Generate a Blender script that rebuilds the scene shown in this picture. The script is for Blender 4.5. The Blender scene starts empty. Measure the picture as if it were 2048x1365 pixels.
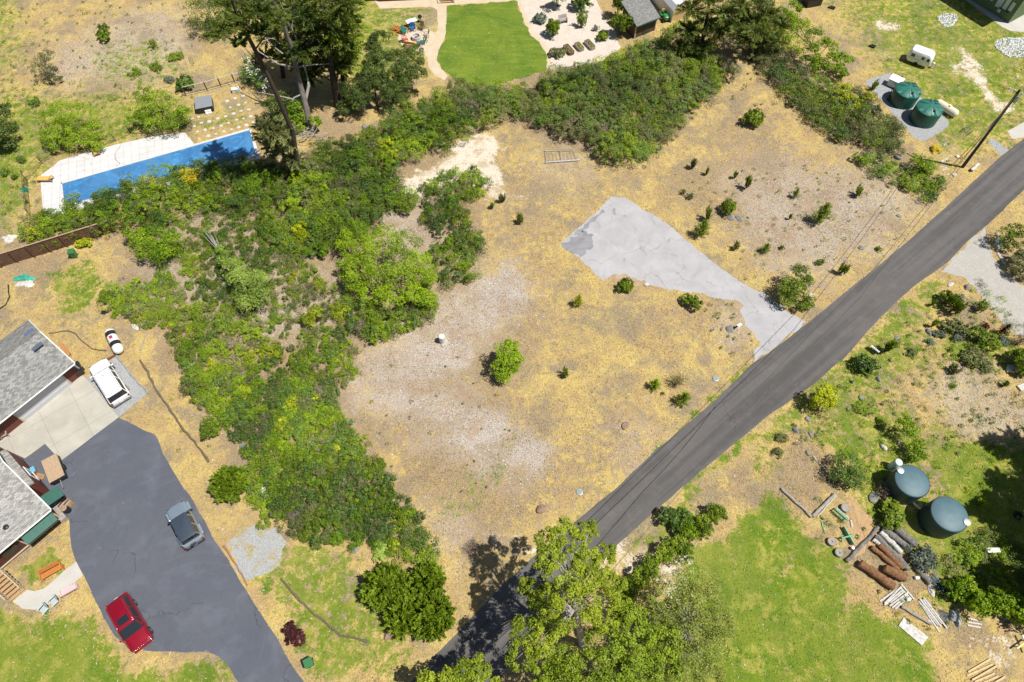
import bpy, bmesh, math, random
import numpy as np
from mathutils import Vector, Matrix
R = math.radians
sc = bpy.context.scene
# ------------------------------------------------------------------ camera, sky, sun, exposure
CH = 60.0
cam = bpy.data.cameras.new("camera"); cam.sensor_width = 36; cam.lens = 24.0
cam.clip_start = 0.5; cam.clip_end = 6000
co = bpy.data.objects.new("camera", cam); sc.collection.objects.link(co)
co.location = (0, 0, CH); co.rotation_euler = (R(30), 0, 0); sc.camera = co
SUN = Vector((0.96, -0.27, 0)).normalized() * math.cos(R(64)) + Vector((0, 0, math.sin(R(64))))
w = bpy.data.worlds.new("World"); sc.world = w; w.use_nodes = True
nt = w.node_tree
sky = nt.nodes.new("ShaderNodeTexSky"); sky.sky_type = 'NISHITA'; sky.sun_disc = False
sky.sun_elevation = R(64); sky.sun_rotation = math.atan2(SUN.x, SUN.y)
bg = nt.nodes["Background"]; bg.inputs[1].default_value = 0.055
nt.links.new(sky.outputs[0], bg.inputs[0])
sl = bpy.data.lights.new("sun", 'SUN'); sl.energy = 5.0; sl.angle = R(0.5); sl.color = (1, 0.96, 0.88)
so = bpy.data.objects.new("sun", sl); sc.collection.objects.link(so)
so.rotation_euler = SUN.to_track_quat('Z', 'Y').to_euler(); so.location = (40, 0, 80)
sc.view_settings.view_transform = 'Standard'; sc.view_settings.look = 'None'
sc.view_settings.exposure = 0.20; sc.view_settings.gamma = 1
# ------------------------------------------------------------------ geometry of the place
F = 2048 * 24 / 36; C30 = math.cos(R(30)); S30 = 0.5
def P(px, py, z=0.0):
    u = (px - 1024) / F; v = (682.5 - py) / F; k = (CH - z) / (C30 - S30 * v)
    return Vector((u * k, (S30 + C30 * v) * k, z))
def G(p, z=0.0): return P(p[0], p[1], z)
def to_px(X, Y, Z=0.0):
    dz = Z - CH
    d = Y * S30 - dz * C30; up = Y * C30 + dz * S30
    return 1024 + F * X / d, 682.5 - F * up / d
def hgt(b, t):
    B = P(*b).xy.length; T = P(*t).xy.length
    return CH * (1 - B / T)
NR = np.random.default_rng(7); random.seed(7)
# ------------------------------------------------------------------ materials
def mat(name, col, rough=0.6, metal=0.0, noise=0.0, nscale=3.0, bump=0.0, coat=0.0, spec=0.5, col2=None, detail=6, stretch=None):
    m = bpy.data.materials.new(name); m.use_nodes = True
    n = m.node_tree.nodes; l = m.node_tree.links; b = n["Principled BSDF"]
    b.inputs["Roughness"].default_value = rough; b.inputs["Metallic"].default_value = metal
    b.inputs["Coat Weight"].default_value = coat; b.inputs["Specular IOR Level"].default_value = spec
    b.inputs["Base Color"].default_value = (*col, 1)
    if noise or bump:
        tc = n.new("ShaderNodeTexCoord"); mp = n.new("ShaderNodeMapping")
        l.new(tc.outputs["Object"], mp.inputs[0])
        if stretch: mp.inputs["Scale"].default_value = stretch
        t = n.new("ShaderNodeTexNoise"); t.inputs["Scale"].default_value = nscale; t.inputs["Detail"].default_value = detail
        t.inputs["Roughness"].default_value = 0.65
        l.new(mp.outputs[0], t.inputs["Vector"])
        c2 = col2 or tuple(c * (1 - noise) for c in col)
        mr = n.new("ShaderNodeMapRange"); mr.inputs[1].default_value = 0.35; mr.inputs[2].default_value = 0.65
        l.new(t.outputs[0], mr.inputs[0])
        mx = n.new("ShaderNodeMix"); mx.data_type = 'RGBA'
        mx.inputs[6].default_value = (*c2, 1); mx.inputs[7].default_value = (*[min(1, c * (1 + noise * .3)) for c in col], 1)
        l.new(mr.outputs[0], mx.inputs[0]); l.new(mx.outputs[2], b.inputs["Base Color"])
        if bump:
            bp = n.new("ShaderNodeBump"); bp.inputs["Strength"].default_value = bump; bp.inputs["Distance"].default_value = 0.05
            l.new(t.outputs[0], bp.inputs["Height"]); l.new(bp.outputs[0], b.inputs["Normal"])
    return m
def leafmat(name, dark, light, var=0.25, trans=0.25, gloss=0.35, tip=None):
    m = bpy.data.materials.new(name); m.use_nodes = True
    n = m.node_tree.nodes; l = m.node_tree.links; b = n["Principled BSDF"]; out = n["Material Output"]
    at = n.new("ShaderNodeAttribute"); at.attribute_name = "tint"
    oi = n.new("ShaderNodeObjectInfo")
    ad = n.new("ShaderNodeMath"); ad.operation = 'MULTIPLY_ADD'; ad.inputs[1].default_value = var; ad.inputs[2].default_value = -var / 2
    l.new(oi.outputs["Random"], ad.inputs[0])
    a2 = n.new("ShaderNodeMath"); a2.operation = 'ADD'; l.new(at.outputs["Fac"], a2.inputs[0]); l.new(ad.outputs[0], a2.inputs[1])
    cr = n.new("ShaderNodeValToRGB"); cr.color_ramp.elements[0].color = (*dark, 1); cr.color_ramp.elements[1].color = (*light, 1)
    cr.color_ramp.elements[0].position = 0.1; cr.color_ramp.elements[1].position = 0.85
    if tip:
        e = cr.color_ramp.elements.new(1.0); e.color = (*tip, 1)
    l.new(a2.outputs[0], cr.inputs[0]); l.new(cr.outputs[0], b.inputs["Base Color"])
    b.inputs["Roughness"].default_value = 0.5; b.inputs["Specular IOR Level"].default_value = gloss
    tr = n.new("ShaderNodeBsdfTranslucent"); l.new(cr.outputs[0], tr.inputs[0])
    ms = n.new("ShaderNodeMixShader"); ms.inputs[0].default_value = trans
    l.new(b.outputs[0], ms.inputs[1]); l.new(tr.outputs[0], ms.inputs[2]); l.new(ms.outputs[0], out.inputs[0])
    return m
# ------------------------------------------------------------------ object helpers
def link(o): sc.collection.objects.link(o); return o
def tag(o, label=None, cat=None, group=None, kind=None):
    if label: o["label"] = label
    if cat: o["category"] = cat
    if group: o["group"] = group
    if kind: o["kind"] = kind
    return o
def thing(name, label, cat, loc=(0, 0, 0), rz=0.0, group=None):
    o = link(bpy.data.objects.new(name, None)); o.location = loc; o.rotation_euler.z = rz; o.empty_display_size = .3
    return tag(o, label, cat, group)
def set_mesh(me, V, Fc, smooth=False):
    V = np.asarray(V, dtype=np.float32); me.vertices.add(len(V)); me.vertices.foreach_set("co", V.ravel())
    k = Fc.shape[1]; nf = len(Fc)
    me.loops.add(nf * k); me.loops.foreach_set("vertex_index", Fc.astype(np.int32).ravel())
    me.polygons.add(nf); me.polygons.foreach_set("loop_start", np.arange(nf, dtype=np.int32) * k)
    me.polygons.foreach_set("loop_total", np.full(nf, k, dtype=np.int32))
    if smooth: me.polygons.foreach_set("use_smooth", np.ones(nf, dtype=bool))
    me.update(calc_edges=True)
def np_obj(name, V, Fc, m, parent=None, tint=None, smooth=False):
    me = bpy.data.meshes.new(name); set_mesh(me, V, Fc, smooth)
    if tint is not None:
        a = me.attributes.new("tint", 'FLOAT', 'FACE'); a.data.foreach_set("value", np.asarray(tint, dtype=np.float32))
    me.materials.append(m)
    o = link(bpy.data.objects.new(name, me))
    if parent: o.parent = parent
    return o
class MB:
    def __init__(s): s.v = []; s.f = []
    def add(s, vs, fs):
        k = len(s.v); s.v += [tuple(v) for v in vs]; s.f += [tuple(i + k for i in f) for f in fs]; return s
    def box(s, c, size, rz=0.0, rx=0.0, ry=0.0):
        M = Matrix.Translation(c) @ Matrix.Rotation(rz, 4, 'Z') @ Matrix.Rotation(ry, 4, 'Y') @ Matrix.Rotation(rx, 4, 'X')
        hx, hy, hz = [a / 2 for a in size]
        vs = [M @ Vector((x * hx, y * hy, z * hz)) for z in (-1, 1) for x, y in ((-1, -1), (1, -1), (1, 1), (-1, 1))]
        return s.add(vs, [(3, 2, 1, 0), (4, 5, 6, 7), (0, 1, 5, 4), (1, 2, 6, 5), (2, 3, 7, 6), (3, 0, 4, 7)])
    def prism(s, poly, z0, z1):
        n = len(poly)
        z0s = z0 if hasattr(z0, '__len__') else [z0] * n; z1s = z1 if hasattr(z1, '__len__') else [z1] * n
        vs = [(p[0], p[1], z0s[i]) for i, p in enumerate(poly)] + [(p[0], p[1], z1s[i]) for i, p in enumerate(poly)]
        return s.add(vs, [tuple(range(n - 1, -1, -1)), tuple(range(n, 2 * n))] + [(i, (i + 1) % n, n + (i + 1) % n, n + i) for i in range(n)])
    def loft(s, rings, cap=True):
        n = len(rings[0]); k = len(rings); vs = [p for r in rings for p in r]; fs = []
        for j in range(k - 1):
            for i in range(n): fs.append((j * n + i, j * n + (i + 1) % n, (j + 1) * n + (i + 1) % n, (j + 1) * n + i))
        if cap: fs += [tuple(range(n - 1, -1, -1)), tuple(range((k - 1) * n, k * n))]
        return s.add(vs, fs)
    def tube(s, pts, rad, n=6, cap=True):
        pts = [Vector(p) for p in pts]; rr = rad if hasattr(rad, '__len__') else [rad] * len(pts); rings = []
        for i, p in enumerate(pts):
            d = (pts[min(i + 1, len(pts) - 1)] - pts[max(i - 1, 0)]).normalized()
            a = Vector((0, 0, 1)) if abs(d.z) < .9 else Vector((1, 0, 0))
            x = d.cross(a).normalized(); y = d.cross(x)
            rings.append([p + (x * math.cos(t) - y * math.sin(t)) * rr[i] for t in (2 * math.pi * q / n for q in range(n))])
        return s.loft(rings, cap)
    def lathe(s, prof, c=(0, 0, 0), n=20, sy=1.0):
        return s.loft([[(c[0] + r * math.cos(2 * math.pi * i / n), c[1] + r * sy * math.sin(2 * math.pi * i / n), c[2] + z) for i in range(n)] for r, z in prof])
    def build(s, name, m, parent=None, world=False, smooth=False, bevel=0.0):
        me = bpy.data.meshes.new(name); v = s.v
        if world and parent:
            l = parent.location; v = [(a[0] - l[0], a[1] - l[1], a[2] - l[2]) for a in v]
        elif world and not parent: pass
        me.from_pydata(v, [], s.f); me.update(); me.materials.append(m)
        if smooth:
            me.polygons.foreach_set("use_smooth", np.ones(len(me.polygons), dtype=bool))
            me.set_sharp_from_angle(angle=R(40))
        o = link(bpy.data.objects.new(name, me))
        if parent: o.parent = parent
        if bevel:
            b = o.modifiers.new("bevel", 'BEVEL'); b.width = bevel; b.segments = 2; b.limit_method = 'ANGLE'
        return o
def copy_tree(o, parent=None):
    c = o.copy(); sc.collection.objects.link(c)
    if parent: c.parent = parent
    for ch in list(o.children): copy_tree(ch, c)
    return c
# ------------------------------------------------------------------ raster masks on the ground plan
RS = 4.0; RX0, RY0, RW, RH = -600, -200, 812, 500
gx, gy = np.meshgrid(RX0 + (np.arange(RW) + .5) * RS, RY0 + (np.arange(RH) + .5) * RS)
def fill(poly):
    m = np.zeros(gx.shape, bool); n = len(poly)
    for i in range(n):
        x1, y1 = poly[i]; x2, y2 = poly[(i + 1) % n]
        if y1 == y2: continue
        c = ((gy >= min(y1, y2)) & (gy < max(y1, y2))) & (gx < x1 + (gy - y1) * (x2 - x1) / (y2 - y1))
        m ^= c
    return m
def blur(a, px):
    s = max(px / RS, .01); k = int(3 * s) + 1; g = np.exp(-.5 * (np.arange(-k, k + 1) / s) ** 2); g /= g.sum()
    a = np.pad(a, k, mode='edge')
    a = np.apply_along_axis(lambda r: np.convolve(r, g, 'valid'), 1, a)
    return np.apply_along_axis(lambda r: np.convolve(r, g, 'valid'), 0, a)
def ell(x, y, rx, ry): return [(x + rx * math.cos(t), y + ry * math.sin(t)) for t in (i * math.pi / 6 for i in range(12))]
def sample(a, X, Y):
    px, py = to_px(X, Y)
    i = np.clip(((py - RY0) / RS).astype(int), 0, RH - 1); j = np.clip(((px - RX0) / RS).astype(int), 0, RW - 1)
    return a[i, j]
def noise2(X, Y, s, seed=0):
    r = np.random.default_rng(seed); T = r.random((64, 64)); u = X / s; v = Y / s
    i = np.floor(u).astype(int); j = np.floor(v).astype(int); fu = u - i; fv = v - j
    fu = fu * fu * (3 - 2 * fu); fv = fv * fv * (3 - 2 * fv)
    g = lambda a, b: T[a % 64, b % 64]
    return (g(i, j) * (1 - fu) + g(i + 1, j) * fu) * (1 - fv) + (g(i, j + 1) * (1 - fu) + g(i + 1, j + 1) * fu) * fv
# ------------------------------------------------------------------ the ground: zones of grass, mulch, sand, bare soil
# (channel, value, blur, polygon)   0 green grass  1 grey wood-chip mulch  2 pale sand  3 brown soil
Z = [
 (0, .92, 12, [(1440,1060),(1500,1010),(1560,985),(1600,1040),(1640,1110),(1700,1180),(1790,1230),(1860,1300),(1900,1420),(1200,1420),(1250,1250),(1350,1130)]),
 (0, .62, 16, [(1440,985),(1560,880),(1620,840),(1700,760),(1800,720),(1880,900),(1860,980),(1960,1100),(2100,1150),(2100,1300),(1880,1240),(1700,1100),(1560,985)]),
 (0, .75, 14, [(0,1190),(60,1225),(130,1210),(180,1240),(250,1320),(440,1330),(480,1420),(-100,1420),(-100,1180)]),
 (0, .70, 8, [(20,1140),(130,1060),(150,1120),(90,1170),(55,1175)]),
 (0, .58, 18, [(500,1180),(600,1080),(720,1110),(770,1230),(860,1300),(820,1365),(620,1365),(560,1250)]),
 (0, .45, 8, [(1040,1110),(1300,900),(1500,715),(1520,730),(1310,925),(1060,1130)]),
 (0, .5, 7, [(1230,1110),(1440,915),(1620,780),(1740,670),(1900,530),(1915,545),(1750,690),(1630,800),(1450,940),(1250,1130)]),
 (0, .58, 25, [(1560,-50),(2100,-50),(2100,260),(1960,330),(1880,330),(1760,170),(1690,60)]),
 (0, .58, 22, [(-100,180),(240,170),(440,200),(400,280),(100,330),(60,480),(-100,480)]),
 (0, .40, 10, [(1830,290),(1900,260),(1940,330),(1870,390)]),
 (0, .55, 22, [(560,-50),(880,-50),(860,130),(820,200),(700,200),(640,120)]),
 (0, .5, 20, [(-300,-50),(60,-50),(60,110),(20,200),(100,280),(60,330),(-300,330)]),
 (0, .52, 20, [(150,80),(330,60),(420,150),(330,190),(180,180)]),
 (0, .45, 12, [(60,230),(120,260),(130,330),(80,330),(40,250)]),
 (0, .5, 8, [(380,225),(500,215),(510,250),(390,285)]),
 (0, .25, 20, [(960,740),(1000,740),(980,880),(860,950),(900,800)]),
 (0, .40, 10, [(1020,850),(1080,870),(950,1010),(880,1060),(850,1030)]),
 (0, .6, 14, [(60,540),(200,520),(230,580),(180,640),(110,640)]),
 (0, .25, 14, [(1160,560),(1230,640),(1180,720),(1100,640)]),
 (0, .72, 20, [(1860,640),(2048,690),(2048,1000),(1880,960)]),
 (0, .35, 14, [(270,860),(330,850),(400,980),(370,960)]),
 (0, .35, 12, [(1360,480),(1420,540),(1470,560),(1440,500)]),
 (1, .38, 14, [(240,540),(330,440),(500,420),(560,520),(700,560),(690,660),(560,700),(380,640)]),
 (1, .80, 22, [(700,720),(760,690),(880,600),(930,560),(1010,540),(1070,580),(1040,640),(960,680),(880,690),(860,760),(960,800),(1010,880),(1080,890),(1090,940),(980,960),(880,880),(780,820),(720,830)]),
 (1, .5, 20, [(1060,300),(1180,300),(1190,370),(1090,370)]),
 (1, .55, 18, [(1440,340),(1560,310),(1660,350),(1760,330),(1860,400),(1800,470),(1640,560),(1520,540),(1480,440)]),
 (1, .6, 14, [(770,400),(880,400),(880,540),(760,520)]),
 (1, .6, 12, [(1440,600),(1500,640),(1500,700),(1430,690)]),
 (1, .6, 16, [(280,20),(380,30),(380,120),(300,170),(100,170),(80,110)]),
 (1, .35, 20, [(1240,830),(1330,850),(1310,930),(1200,960)]),
 (1, .5, 18, [(860,990),(960,1040),(960,1120),(870,1090)]),
 (1, .5, 10, [(1880,740),(1960,700),(1990,760),(2048,790),(2100,800),(2100,900),(1920,870),(1850,780)]),
 (1, .6, 8, [(770,30),(870,25),(870,60),(790,50)]),
 (2, .95, 9, [(808,345),(870,335),(930,285),(955,262),(985,268),(995,300),(988,338),(1030,375),(1095,408),(1050,400),(960,368),(905,362),(880,400),(850,405),(825,380)]),
 (2, 1.1, 8, ell(935,320,34,16)),
 (2, .75, 6, [(1900,85),(1930,90),(1950,130),(1990,180),(2030,215),(2010,235),(1960,190),(1925,150)]),
 (2, .7, 6, ell(1775,55,25,16)), (2, .7, 5, ell(1865,10,20,8)), (2, .6, 5, ell(1920,55,12,8)), (2, .6, 6, ell(1760,112,25,8)),
 (2, .55, 8, ell(1880,330,30,20)), (2, .5, 5, ell(1910,290,20,16)),
 (2, .6, 6, ell(1400,335,16,12)), (2, .45, 8, ell(50,620,26,14)), (2, .4, 10, ell(165,600,28,14)),
 (2, .45, 6, [(900,1060),(1400,1100),(1380,1160),(1290,1240),(1250,1260),(1300,1180)]),
 (2, .8, 4, [(1495,950),(1505,960),(1510,985),(1500,990)]),
 (2, .45, 12, [(2000,1215),(2048,1230),(2048,1330),(1960,1330),(1940,1260)]),
 (0, .7, 5, [(1145,1060),(1300,918),(1505,733),(1530,745),(1320,940),(1170,1075)]),
 (0, .8, 7, [(1240,1105),(1440,918),(1620,783),(1736,668),(1900,535),(1918,550),(1750,695),(1630,805),(1450,945),(1255,1125)]),
 (0, .85, 22, [(1870,860),(2100,840),(2100,1260),(1960,1240),(1880,1160)]),
 (1, 1.25, 14, [(940,570),(1000,535),(1065,565),(1050,610),(990,640),(930,620)]), (1, 1.2, 14, [(850,700),(900,640),(960,630),(930,720),(860,770),(820,740)]), (1, 1.2, 14, [(880,800),(960,800),(1020,860),(1080,900),(1080,940),(1000,940),(900,880)]), (1, 1.1, 10, [(1060,880),(1110,900),(1100,940),(1050,930)]),
 (0, .55, 18, [(1500,860),(1640,700),(1850,560),(1880,700),(1780,800),(1640,860),(1540,960)]),
 (3, .50, 30, [(960,240),(1200,330),(1340,300),(1420,230),(1240,400),(1180,430),(1110,490),(1180,560),(1100,640),(980,600),(960,480),(900,420)]),
 (3, .62, 26, [(1240,400),(1420,260),(1480,160),(1560,260),(1700,330),(1860,400),(1780,480),(1640,600),(1540,560),(1420,470),(1320,400)]),
 (3, .66, 24, [(700,740),(860,680),(960,640),(1060,590),(1160,580),(1120,700),(1040,760),(1080,860),(1180,900),(1120,1000),(1000,1100),(900,1120),(800,980),(760,860)]),
 (3, .55, 20, [(1160,570),(1300,580),(1440,610),(1500,700),(1420,720),(1300,640),(1180,640)]),
 (3, .50, 20, [(1180,800),(1320,820),(1300,920),(1180,990),(1080,1050),(1060,940)]),
 (3, .28, 30, [(-200,-50),(560,-50),(440,180),(200,180),(-200,240)]),
 (3, .22, 20, [(0,560),(200,560),(320,740),(420,900),(360,950),(200,700),(100,640),(0,640)]),
 (3, .35, 20, [(1880,600),(2048,700),(2048,900),(1900,900),(1780,760)]),
 (3, .8, 8, [(205,590),(260,500),(420,400),(700,300),(900,200),(1300,80),(1500,60),(1800,280),(1880,380),(1840,400),(1600,220),(1480,100),(1330,300),(1200,330),(1000,250),(960,270),(860,320),(970,380),(970,570),(860,640),(720,700),(740,900),(868,1115),(700,1085),(500,980),(370,780)]),
 (3, .9, 12, [(240,440),(360,430),(520,440),(700,560),(700,680),(560,700),(380,640),(250,560)]),
 (3, .9, 12, [(1560,900),(1590,865),(1620,900),(1690,960),(1680,1000),(1640,1030),(1560,990)]),
 (3, .7, 12, [(1440,940),(1520,920),(1550,980),(1500,1030),(1470,990)]),
 (3, .9, 6, [(1710,1115),(1790,1090),(1860,1180),(1780,1210),(1750,1190)]),
 (3, .9, 8, [(1900,1230),(1960,1220),(2000,1270),(1950,1310),(1930,1290)]),
 (3, .75, 10, [(600,240),(640,200),(720,250),(760,260),(700,300),(640,290)]),
 (3, .7, 12, [(0,500),(110,500),(150,540),(110,600),(40,610),(0,600)]),
 (3, .5, 12, [(200,500),(240,500),(240,540),(200,550)]),
 (3, .6, 12, [(940,560),(980,560),(990,620),(920,640)]),
 (3, .5, 14, [(1440,130),(1520,150),(1600,260),(1540,300),(1440,230)]),
 (3, .6, 10, ell(1490,425,30,14)), (3, .5, 8, ell(610,1310,30,20)), (3, .5, 8, ell(730,1310,25,18)), (3, .6, 6, ell(480,1050,20,12)),
 (3, .5, 20, [(860,990),(1100,900),(1260,830),(1300,880),(1180,990),(1040,1080),(920,1130)]),
 (3, .4, 18, [(1180,300),(1340,280),(1440,200),(1420,330),(1300,420),(1180,390)]),
 (3, .6, 8, ell(1560,1125,26,22)), (3, .5, 8, ell(1340,1180,40,30)), (3, .5, 10, [(20,60),(100,90),(70,150),(0,160)]),
 (3, .55, 12, [(1700,90),(1760,110),(1740,140),(1690,130)]), (3, .4, 10, ell(1960,110,40,20)),
 (3, .7, 8, [(440,190),(520,180),(540,240),(500,220)]),
 (3, .6, 10, [(1690,1010),(1720,1000),(1760,1060),(1740,1090),(1690,1110)]),
 (3, .5, 10, [(1500,650),(1500,690),(1470,720),(1400,720),(1440,660)]),
]
CHN = [np.zeros(gx.shape) for _ in range(4)]
for ch, val, bl, poly in Z:
    CHN[ch] = np.maximum(CHN[ch], blur(fill(poly).astype(float), bl * 1.6) * val)
for poly, v_ in (([(1560,890),(1590,860),(1640,900),(1700,960),(1690,1010),(1640,1035),(1560,990)], .9), ([(1440,950),(1530,930),(1550,985),(1490,1040),(1430,1060)], .7), ([(1710,1110),(1790,1080),(1870,1180),(1780,1215),(1745,1195)], .8), ([(1880,740),(1960,700),(2100,780),(2100,900),(1920,880),(1850,790)], .6), ([(1890,1220),(2060,1200),(2060,1340),(1940,1340)], .8),
    (ell(1560,1125,28,22), .8), (ell(1730,1190,24,16), .6), (ell(1600,1060,16,20), .4), (ell(1690,1060,24,50), .6), (ell(1800,800,60,30), .35), (ell(1760,900,30,26), .3), ([(440,1330),(250,1320),(300,1290),(470,1300)], .5), (ell(60,1235,40,12), .4)):
    CHN[0] *= 1 - v_ * blur(fill(poly).astype(float), 14)
HARD = np.zeros(gx.shape, bool)
def axis(a, b, step, far):
    c = list(np.arange(a, b + .01, step)); lo, hi = [], []; d = step
    while c[0] - sum(lo) > -far: d *= 1.5; lo.append(d)
    L = [a]; 
    for q in lo: L.insert(0, L[0] - q)
    Hh = [c[-1]]
    for q in lo: Hh.append(Hh[-1] + q)
    return np.array(L[:-1] + c + Hh[1:])
ax = axis(-86, 86, .4, 2500); ay = axis(-8, 112, .4, 2500)
XX, YY = np.meshgrid(ax, ay); n0, n1 = XX.shape
V = np.stack([XX.ravel(), YY.ravel(), np.zeros(XX.size)], 1)
ii = np.arange(XX.size).reshape(n0, n1)
Fc = np.stack([ii[:-1, :-1].ravel(), ii[:-1, 1:].ravel(), ii[1:, 1:].ravel(), ii[1:, :-1].ravel()], 1)
gm = bpy.data.materials.new("ground"); gm.use_nodes = True
ground = np_obj("ground", V, Fc, gm); tag(ground, kind="structure")
inside = (V[:, 1] > -5) & (V[:, 1] < 130) & (abs(V[:, 0]) < 95)
Xc = np.clip(V[:, 0], -95, 95); Yc = np.clip(V[:, 1], -1.0, 125)
jx = (noise2(Xc, Yc, 2.3, 1) - .5) * 2.4 + (noise2(Xc, Yc, .8, 2) - .5) * 1.1
jy = (noise2(Xc, Yc, 2.3, 3) - .5) * 2.4 + (noise2(Xc, Yc, .8, 4) - .5) * 1.1
zc = np.stack([sample(c, Xc + jx, Yc + jy) for c in CHN], 1)
zc[~inside] *= 0; zc[~inside, 0] = .3
a = ground.data.color_attributes.new("zone", 'FLOAT_COLOR', 'POINT'); a.data.foreach_set("color", zc.astype(np.float32).ravel())
# ground shader
n = gm.node_tree.nodes; l = gm.node_tree.links; bs = n["Principled BSDF"]; bs.inputs["Roughness"].default_value = .95; bs.inputs["Specular IOR Level"].default_value = .15
tc = n.new("ShaderNodeTexCoord")
def NO(scale, detail=5, rough=.6, w=0.0, dist=0.0, stretch=None):
    t = n.new("ShaderNodeTexNoise"); t.inputs["Scale"].default_value = scale; t.inputs["Detail"].default_value = detail
    t.inputs["Roughness"].default_value = rough; t.inputs["Distortion"].default_value = dist
    mp = n.new("ShaderNodeMapping"); mp.inputs["Location"].default_value = (w, w * 1.7, 0)
    if stretch: mp.inputs["Scale"].default_value = stretch
    l.new(tc.outputs["Object"], mp.inputs[0]); l.new(mp.outputs[0], t.inputs["Vector"]); return t.outputs[0]
def MR(x, a, b, c=0.0, d=1.0):
    m = n.new("ShaderNodeMapRange"); m.inputs[1].default_value = a; m.inputs[2].default_value = b; m.inputs[3].default_value = c; m.inputs[4].default_value = d
    l.new(x, m.inputs[0]); return m.outputs[0]
def MX(f, a, b, mode='MIX'):
    m = n.new("ShaderNodeMix"); m.data_type = 'RGBA'; m.blend_type = mode
    for s, v in ((0, f), (6, a), (7, b)):
        if isinstance(v, (int, float)): m.inputs[s].default_value = v
        elif isinstance(v, tuple): m.inputs[s].default_value = (*v, 1)
        else: l.new(v, m.inputs[s])
    return m.outputs[2]
def MA(op, a, b):
    m = n.new("ShaderNodeMath"); m.operation = op
    for s, v in ((0, a), (1, b)):
        if isinstance(v, (int, float)): m.inputs[s].default_value = v
        else: l.new(v, m.inputs[s])
    return m.outputs[0]
at = n.new("ShaderNodeAttribute"); at.attribute_name = "zone"
sp = n.new("ShaderNodeSeparateColor"); l.new(at.outputs["Color"], sp.inputs[0])
big = NO(.12, 4); mid = NO(.9, 6, .7, 11); fine = NO(6, 6, .75, 5); fib = NO(9, 4, .7, 3, 1.5, (1, .45, 1)); fib2 = NO(12, 4, .7, 9, 1.2, (.4, 1, 1)); spk = NO(22, 3, .8, 2)
fm = MR(fine, .3, .7)
patch = NO(.35, 8, .74, 61, .6); patch2 = NO(.22, 8, .72, 81, .4); patch3 = NO(.5, 8, .76, 101, .3)
gold = MX(MR(fib, .36, .64), (.36, .245, .075), (.66, .515, .19)); gold = MX(MA('MULTIPLY', MR(fib2, .54, .68), .6), gold, (.74, .61, .30))
tan = MX(MR(fine, .35, .65), (.29, .19, .08), (.53, .39, .19))
grb = MX(MR(NO(12, 5, .8, 25, 1.0), .38, .62), (.12, .09, .06), (.40, .33, .24))
straw = MX(MR(patch, .43, .58), tan, gold)
straw = MX(MA('MULTIPLY', MR(patch2, .50, .60), .85), straw, grb)
straw = MX(MA('MULTIPLY', MR(patch3, .58, .66), .45), straw, (.27, .29, .06))
straw = MX(MA('MULTIPLY', MR(mid, .55, .72), .45), straw, (.20, .135, .065))
straw = MX(MA('MULTIPLY', MR(spk, .58, .70), .55), straw, (.12, .085, .05))
straw = MX(MA('MULTIPLY', MR(NO(18, 3, .8, 33), .60, .70), .6), straw, (.74, .68, .52))
soil = MX(MR(NO(10, 5, .8, 27, 1.0), .40, .62), (.16, .11, .06), (.47, .36, .22))
soil = MX(MA('MULTIPLY', MR(patch, .45, .60), .6), soil, MX(fm, (.29, .18, .08), (.48, .35, .18)))
soil = MX(MA('MULTIPLY', MR(patch2, .54, .64), .6), soil, (.23, .185, .13))
soil = MX(MA('MULTIPLY', MR(NO(20, 3, .8, 35), .58, .68), .6), soil, (.66, .59, .48))
mul = MX(MR(NO(13, 5, .8, 21, 1.0), .42, .60), (.20, .15, .11), (.68, .62, .55))
mul = MX(MA('MULTIPLY', MR(patch2, .45, .60), .8), mul, MX(fm, (.20, .135, .08), (.42, .32, .21)))
mul = MX(MA('MULTIPLY', MR(patch3, .50, .62), .5), mul, (.36, .20, .10))
mul = MX(MA('MULTIPLY', MR(NO(20, 3, .8, 31), .55, .64), .8), mul, (.74, .70, .63))
sand = MX(MR(fine, .3, .7), (.54, .46, .36), (.76, .69, .58)); sand = MX(MA('MULTIPLY', MR(patch3, .5, .6), .7), sand, (.42, .32, .20))
grs = MX(MR(patch, .40, .60), (.10, .20, .010), (.24, .305, .025)); grs = MX(MR(fine, .35, .65), MX(.55, grs, (.045, .10, .008)), grs); grs = MX(MA('MULTIPLY', MR(patch3, .50, .60), .75), grs, (.42, .37, .085)); grs = MX(MA('MULTIPLY', MR(patch2, .50, .60), .45), grs, (.10, .155, .02)); grs = MX(MA('MULTIPLY', MR(NO(.6, 8, .78, 131), .60, .66), .8), grs, (.40, .29, .16))
grs = MX(MA('MULTIPLY', MR(big, .42, .6), .5), grs, (.22, .25, .045)); grs = MX(MA('MULTIPLY', MR(fib2, .55, .7), .4), grs, (.38, .36, .12))
thr = MA('ADD', MA('MULTIPLY', NO(1.3, 8, .72, 41), .75), MA('MULTIPLY', NO(5, 5, .7, 43), .25))
def zone(x): return MR(MA('ADD', x, MA('MULTIPLY', MA('SUBTRACT', thr, .5), 2.6)), .38, .56)
colr = MX(zone(at.outputs["Alpha"]), straw, soil)
colr = MX(MR(MA('ADD', sp.outputs[1], MA('MULTIPLY', MA('SUBTRACT', MA('ADD', MA('MULTIPLY', thr, .6), MA('MULTIPLY', patch3, .4)), .5), 3.4)), .05, .75), colr, mul)
colr = MX(zone(sp.outputs[0]), colr, grs)
colr = MX(zone(sp.outputs[2]), colr, sand)
l.new(colr, bs.inputs["Base Color"])
bp = n.new("ShaderNodeBump"); bp.inputs["Strength"].default_value = .9; bp.inputs["Distance"].default_value = .12
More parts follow.
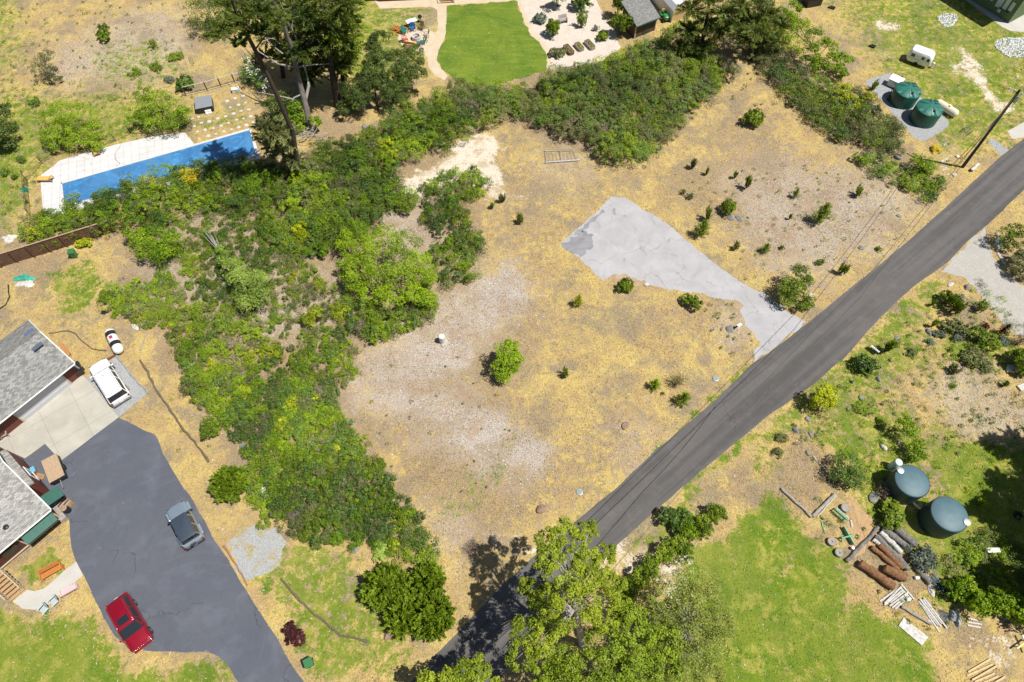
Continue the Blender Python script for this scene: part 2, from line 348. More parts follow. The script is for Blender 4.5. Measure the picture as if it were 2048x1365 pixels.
l.new(MA('ADD', MA('MULTIPLY', fine, .6), MA('MULTIPLY', NO(3, 6, .7, 77), 1.0)), bp.inputs["Height"]); l.new(bp.outputs[0], bs.inputs["Normal"])
# ------------------------------------------------------------------ paved and laid surfaces
def sheet(name, pts, z, m, rough=.12, step=.5, smooth_pts=False, curb=0.0, hard=True, px=True):
    global HARD
    if hard: HARD |= fill(pts)
    g = [G(p).xy for p in pts]; out = []; rr = random.Random(len(name) + len(pts))
    for i in range(len(g)):
        a, b = g[i], g[(i + 1) % len(g)]; L = (b - a).length; k = max(1, int(L / step)); nrm = Vector((-(b - a).y, (b - a).x)).normalized()
        for j in range(k):
            q = a.lerp(b, j / k)
            if rough and j: q = q + nrm * ((rr.random() - .5) * rough + math.sin(j * .9 + i) * rough * .4)
            out.append(q)
    mb = MB(); nn = len(out)
    mb.add([(q.x, q.y, z) for q in out] + [(q.x, q.y, -.05) for q in out], [tuple(range(nn))] + [(i, nn + i, nn + (i + 1) % nn, (i + 1) % nn) for i in range(nn)])
    o = mb.build(name, m); me = o.data
    bm = bmesh.new(); bm.from_mesh(me); bmesh.ops.recalc_face_normals(bm, faces=bm.faces)
    if max(bm.faces, key=lambda f: len(f.verts)).normal.z < 0: bmesh.ops.reverse_faces(bm, faces=bm.faces)
    big_ = [f for f in bm.faces if len(f.verts) > 4]; bmesh.ops.triangulate(bm, faces=big_)
    bm.to_mesh(me); bm.free()
    return tag(o, kind="structure")
def asphalt(name, c, patch, sc_=.35, streak=None):
    m = bpy.data.materials.new(name); m.use_nodes = True
    global n, l, tc
    n = m.node_tree.nodes; l = m.node_tree.links; tc = n.new("ShaderNodeTexCoord"); b = n["Principled BSDF"]
    base = MX(MR(NO(sc_, 6, .6, 4, .8), .35, .68), c, patch)
    base = MX(MA('MULTIPLY', MR(NO(2.2, 6, .7, 8, 1), .5, .7), .3), base, tuple(x * .72 for x in c))
    base = MX(MA('MULTIPLY', MR(NO(40, 2, .8, 1), .55, .75), .35), base, tuple(min(1, x * 2.0 + .02) for x in c))
    if streak:
        base = MX(MA('MULTIPLY', MR(NO(1.0, 4, .6, 6, .3, streak), .50, .68), .45), base, tuple(x * 1.35 for x in patch))
    if name == 'driveway_asphalt':
        wv = n.new("ShaderNodeTexWave"); wv.wave_type = 'RINGS'; wv.rings_direction = 'Z'; wv.inputs["Scale"].default_value = .35; wv.inputs["Distortion"].default_value = 3.5; wv.inputs["Detail"].default_value = 1; wv.inputs["Detail Scale"].default_value = .25
        mp = n.new("ShaderNodeMapping"); mp.inputs["Location"].default_value = (26, -6, 0); l.new(tc.outputs["Object"], mp.inputs[0]); l.new(mp.outputs[0], wv.inputs["Vector"])
        base = MX(MA('MULTIPLY', MA('MULTIPLY', MR(wv.outputs["Fac"], .86, .99), MR(NO(.3, 4, .6, 91), .48, .6)), .16), base, (.155, .16, .18))
        base = MX(MA('MULTIPLY', MR(NO(.9, 5, .6, 93, .5), .68, .74), .6), base, (.26, .245, .21))
    if name in ('driveway_asphalt', 'road_asphalt'):
        v = n.new("ShaderNodeTexVoronoi"); v.feature = 'DISTANCE_TO_EDGE'; v.inputs["Scale"].default_value = .10; va = n.new("ShaderNodeVectorMath"); va.operation = 'MULTIPLY_ADD'; va.inputs[1].default_value = (2.5, 2.5, 2.5)
        tn = n.new("ShaderNodeTexNoise"); tn.inputs["Scale"].default_value = .5; tn.inputs["Detail"].default_value = 7; l.new(tc.outputs["Object"], tn.inputs["Vector"]); l.new(tn.outputs["Color"], va.inputs[0]); l.new(tc.outputs["Object"], va.inputs[2]); l.new(va.outputs[0], v.inputs["Vector"])
        base = MX(MA('MULTIPLY', MA('MULTIPLY', MR(v.outputs["Distance"], 0, .004, 1, 0), MR(NO(.25, 3, .5, 57), .52, .6)), .6), base, (.03, .03, .032))
    if name == 'road_asphalt':
        d_ = G((1849, 453)) - G((1151, 1043)); ra = math.atan2(d_.y, d_.x); m1 = n.new("ShaderNodeMapping"); m1.inputs["Rotation"].default_value = (0, 0, -ra); l.new(tc.outputs["Object"], m1.inputs[0]); m2 = n.new("ShaderNodeMapping"); m2.inputs["Scale"].default_value = (.04, 1.1, 1); l.new(m1.outputs[0], m2.inputs[0])
        tn2 = n.new("ShaderNodeTexNoise"); tn2.inputs["Scale"].default_value = 1; tn2.inputs["Detail"].default_value = 5; l.new(m2.outputs[0], tn2.inputs["Vector"])
        base = MX(MA('MULTIPLY', MR(tn2.outputs[0], .42, .62), .5), base, (.15, .14, .135)); base = MX(MA('MULTIPLY', MR(tn2.outputs[0], .50, .36), .4), base, (.06, .057, .057))
    if name == 'road_asphalt': base = MX(MA('MULTIPLY', MR(NO(.55, 6, .7, 95, .5), .62, .72), .45), base, (.22, .185, .165))
    l.new(base, b.inputs["Base Color"]); b.inputs["Roughness"].default_value = .88; b.inputs["Specular IOR Level"].default_value = .3
    bp = n.new("ShaderNodeBump"); bp.inputs["Strength"].default_value = .4; bp.inputs["Distance"].default_value = .02; l.new(NO(30, 3, .8), bp.inputs["Height"]); l.new(bp.outputs[0], b.inputs["Normal"])
    return m
def conc(name, c, c2, scale=.8, crack=False, sp_=0.2, joints=0, jr=0.0):
    global n, l, tc
    m = bpy.data.materials.new(name); m.use_nodes = True
    n = m.node_tree.nodes; l = m.node_tree.links; tc = n.new("ShaderNodeTexCoord"); b = n["Principled BSDF"]
    base = MX(MR(NO(scale, 7, .65, 3, .5), .35, .65), c, c2)
    base = MX(MA('MULTIPLY', MR(NO(30, 3, .8, 9), .5, .7), sp_), base, tuple(x * .55 for x in c2))
    if joints:
        mpj = n.new("ShaderNodeMapping"); mpj.inputs["Rotation"].default_value = (0, 0, -jr); l.new(tc.outputs["Object"], mpj.inputs[0]); bk = n.new("ShaderNodeTexBrick"); bk.offset = 0; bk.inputs["Scale"].default_value = 1
        bk.inputs["Brick Width"].default_value = joints; bk.inputs["Row Height"].default_value = joints; bk.inputs["Mortar Size"].default_value = .025; bk.inputs["Color1"].default_value = (1, 1, 1, 1); bk.inputs["Color2"].default_value = (.93, .93, .93, 1); bk.inputs["Mortar"].default_value = (.72, .70, .68, 1)
        l.new(mpj.outputs[0], bk.inputs["Vector"]); base = MX(1.0, base, bk.outputs["Color"], 'MULTIPLY'); base = MX(MA('MULTIPLY', MR(NO(.6, 7, .75, 23), .56, .70), .35), base, tuple(x * .6 for x in c2))
    if crack:
        v = n.new("ShaderNodeTexVoronoi"); v.feature = 'DISTANCE_TO_EDGE'; v.inputs["Scale"].default_value = .28; v.inputs["Randomness"].default_value = 1
        mp = n.new("ShaderNodeMapping"); l.new(tc.outputs["Object"], mp.inputs[0])
        va = n.new("ShaderNodeVectorMath"); va.operation = 'MULTIPLY_ADD'; va.inputs[1].default_value = (1.6, 1.6, 1.6)
        tn = n.new("ShaderNodeTexNoise"); tn.inputs["Scale"].default_value = .8; tn.inputs["Detail"].default_value = 6; l.new(tc.outputs["Object"], tn.inputs["Vector"])
        l.new(tn.outputs["Color"], va.inputs[0]); l.new(mp.outputs[0], va.inputs[2]); l.new(va.outputs[0], v.inputs["Vector"])
        lw = MR(v.outputs["Distance"], .0, .012, 1, 0); br = MR(NO(.5, 4, .6, 51), .42, .55)
        base = MX(MA('MULTIPLY', MA('MULTIPLY', lw, br), .75), base, (.17, .17, .13))
        base = MX(MA('MULTIPLY', MR(NO(.22, 4, .5, 61), .58, .66), .35), base, (.42, .41, .42))
    l.new(base, b.inputs["Base Color"]); b.inputs["Roughness"].default_value = .9; b.inputs["Specular IOR Level"].default_value = .2
    bp = n.new("ShaderNodeBump"); bp.inputs["Strength"].default_value = .5; bp.inputs["Distance"].default_value = .02; l.new(NO(25, 4, .8), bp.inputs["Height"]); l.new(bp.outputs[0], b.inputs["Normal"])
    return m
def gravel(name, c, c2, scale=9, gap=(.12, .12, .1), patchy=False):
    global n, l, tc
    m = bpy.data.materials.new(name); m.use_nodes = True
    n = m.node_tree.nodes; l = m.node_tree.links; tc = n.new("ShaderNodeTexCoord"); b = n["Principled BSDF"]
    v = n.new("ShaderNodeTexVoronoi"); v.inputs["Scale"].default_value = scale; l.new(tc.outputs["Object"], v.inputs["Vector"])
    sepc = n.new("ShaderNodeSeparateColor"); l.new(v.outputs["Color"], sepc.inputs[0])
    base = MX(sepc.outputs[0], c, c2); base = MX(MA('MULTIPLY', MR(v.outputs["Distance"], .45, .8), .8), base, gap)
    base = MX(MA('MULTIPLY', MR(NO(.9, 6, .7, 3), .45, .7), .35), base, tuple((x + y) * .4 for x, y in zip(c, (.5, .4, .26))))
    if patchy: base = MX(MA('MULTIPLY', MR(NO(.7, 7, .75, 13), .50, .58), .85), base, MX(MR(NO(9, 4, .7, 2), .4, .6), (.26, .20, .09), (.50, .42, .20)))
    l.new(base, b.inputs["Base Color"]); b.inputs["Roughness"].default_value = .95; b.inputs["Specular IOR Level"].default_value = .2
    bp = n.new("ShaderNodeBump"); bp.inputs["Strength"].default_value = .8; bp.inputs["Distance"].default_value = .04; bp.invert = True
    l.new(v.outputs["Distance"], bp.inputs["Height"]); l.new(bp.outputs[0], b.inputs["Normal"])
    return m
stain_m = asphalt('worn_asphalt', (.20, .20, .215), (.30, .295, .31), .8)
road_m = asphalt("road_asphalt", (.088, .083, .081), (.112, .104, .101), .25, (.9, .9, 1))
drive_m = asphalt("driveway_asphalt", (.090, .098, .122), (.106, .114, .138), .22, (.5, .5, 1))
pad_m = conc("old_asphalt", (.44, .43, .445), (.36, .35, .36), .5, True, .25)
slab_m = conc("concrete", (.50, .475, .41), (.41, .39, .34), .5, False, .1, 3.2, R(38))
walk_m = conc("walk_concrete", (.52, .50, .46), (.46, .44, .40), .6)
deckp_m = conc("pool_paving", (.66, .64, .64), (.58, .565, .565), .6, False, .1, .9, R(17))
cream_m = conc("cream_paving", (.60, .50, .37), (.52, .42, .29), .8, False, .15)
patch_g = gravel("weedy_gravel", (.36, .37, .385), (.52, .53, .54), 20, (.2, .2, .18), True)
grey_g = gravel("grey_gravel", (.34, .355, .375), (.50, .515, .53), 22)
white_g = gravel("white_rock", (.50, .52, .50), (.85, .86, .85), 4.5, (.16, .17, .13))
cream_g = gravel("cream_gravel", (.56, .48, .41), (.74, .67, .60), 14, (.5, .42, .35))
drive_g = gravel("drive_gravel", (.38, .36, .33), (.56, .535, .50), 20, (.35, .33, .3))
RU = [(2160,175),(2100,228),(2048,277),(2003,312),(1953,358),(1849,453),(1819,480),(1753,535),(1703,575),(1626,638),(1536,708),(1504,728),(1434,798),(1304,908),(1237,973),(1151,1043),(1087,1097),(1024,1153),(995,1180),(932,1247),(859,1323),(800,1390),(720,1480)]
RL = [(2160,285),(2100,335),(2048,379),(1999,428),(1969,455),(1936,482),(1896,525),(1829,572),(1789,608),(1736,662),(1693,712),(1619,775),(1536,832),(1517,848),(1442,910),(1374,967),(1324,1010),(1224,1100),(1160,1165),(1090,1235),(1020,1330),(975,1400),(920,1480)]
sheet("gravel_driveway", [(1969,453),(1880,545),(1930,555),(1962,590),(2000,640),(2022,662),(2100,700),(2130,600),(2048,575),(2010,548),(1985,515),(1972,470)], .004, drive_g, .25)
sheet("old_parking_pad", [(1118,492),(1135,475),(1180,435),(1225,393),(1250,395),(1280,415),(1330,445),(1360,470),(1420,520),(1480,565),(1536,592),(1570,620),(1612,645),(1510,725),(1508,700),(1522,690),(1510,672),(1490,650),(1480,622),(1450,600),(1390,585),(1340,580),(1290,568),(1262,556),(1235,552),(1205,560),(1180,535),(1150,510)], .004, pad_m, .22)
sheet("worn_pad_corner", [(1122,492),(1140,480),(1165,462),(1188,470),(1180,500),(1160,515),(1150,508)], .008, stain_m, .35, .3)
sheet("worn_pad_edge", [(1148,470),(1180,440),(1205,418),(1210,425),(1185,445),(1158,470)], .008, stain_m, .3, .3)
soil_m = conc("washed_soil", (.44, .33, .21), (.32, .22, .13), 1.2, False, .3)
sheet("washed_soil", [(1215,556),(1245,548),(1262,556),(1290,560),(1300,572),(1240,566)], .008, soil_m, .3, .3)
sheet("washed_soil", [(1440,600),(1470,600),(1488,612),(1476,625),(1455,608)], .008, soil_m, .3, .3)
sheet("road", RU + RL[::-1], .008, road_m, .05, .6)
drivep = [(237,835),(313,872),(327,910),(353,953),(387,1003),(430,1083),(450,1110),(490,1177),(512,1213),(552,1273),(579,1323),(609,1365),(660,1450),(530,1450),(477,1365),(457,1333),(440,1315),(413,1305),(333,1303),(293,1302),(260,1297),(230,1273),(207,1237),(180,1177),(167,1150),(152,1123),(143,1097),(138,1040),(70,980),(10,890),(50,917),(90,888),(122,922)]
sheet("asphalt_driveway", drivep, .004, drive_m, .08)
sheet("concrete_apron", [(-40,900),(-20,890),(50,836),(160,748),(172,757),(237,835),(122,922),(90,888),(50,917),(5,897)], .010, slab_m, .0)
sheet("gravel_parking_strip", [(172,757),(233,712),(296,787),(237,835)], .006, grey_g, .06)
sheet("concrete_walk", [(153,1124),(128,1142),(100,1168),(88,1178),(70,1183),(55,1180),(25,1203),(45,1218),(70,1220),(95,1212),(125,1185),(166,1152)], .014, walk_m, 0)
sheet("gravel_patch", [(450,1090),(470,1072),(512,1050),(550,1055),(575,1085),(560,1130),(540,1145),(500,1160),(478,1148)], .004, patch_g, .7)
sheet("pool_deck", [(82,352),(107,333),(120,322),(160,310),(233,290),(310,273),(370,266),(389,289),(500,257),(523,318),(433,343),(307,382),(187,412),(130,428),(87,430),(82,367)], .05, deckp_m, 0)
lawn_top = [(895,13),(1033,2),(1045,35),(1058,65),(1080,88),(1092,105),(1094,138),(1060,152),(1000,168),(940,178),(905,158),(882,137),(874,118),(878,100),(890,75),(893,40)]
sheet("garden_gravel", [(1033,-30),(1045,35),(1058,65),(1092,105),(1094,140),(1200,125),(1242,95),(1228,60),(1215,45),(1192,0),(1185,-30)], .004, cream_g, .2)
sheet("garden_path", [(740,-10),(1060,-30),(1040,2),(893,11),(893,60),(890,75),(878,100),(874,118),(882,137),(896,152),(889,161),(870,152),(857,135),(855,115),(845,107),(825,103),(805,92),(795,78),(800,65),(822,57),(852,58),(870,66),(876,62),(874,20),(862,14),(760,18)], .008, cream_m, 0)
sheet("path_edge", [(1033,2),(1040,2),(1055,35),(1068,62),(1100,100),(1103,138),(1093,140),(1092,105),(1080,88),(1058,65),(1045,35)], .008, cream_m, 0)
sheet("tank_gravel_pad", [(1730,163),(1772,148),(1790,150),(1898,243),(1896,254),(1870,272),(1850,282),(1832,279),(1800,245)], .006, grey_g, .1)
sheet("concrete_strip", [(1975,285),(1985,277),(2018,300),(2003,312)], .004, grey_g, .1)
sheet("roadside_concrete", [(2015,263),(2060,238),(2060,272),(2025,279)], .004, walk_m, 0)
sheet("yard_concrete", [(1915,-10),(1955,18),(2005,55),(2020,62),(2060,66),(2090,20),(2060,-60),(1900,-60)], .006, walk_m, 0)
tm = asphalt("turf", (.08, .15, .012), (.17, .225, .022), .25, (.25, 1.6, 1))
tl = sheet("lawn", lawn_top, .012, tm, .3, .4, hard=False); HARD &= ~fill(lawn_top); CHN[0] = np.maximum(CHN[0], blur(fill(lawn_top).astype(float), 4) * 1.0); tl["kind"] = "structure"
# ------------------------------------------------------------------ foliage
def rdir(N, rng, zmin=-.35):
    z = rng.uniform(zmin, 1, N); t = rng.uniform(0, 2 * np.pi, N); r = np.sqrt(1 - z * z)
    return np.stack([r * np.cos(t), r * np.sin(t), z], 1)
def nrm(a): return a / (np.linalg.norm(a, axis=1, keepdims=True) + 1e-9)
def leafquads(c, nor, L, W, rng, axis=None):
    N = len(c); L = np.broadcast_to(L, (N,))[:, None]; W = np.broadcast_to(W, (N,))[:, None]
    if axis is None:
        t = nrm(np.cross(nor, rng.normal(size=(N, 3))))
    else: t = nrm(axis)
    b = nrm(np.cross(nor + rng.normal(size=(N, 3)) * .01, t))
    k = rng.uniform(.1, .35, (N, 1))
    V = np.stack([c - t * L / 2, c - b * W / 2 + t * L * (k - .2), c + t * L / 2, c + b * W / 2 + t * L * (k - .2)], 1).reshape(-1, 3)
    return V, np.arange(N * 4).reshape(N, 4)
def lobes(blobs, per, sub, L, W, rng, subr=.36, up=.5, spread=.55, zmin=-.3, dens=None):
    """blobs: (x,y,z,rx,ry,rz,tint). Leaf clumps on the surface of lumpy lobes; returns V,F,tint"""
    Vs, Ts = [], []
    for (x, y, z, rx, ry, rz, t) in blobs:
        d = rdir(sub, rng, zmin); rr = rng.uniform(.62, 1.05, (sub, 1))
        sc_ = np.array([rx, ry, rz]); cc = np.array([x, y, z]) + d * sc_ * rr
        sr = subr * min(rx, ry) * rng.uniform(.55, 1.25, sub)
        k = rng.integers(0, sub, per); dd = rdir(per, rng, -.45)
        p = cc[k] + dd * sr[k][:, None] * rng.uniform(.55, 1.08, (per, 1)) * np.array([1, 1, .8])
        p[:, 2] = np.maximum(p[:, 2], .04)
        nn = nrm(dd * spread + d[k] * .3 + rng.normal(size=(per, 3)) * .55 + np.array([0, 0, up]))
        ll = L * rng.uniform(.7, 1.3, per)
        v, _ = leafquads(p, nn, ll, ll * W, rng)
        Vs.append(v); Ts.append(np.clip(t + (rng.random(sub)[k] - .5) * .3 + (rng.random(per) - .5) * .35, 0, 1))
    V = np.concatenate(Vs); N = len(V) // 4
    return V, np.arange(N * 4).reshape(N, 4), np.concatenate(Ts)
def shoots(blobs, per, L, W, rng, nshoot=40, up=.3, zmin=-.1):
    """lobes made of radiating sprays (conifers, cypress)"""
    Vs, Ts = [], []
    for (x, y, z, rx, ry, rz, t) in blobs:
        d = rdir(nshoot, rng, zmin); d[:, 2] += up; d = nrm(d); rr = rng.uniform(.7, 1.12, nshoot)
        tt = rng.random(nshoot)
        k = rng.integers(0, nshoot, per); s = rng.random(per) ** .55
        base = np.array([x, y, z]); S = np.array([rx, ry, rz])
        p = base + d[k] * S * (rr[k] * s)[:, None] + rng.normal(size=(per, 3)) * (np.array([rx, ry, rz]) * .055)
        p[:, 2] = np.maximum(p[:, 2], .04)
        ax_ = nrm(d[k] + rng.normal(size=(per, 3)) * .4); nn = nrm(rng.normal(size=(per, 3)) * .7 + np.array([0, 0, .8]))
        ll = L * rng.uniform(.6, 1.3, per)
        v, _ = leafquads(p, nn, ll, ll * W, rng, ax_)
        Vs.append(v); Ts.append(np.clip(t + (tt[k] - .5) * .25 + (s - .75) * .5 + (rng.random(per) - .5) * .25, 0, 1))
    V = np.concatenate(Vs); N = len(V) // 4
    return V, np.arange(N * 4).reshape(N, 4), np.concatenate(Ts)
LM = dict(
 green=leafmat("leaf_green", (.060, .115, .004), (.30, .40, .025), .35),
 deep=leafmat("leaf_deep_green", (.040, .090, .008), (.20, .32, .035), .3, gloss=.6),
 bright=leafmat("leaf_bright", (.085, .18, .004), (.36, .50, .015), .25),
 yellow=leafmat("leaf_yellow_green", (.18, .25, .005), (.58, .62, .02), .2),
 gold=leafmat("leaf_gold", (.45, .36, .01), (.85, .68, .03), .2),
 olive=leafmat("leaf_olive", (.10, .118, .038), (.30, .325, .11), .2, .35),
 sage=leafmat("leaf_sage", (.09, .12, .085), (.25, .30, .22), .2),
 fir=leafmat("leaf_fir", (.08, .14, .008), (.31, .41, .03), .2, .35),
 cyp=leafmat("leaf_cypress", (.07, .14, .008), (.34, .46, .03), .2, .35),
 dark=leafmat("leaf_dark_conifer", (.035, .07, .010), (.22, .27, .04), .2, .35),
 red=leafmat("leaf_red", (.03, .006, .008), (.11, .022, .025), .1),
 dry=leafmat("leaf_dry", (.12, .10, .05), (.40, .36, .16), .2),
 twig=leafmat("leaf_twig", (.14, .105, .08), (.36, .28, .22), .2),
 maple=leafmat("leaf_maple", (.08, .14, .004), (.38, .46, .03), .25, .3),
 white=leafmat("petal_white", (.6, .6, .55), (.9, .9, .85), .1),
 lime=leafmat("leaf_lime", (.16, .25, .03), (.42, .54, .10), .2),
)
bark = mat("bark", (.12, .085, .065), .9, noise=.5, nscale=6, bump=.5)
bark_pale = mat("bark_pale", (.42, .39, .36), .85, noise=.4, nscale=5, bump=.4)
bark_grey = mat("bark_grey", (.20, .175, .16), .9, noise=.45, nscale=4, bump=.6, stretch=(1, 1, .25))
bark_dark = mat("bark_dark", (.055, .038, .028), .95, noise=.4, nscale=4, bump=.6)
def stems(h, r, rng, k=5, thick=.035):
    mb = MB()
    for i in range(k):
        a = rng.uniform(0, 2 * math.pi); q = rng.uniform(.25, .7) * r
        mb.tube([(0.03 * math.cos(a), .03 * math.sin(a), 0), (q * .4 * math.cos(a), q * .4 * math.sin(a), h * .4), (q * math.cos(a), q * math.sin(a), h * .75)], [thick, thick * .7, thick * .3], 5)
    return mb
# prototypes of bushes with radius 1 and height about 1 (scaled per plant)
def proto_bush(kind, seed):
    rng = np.random.default_rng(seed); bl = []
    if kind == 'round':
        for i in range(6):
            a = rng.uniform(0, 6.28); q = rng.uniform(.1, .55); r_ = rng.uniform(.38, .6)
            bl.append((q * math.cos(a), q * math.sin(a), rng.uniform(.35, .62), r_, r_, r_ * .75, rng.uniform(.3, .7)))
        return lobes(bl, 330, 12, .16, .6, rng)
    if kind == 'clump':
        for i in range(8):
            a = i * .9 + rng.uniform(0, .6); q = rng.uniform(.15, .62); r_ = rng.uniform(.26, .42)
            bl.append((q * math.cos(a), q * math.sin(a), rng.uniform(.35, .75), r_, r_, r_ * .85, rng.uniform(.3, .75)))
        return lobes(bl, 330, 9, .105, .7, rng, .5)
    if kind == 'scrub':
        for i in range(9):
            a = rng.uniform(0, 6.28); q = rng.uniform(0, .72); r_ = rng.uniform(.25, .45)
            bl.append((q * math.cos(a), q * math.sin(a), rng.uniform(.2, .6), r_, r_, r_ * .8, rng.uniform(.2, .8)))
        return lobes(bl, 150, 9, .13, .5, rng, .45, .3, .8)
    if kind == 'sapling':      # young upright conifer, height 1.6
        Vs, Ts = [], []
        for z in np.linspace(.12, 1.55, 13):
            R_ = max(.10, .95 * (1 - z / 1.7) ** .8)
            for j in range(int(5 + 6 * R_)):
                a = rng.uniform(0, 6.28); le = R_ * rng.uniform(.6, 1.15); nn_ = int(26 * le + 6)
                s = rng.random(nn_); d = np.array([math.cos(a), math.sin(a), .55])
                p = np.array([0, 0, z]) + s[:, None] * d * le + rng.normal(size=(nn_, 3)) * .045
                v, _ = leafquads(p, nrm(rng.normal(size=(nn_, 3)) * .6 + [0, 0, .7]), .19 * rng.uniform(.6, 1.2, nn_), .045, rng, nrm(d + rng.normal(size=(nn_, 3)) * .5))
                Vs.append(v); Ts.append(np.clip(.25 + .5 * s + (rng.random(nn_) - .5) * .3, 0, 1))
        V = np.concatenate(Vs); return V, np.arange(len(V)).reshape(-1, 4), np.concatenate(Ts)
    if kind == 'spiky':        # multi-stemmed spiky young shrub
        for i in range(7):
            a = rng.uniform(0, 6.28); q = rng.uniform(.05, .4)
            bl.append((q * math.cos(a), q * math.sin(a), .15, .45, .45, rng.uniform(.7, 1.15), rng.uniform(.35, .65)))
        return shoots(bl, 190, .17, .35, rng, 9, .8, .1)
    if kind == 'cypress':
        for i in range(9):
            a = i * 6.28 / 8; q = .46 if i < 8 else 0
            bl.append((q * math.cos(a), q * math.sin(a), .22 if i < 8 else .42, .48 if i < 8 else .6, .48 if i < 8 else .6, .5 if i < 8 else .72, rng.uniform(.3, .6)))
        return shoots(bl, 1700, .18, .3, rng, 34, .25, -.15)
    if kind == 'twiggy':
        for i in range(5):
            a = rng.uniform(0, 6.28); q = rng.uniform(0, .4)
            bl.append((q * math.cos(a), q * math.sin(a), .2, .6, .6, .8, .5))
        return shoots(bl, 190, .14, .16, rng, 22, .4, 0)
PROTO = {}
def get_proto(kind, var):
    k = (kind, var)
    if k not in PROTO:
        V, Fc, T = proto_bush(kind, 100 + len(PROTO))
        rng = np.random.default_rng(3 + len(PROTO))
        me = bpy.data.meshes.new("foliage"); set_mesh(me, V, Fc)
        a = me.attributes.new("tint", 'FLOAT', 'FACE'); a.data.foreach_set("value", T.astype(np.float32))
        me.materials.append(LM['green'])
        hs = {'sapling': 1.5, 'cypress': 1.0}.get(kind, .8)
        mb = stems(hs, .9, rng) if kind not in ('sapling',) else MB().tube([(0, 0, 0), (0, 0, .8), (0.02, 0, 1.6)], [.04, .025, .008], 6)
        ms = bpy.data.meshes.new("stem"); ms.from_pydata(mb.v, [], mb.f); ms.materials.append(bark)
        PROTO[k] = (me, ms)
    return PROTO[k]
MATMESH = {}
def bush(kind, leaf, px, py, r, h, label, name='shrub', cat='bush', group=None, var=None, rz=None):
    v = var if var is not None else random.randrange(2)
    me, ms = get_proto(kind, v)
    key = (kind, v, leaf)
    if key not in MATMESH:
        m2 = me.copy(); m2.materials[0] = LM[leaf]; MATMESH[key] = m2
    p = G((px, py)) if py is not None else px
    t = thing(name, label, cat, (p.x, p.y, 0), rz if rz is not None else random.uniform(0, 6.28), group)
    hh = h / (1.6 if kind == 'sapling' else 1.05)
    t.scale = (r, r, hh)
    f = link(bpy.data.objects.new("foliage", MATMESH[key])); f.parent = t
    s = link(bpy.data.objects.new("stem", ms)); s.parent = t
    return t
# ---- thickets: continuous masses nobody could count
SPECIES = {'deep': ['deep', 'green', 'bright', 'deep', 'green', 'olive', 'yellow', 'twig', 'deep'], 'green': ['green', 'deep', 'bright', 'green', 'olive', 'yellow', 'twig'], 'olive': ['olive', 'green', 'olive', 'deep', 'twig', 'olive']}
def thicket(name, label, leaf, poly, spacing, rr, hh, per, L, W, seed, cat='thicket', dens=1.0, tb=.5, sub=9, hmod=6.0, mode='lobes', spread=.6):
    rng = np.random.default_rng(seed); m = blur(fill(poly).astype(float), 5)
    g = [G(p) for p in poly]; x0, x1 = min(q.x for q in g), max(q.x for q in g); y0, y1 = min(q.y for q in g), max(q.y for q in g)
    nx, ny = int((x1 - x0) / spacing) + 1, int((y1 - y0) / spacing) + 1
    X, Y = np.meshgrid(x0 + np.arange(nx) * spacing, y0 + np.arange(ny) * spacing)
    X = X.ravel() + rng.uniform(-.5, .5, X.size) * spacing * 1.1; Y = Y.ravel() + rng.uniform(-.5, .5, Y.size) * spacing * 1.1
    keep = (sample(m, X, Y) > .5) & (rng.random(X.size) < dens * (1 if dens >= 1 else .4 + 1.2 * noise2(X, Y, 3.5, seed + 5)))
    X, Y = X[keep], Y[keep]; hn = noise2(X, Y, hmod, seed + 1); tn = noise2(X, Y, 4.0, seed + 2)
    bl = []
    for x, y, a_, b_ in zip(X, Y, hn, tn):
        r_ = rng.uniform(rr[0] * .75, rr[1] * 1.15); h_ = hh[0] * rng.uniform(.7, 1.2) + (hh[1] - hh[0]) * rng.uniform(.7, 1.25) * min(1, max(0, a_ * 1.2 - .1 + rng.uniform(-.2, .2)))
        bl.append((x, y, h_ * .5, r_, r_, h_ * .5, np.clip(tb + (b_ - .5) * .7 + rng.uniform(-.12, .12), .05, .95)))
    if mode == 'lobes': V, Fc, T = lobes(bl, int(per * 2.3), sub + 4, L * .76, W * 1.1, rng, .40, .62, spread + .1)
    else: V, Fc, T = shoots(bl, per, L, W, rng, 14, .5, 0)
    o = np_obj(name, V, Fc, LM[leaf], None, T); mixn = SPECIES.get(leaf, [leaf])
    for q in mixn[1:]: o.data.materials.append(LM[q])
    xs = np.array([q[0] for q in bl]); ys = np.array([q[1] for q in bl]); sn = noise2(xs, ys, 2.6, seed + 9) * .8 + rng.random(len(bl)) * .45 - .12
    wts = np.linspace(0, 1, len(mixn) + 1) ** .8; idx = np.clip(np.searchsorted(wts, np.clip(sn, 0, .999)) - 1, 0, len(mixn) - 1)
    idx = np.array([(i if mixn[i] not in ('twig', 'yellow') or rng.random() < .3 else 0) for i in idx])
    o.data.polygons.foreach_set("material_index", np.repeat(idx, len(Fc) // len(bl)).astype(np.int32))
    tag(o, label, cat, None, "stuff"); return o
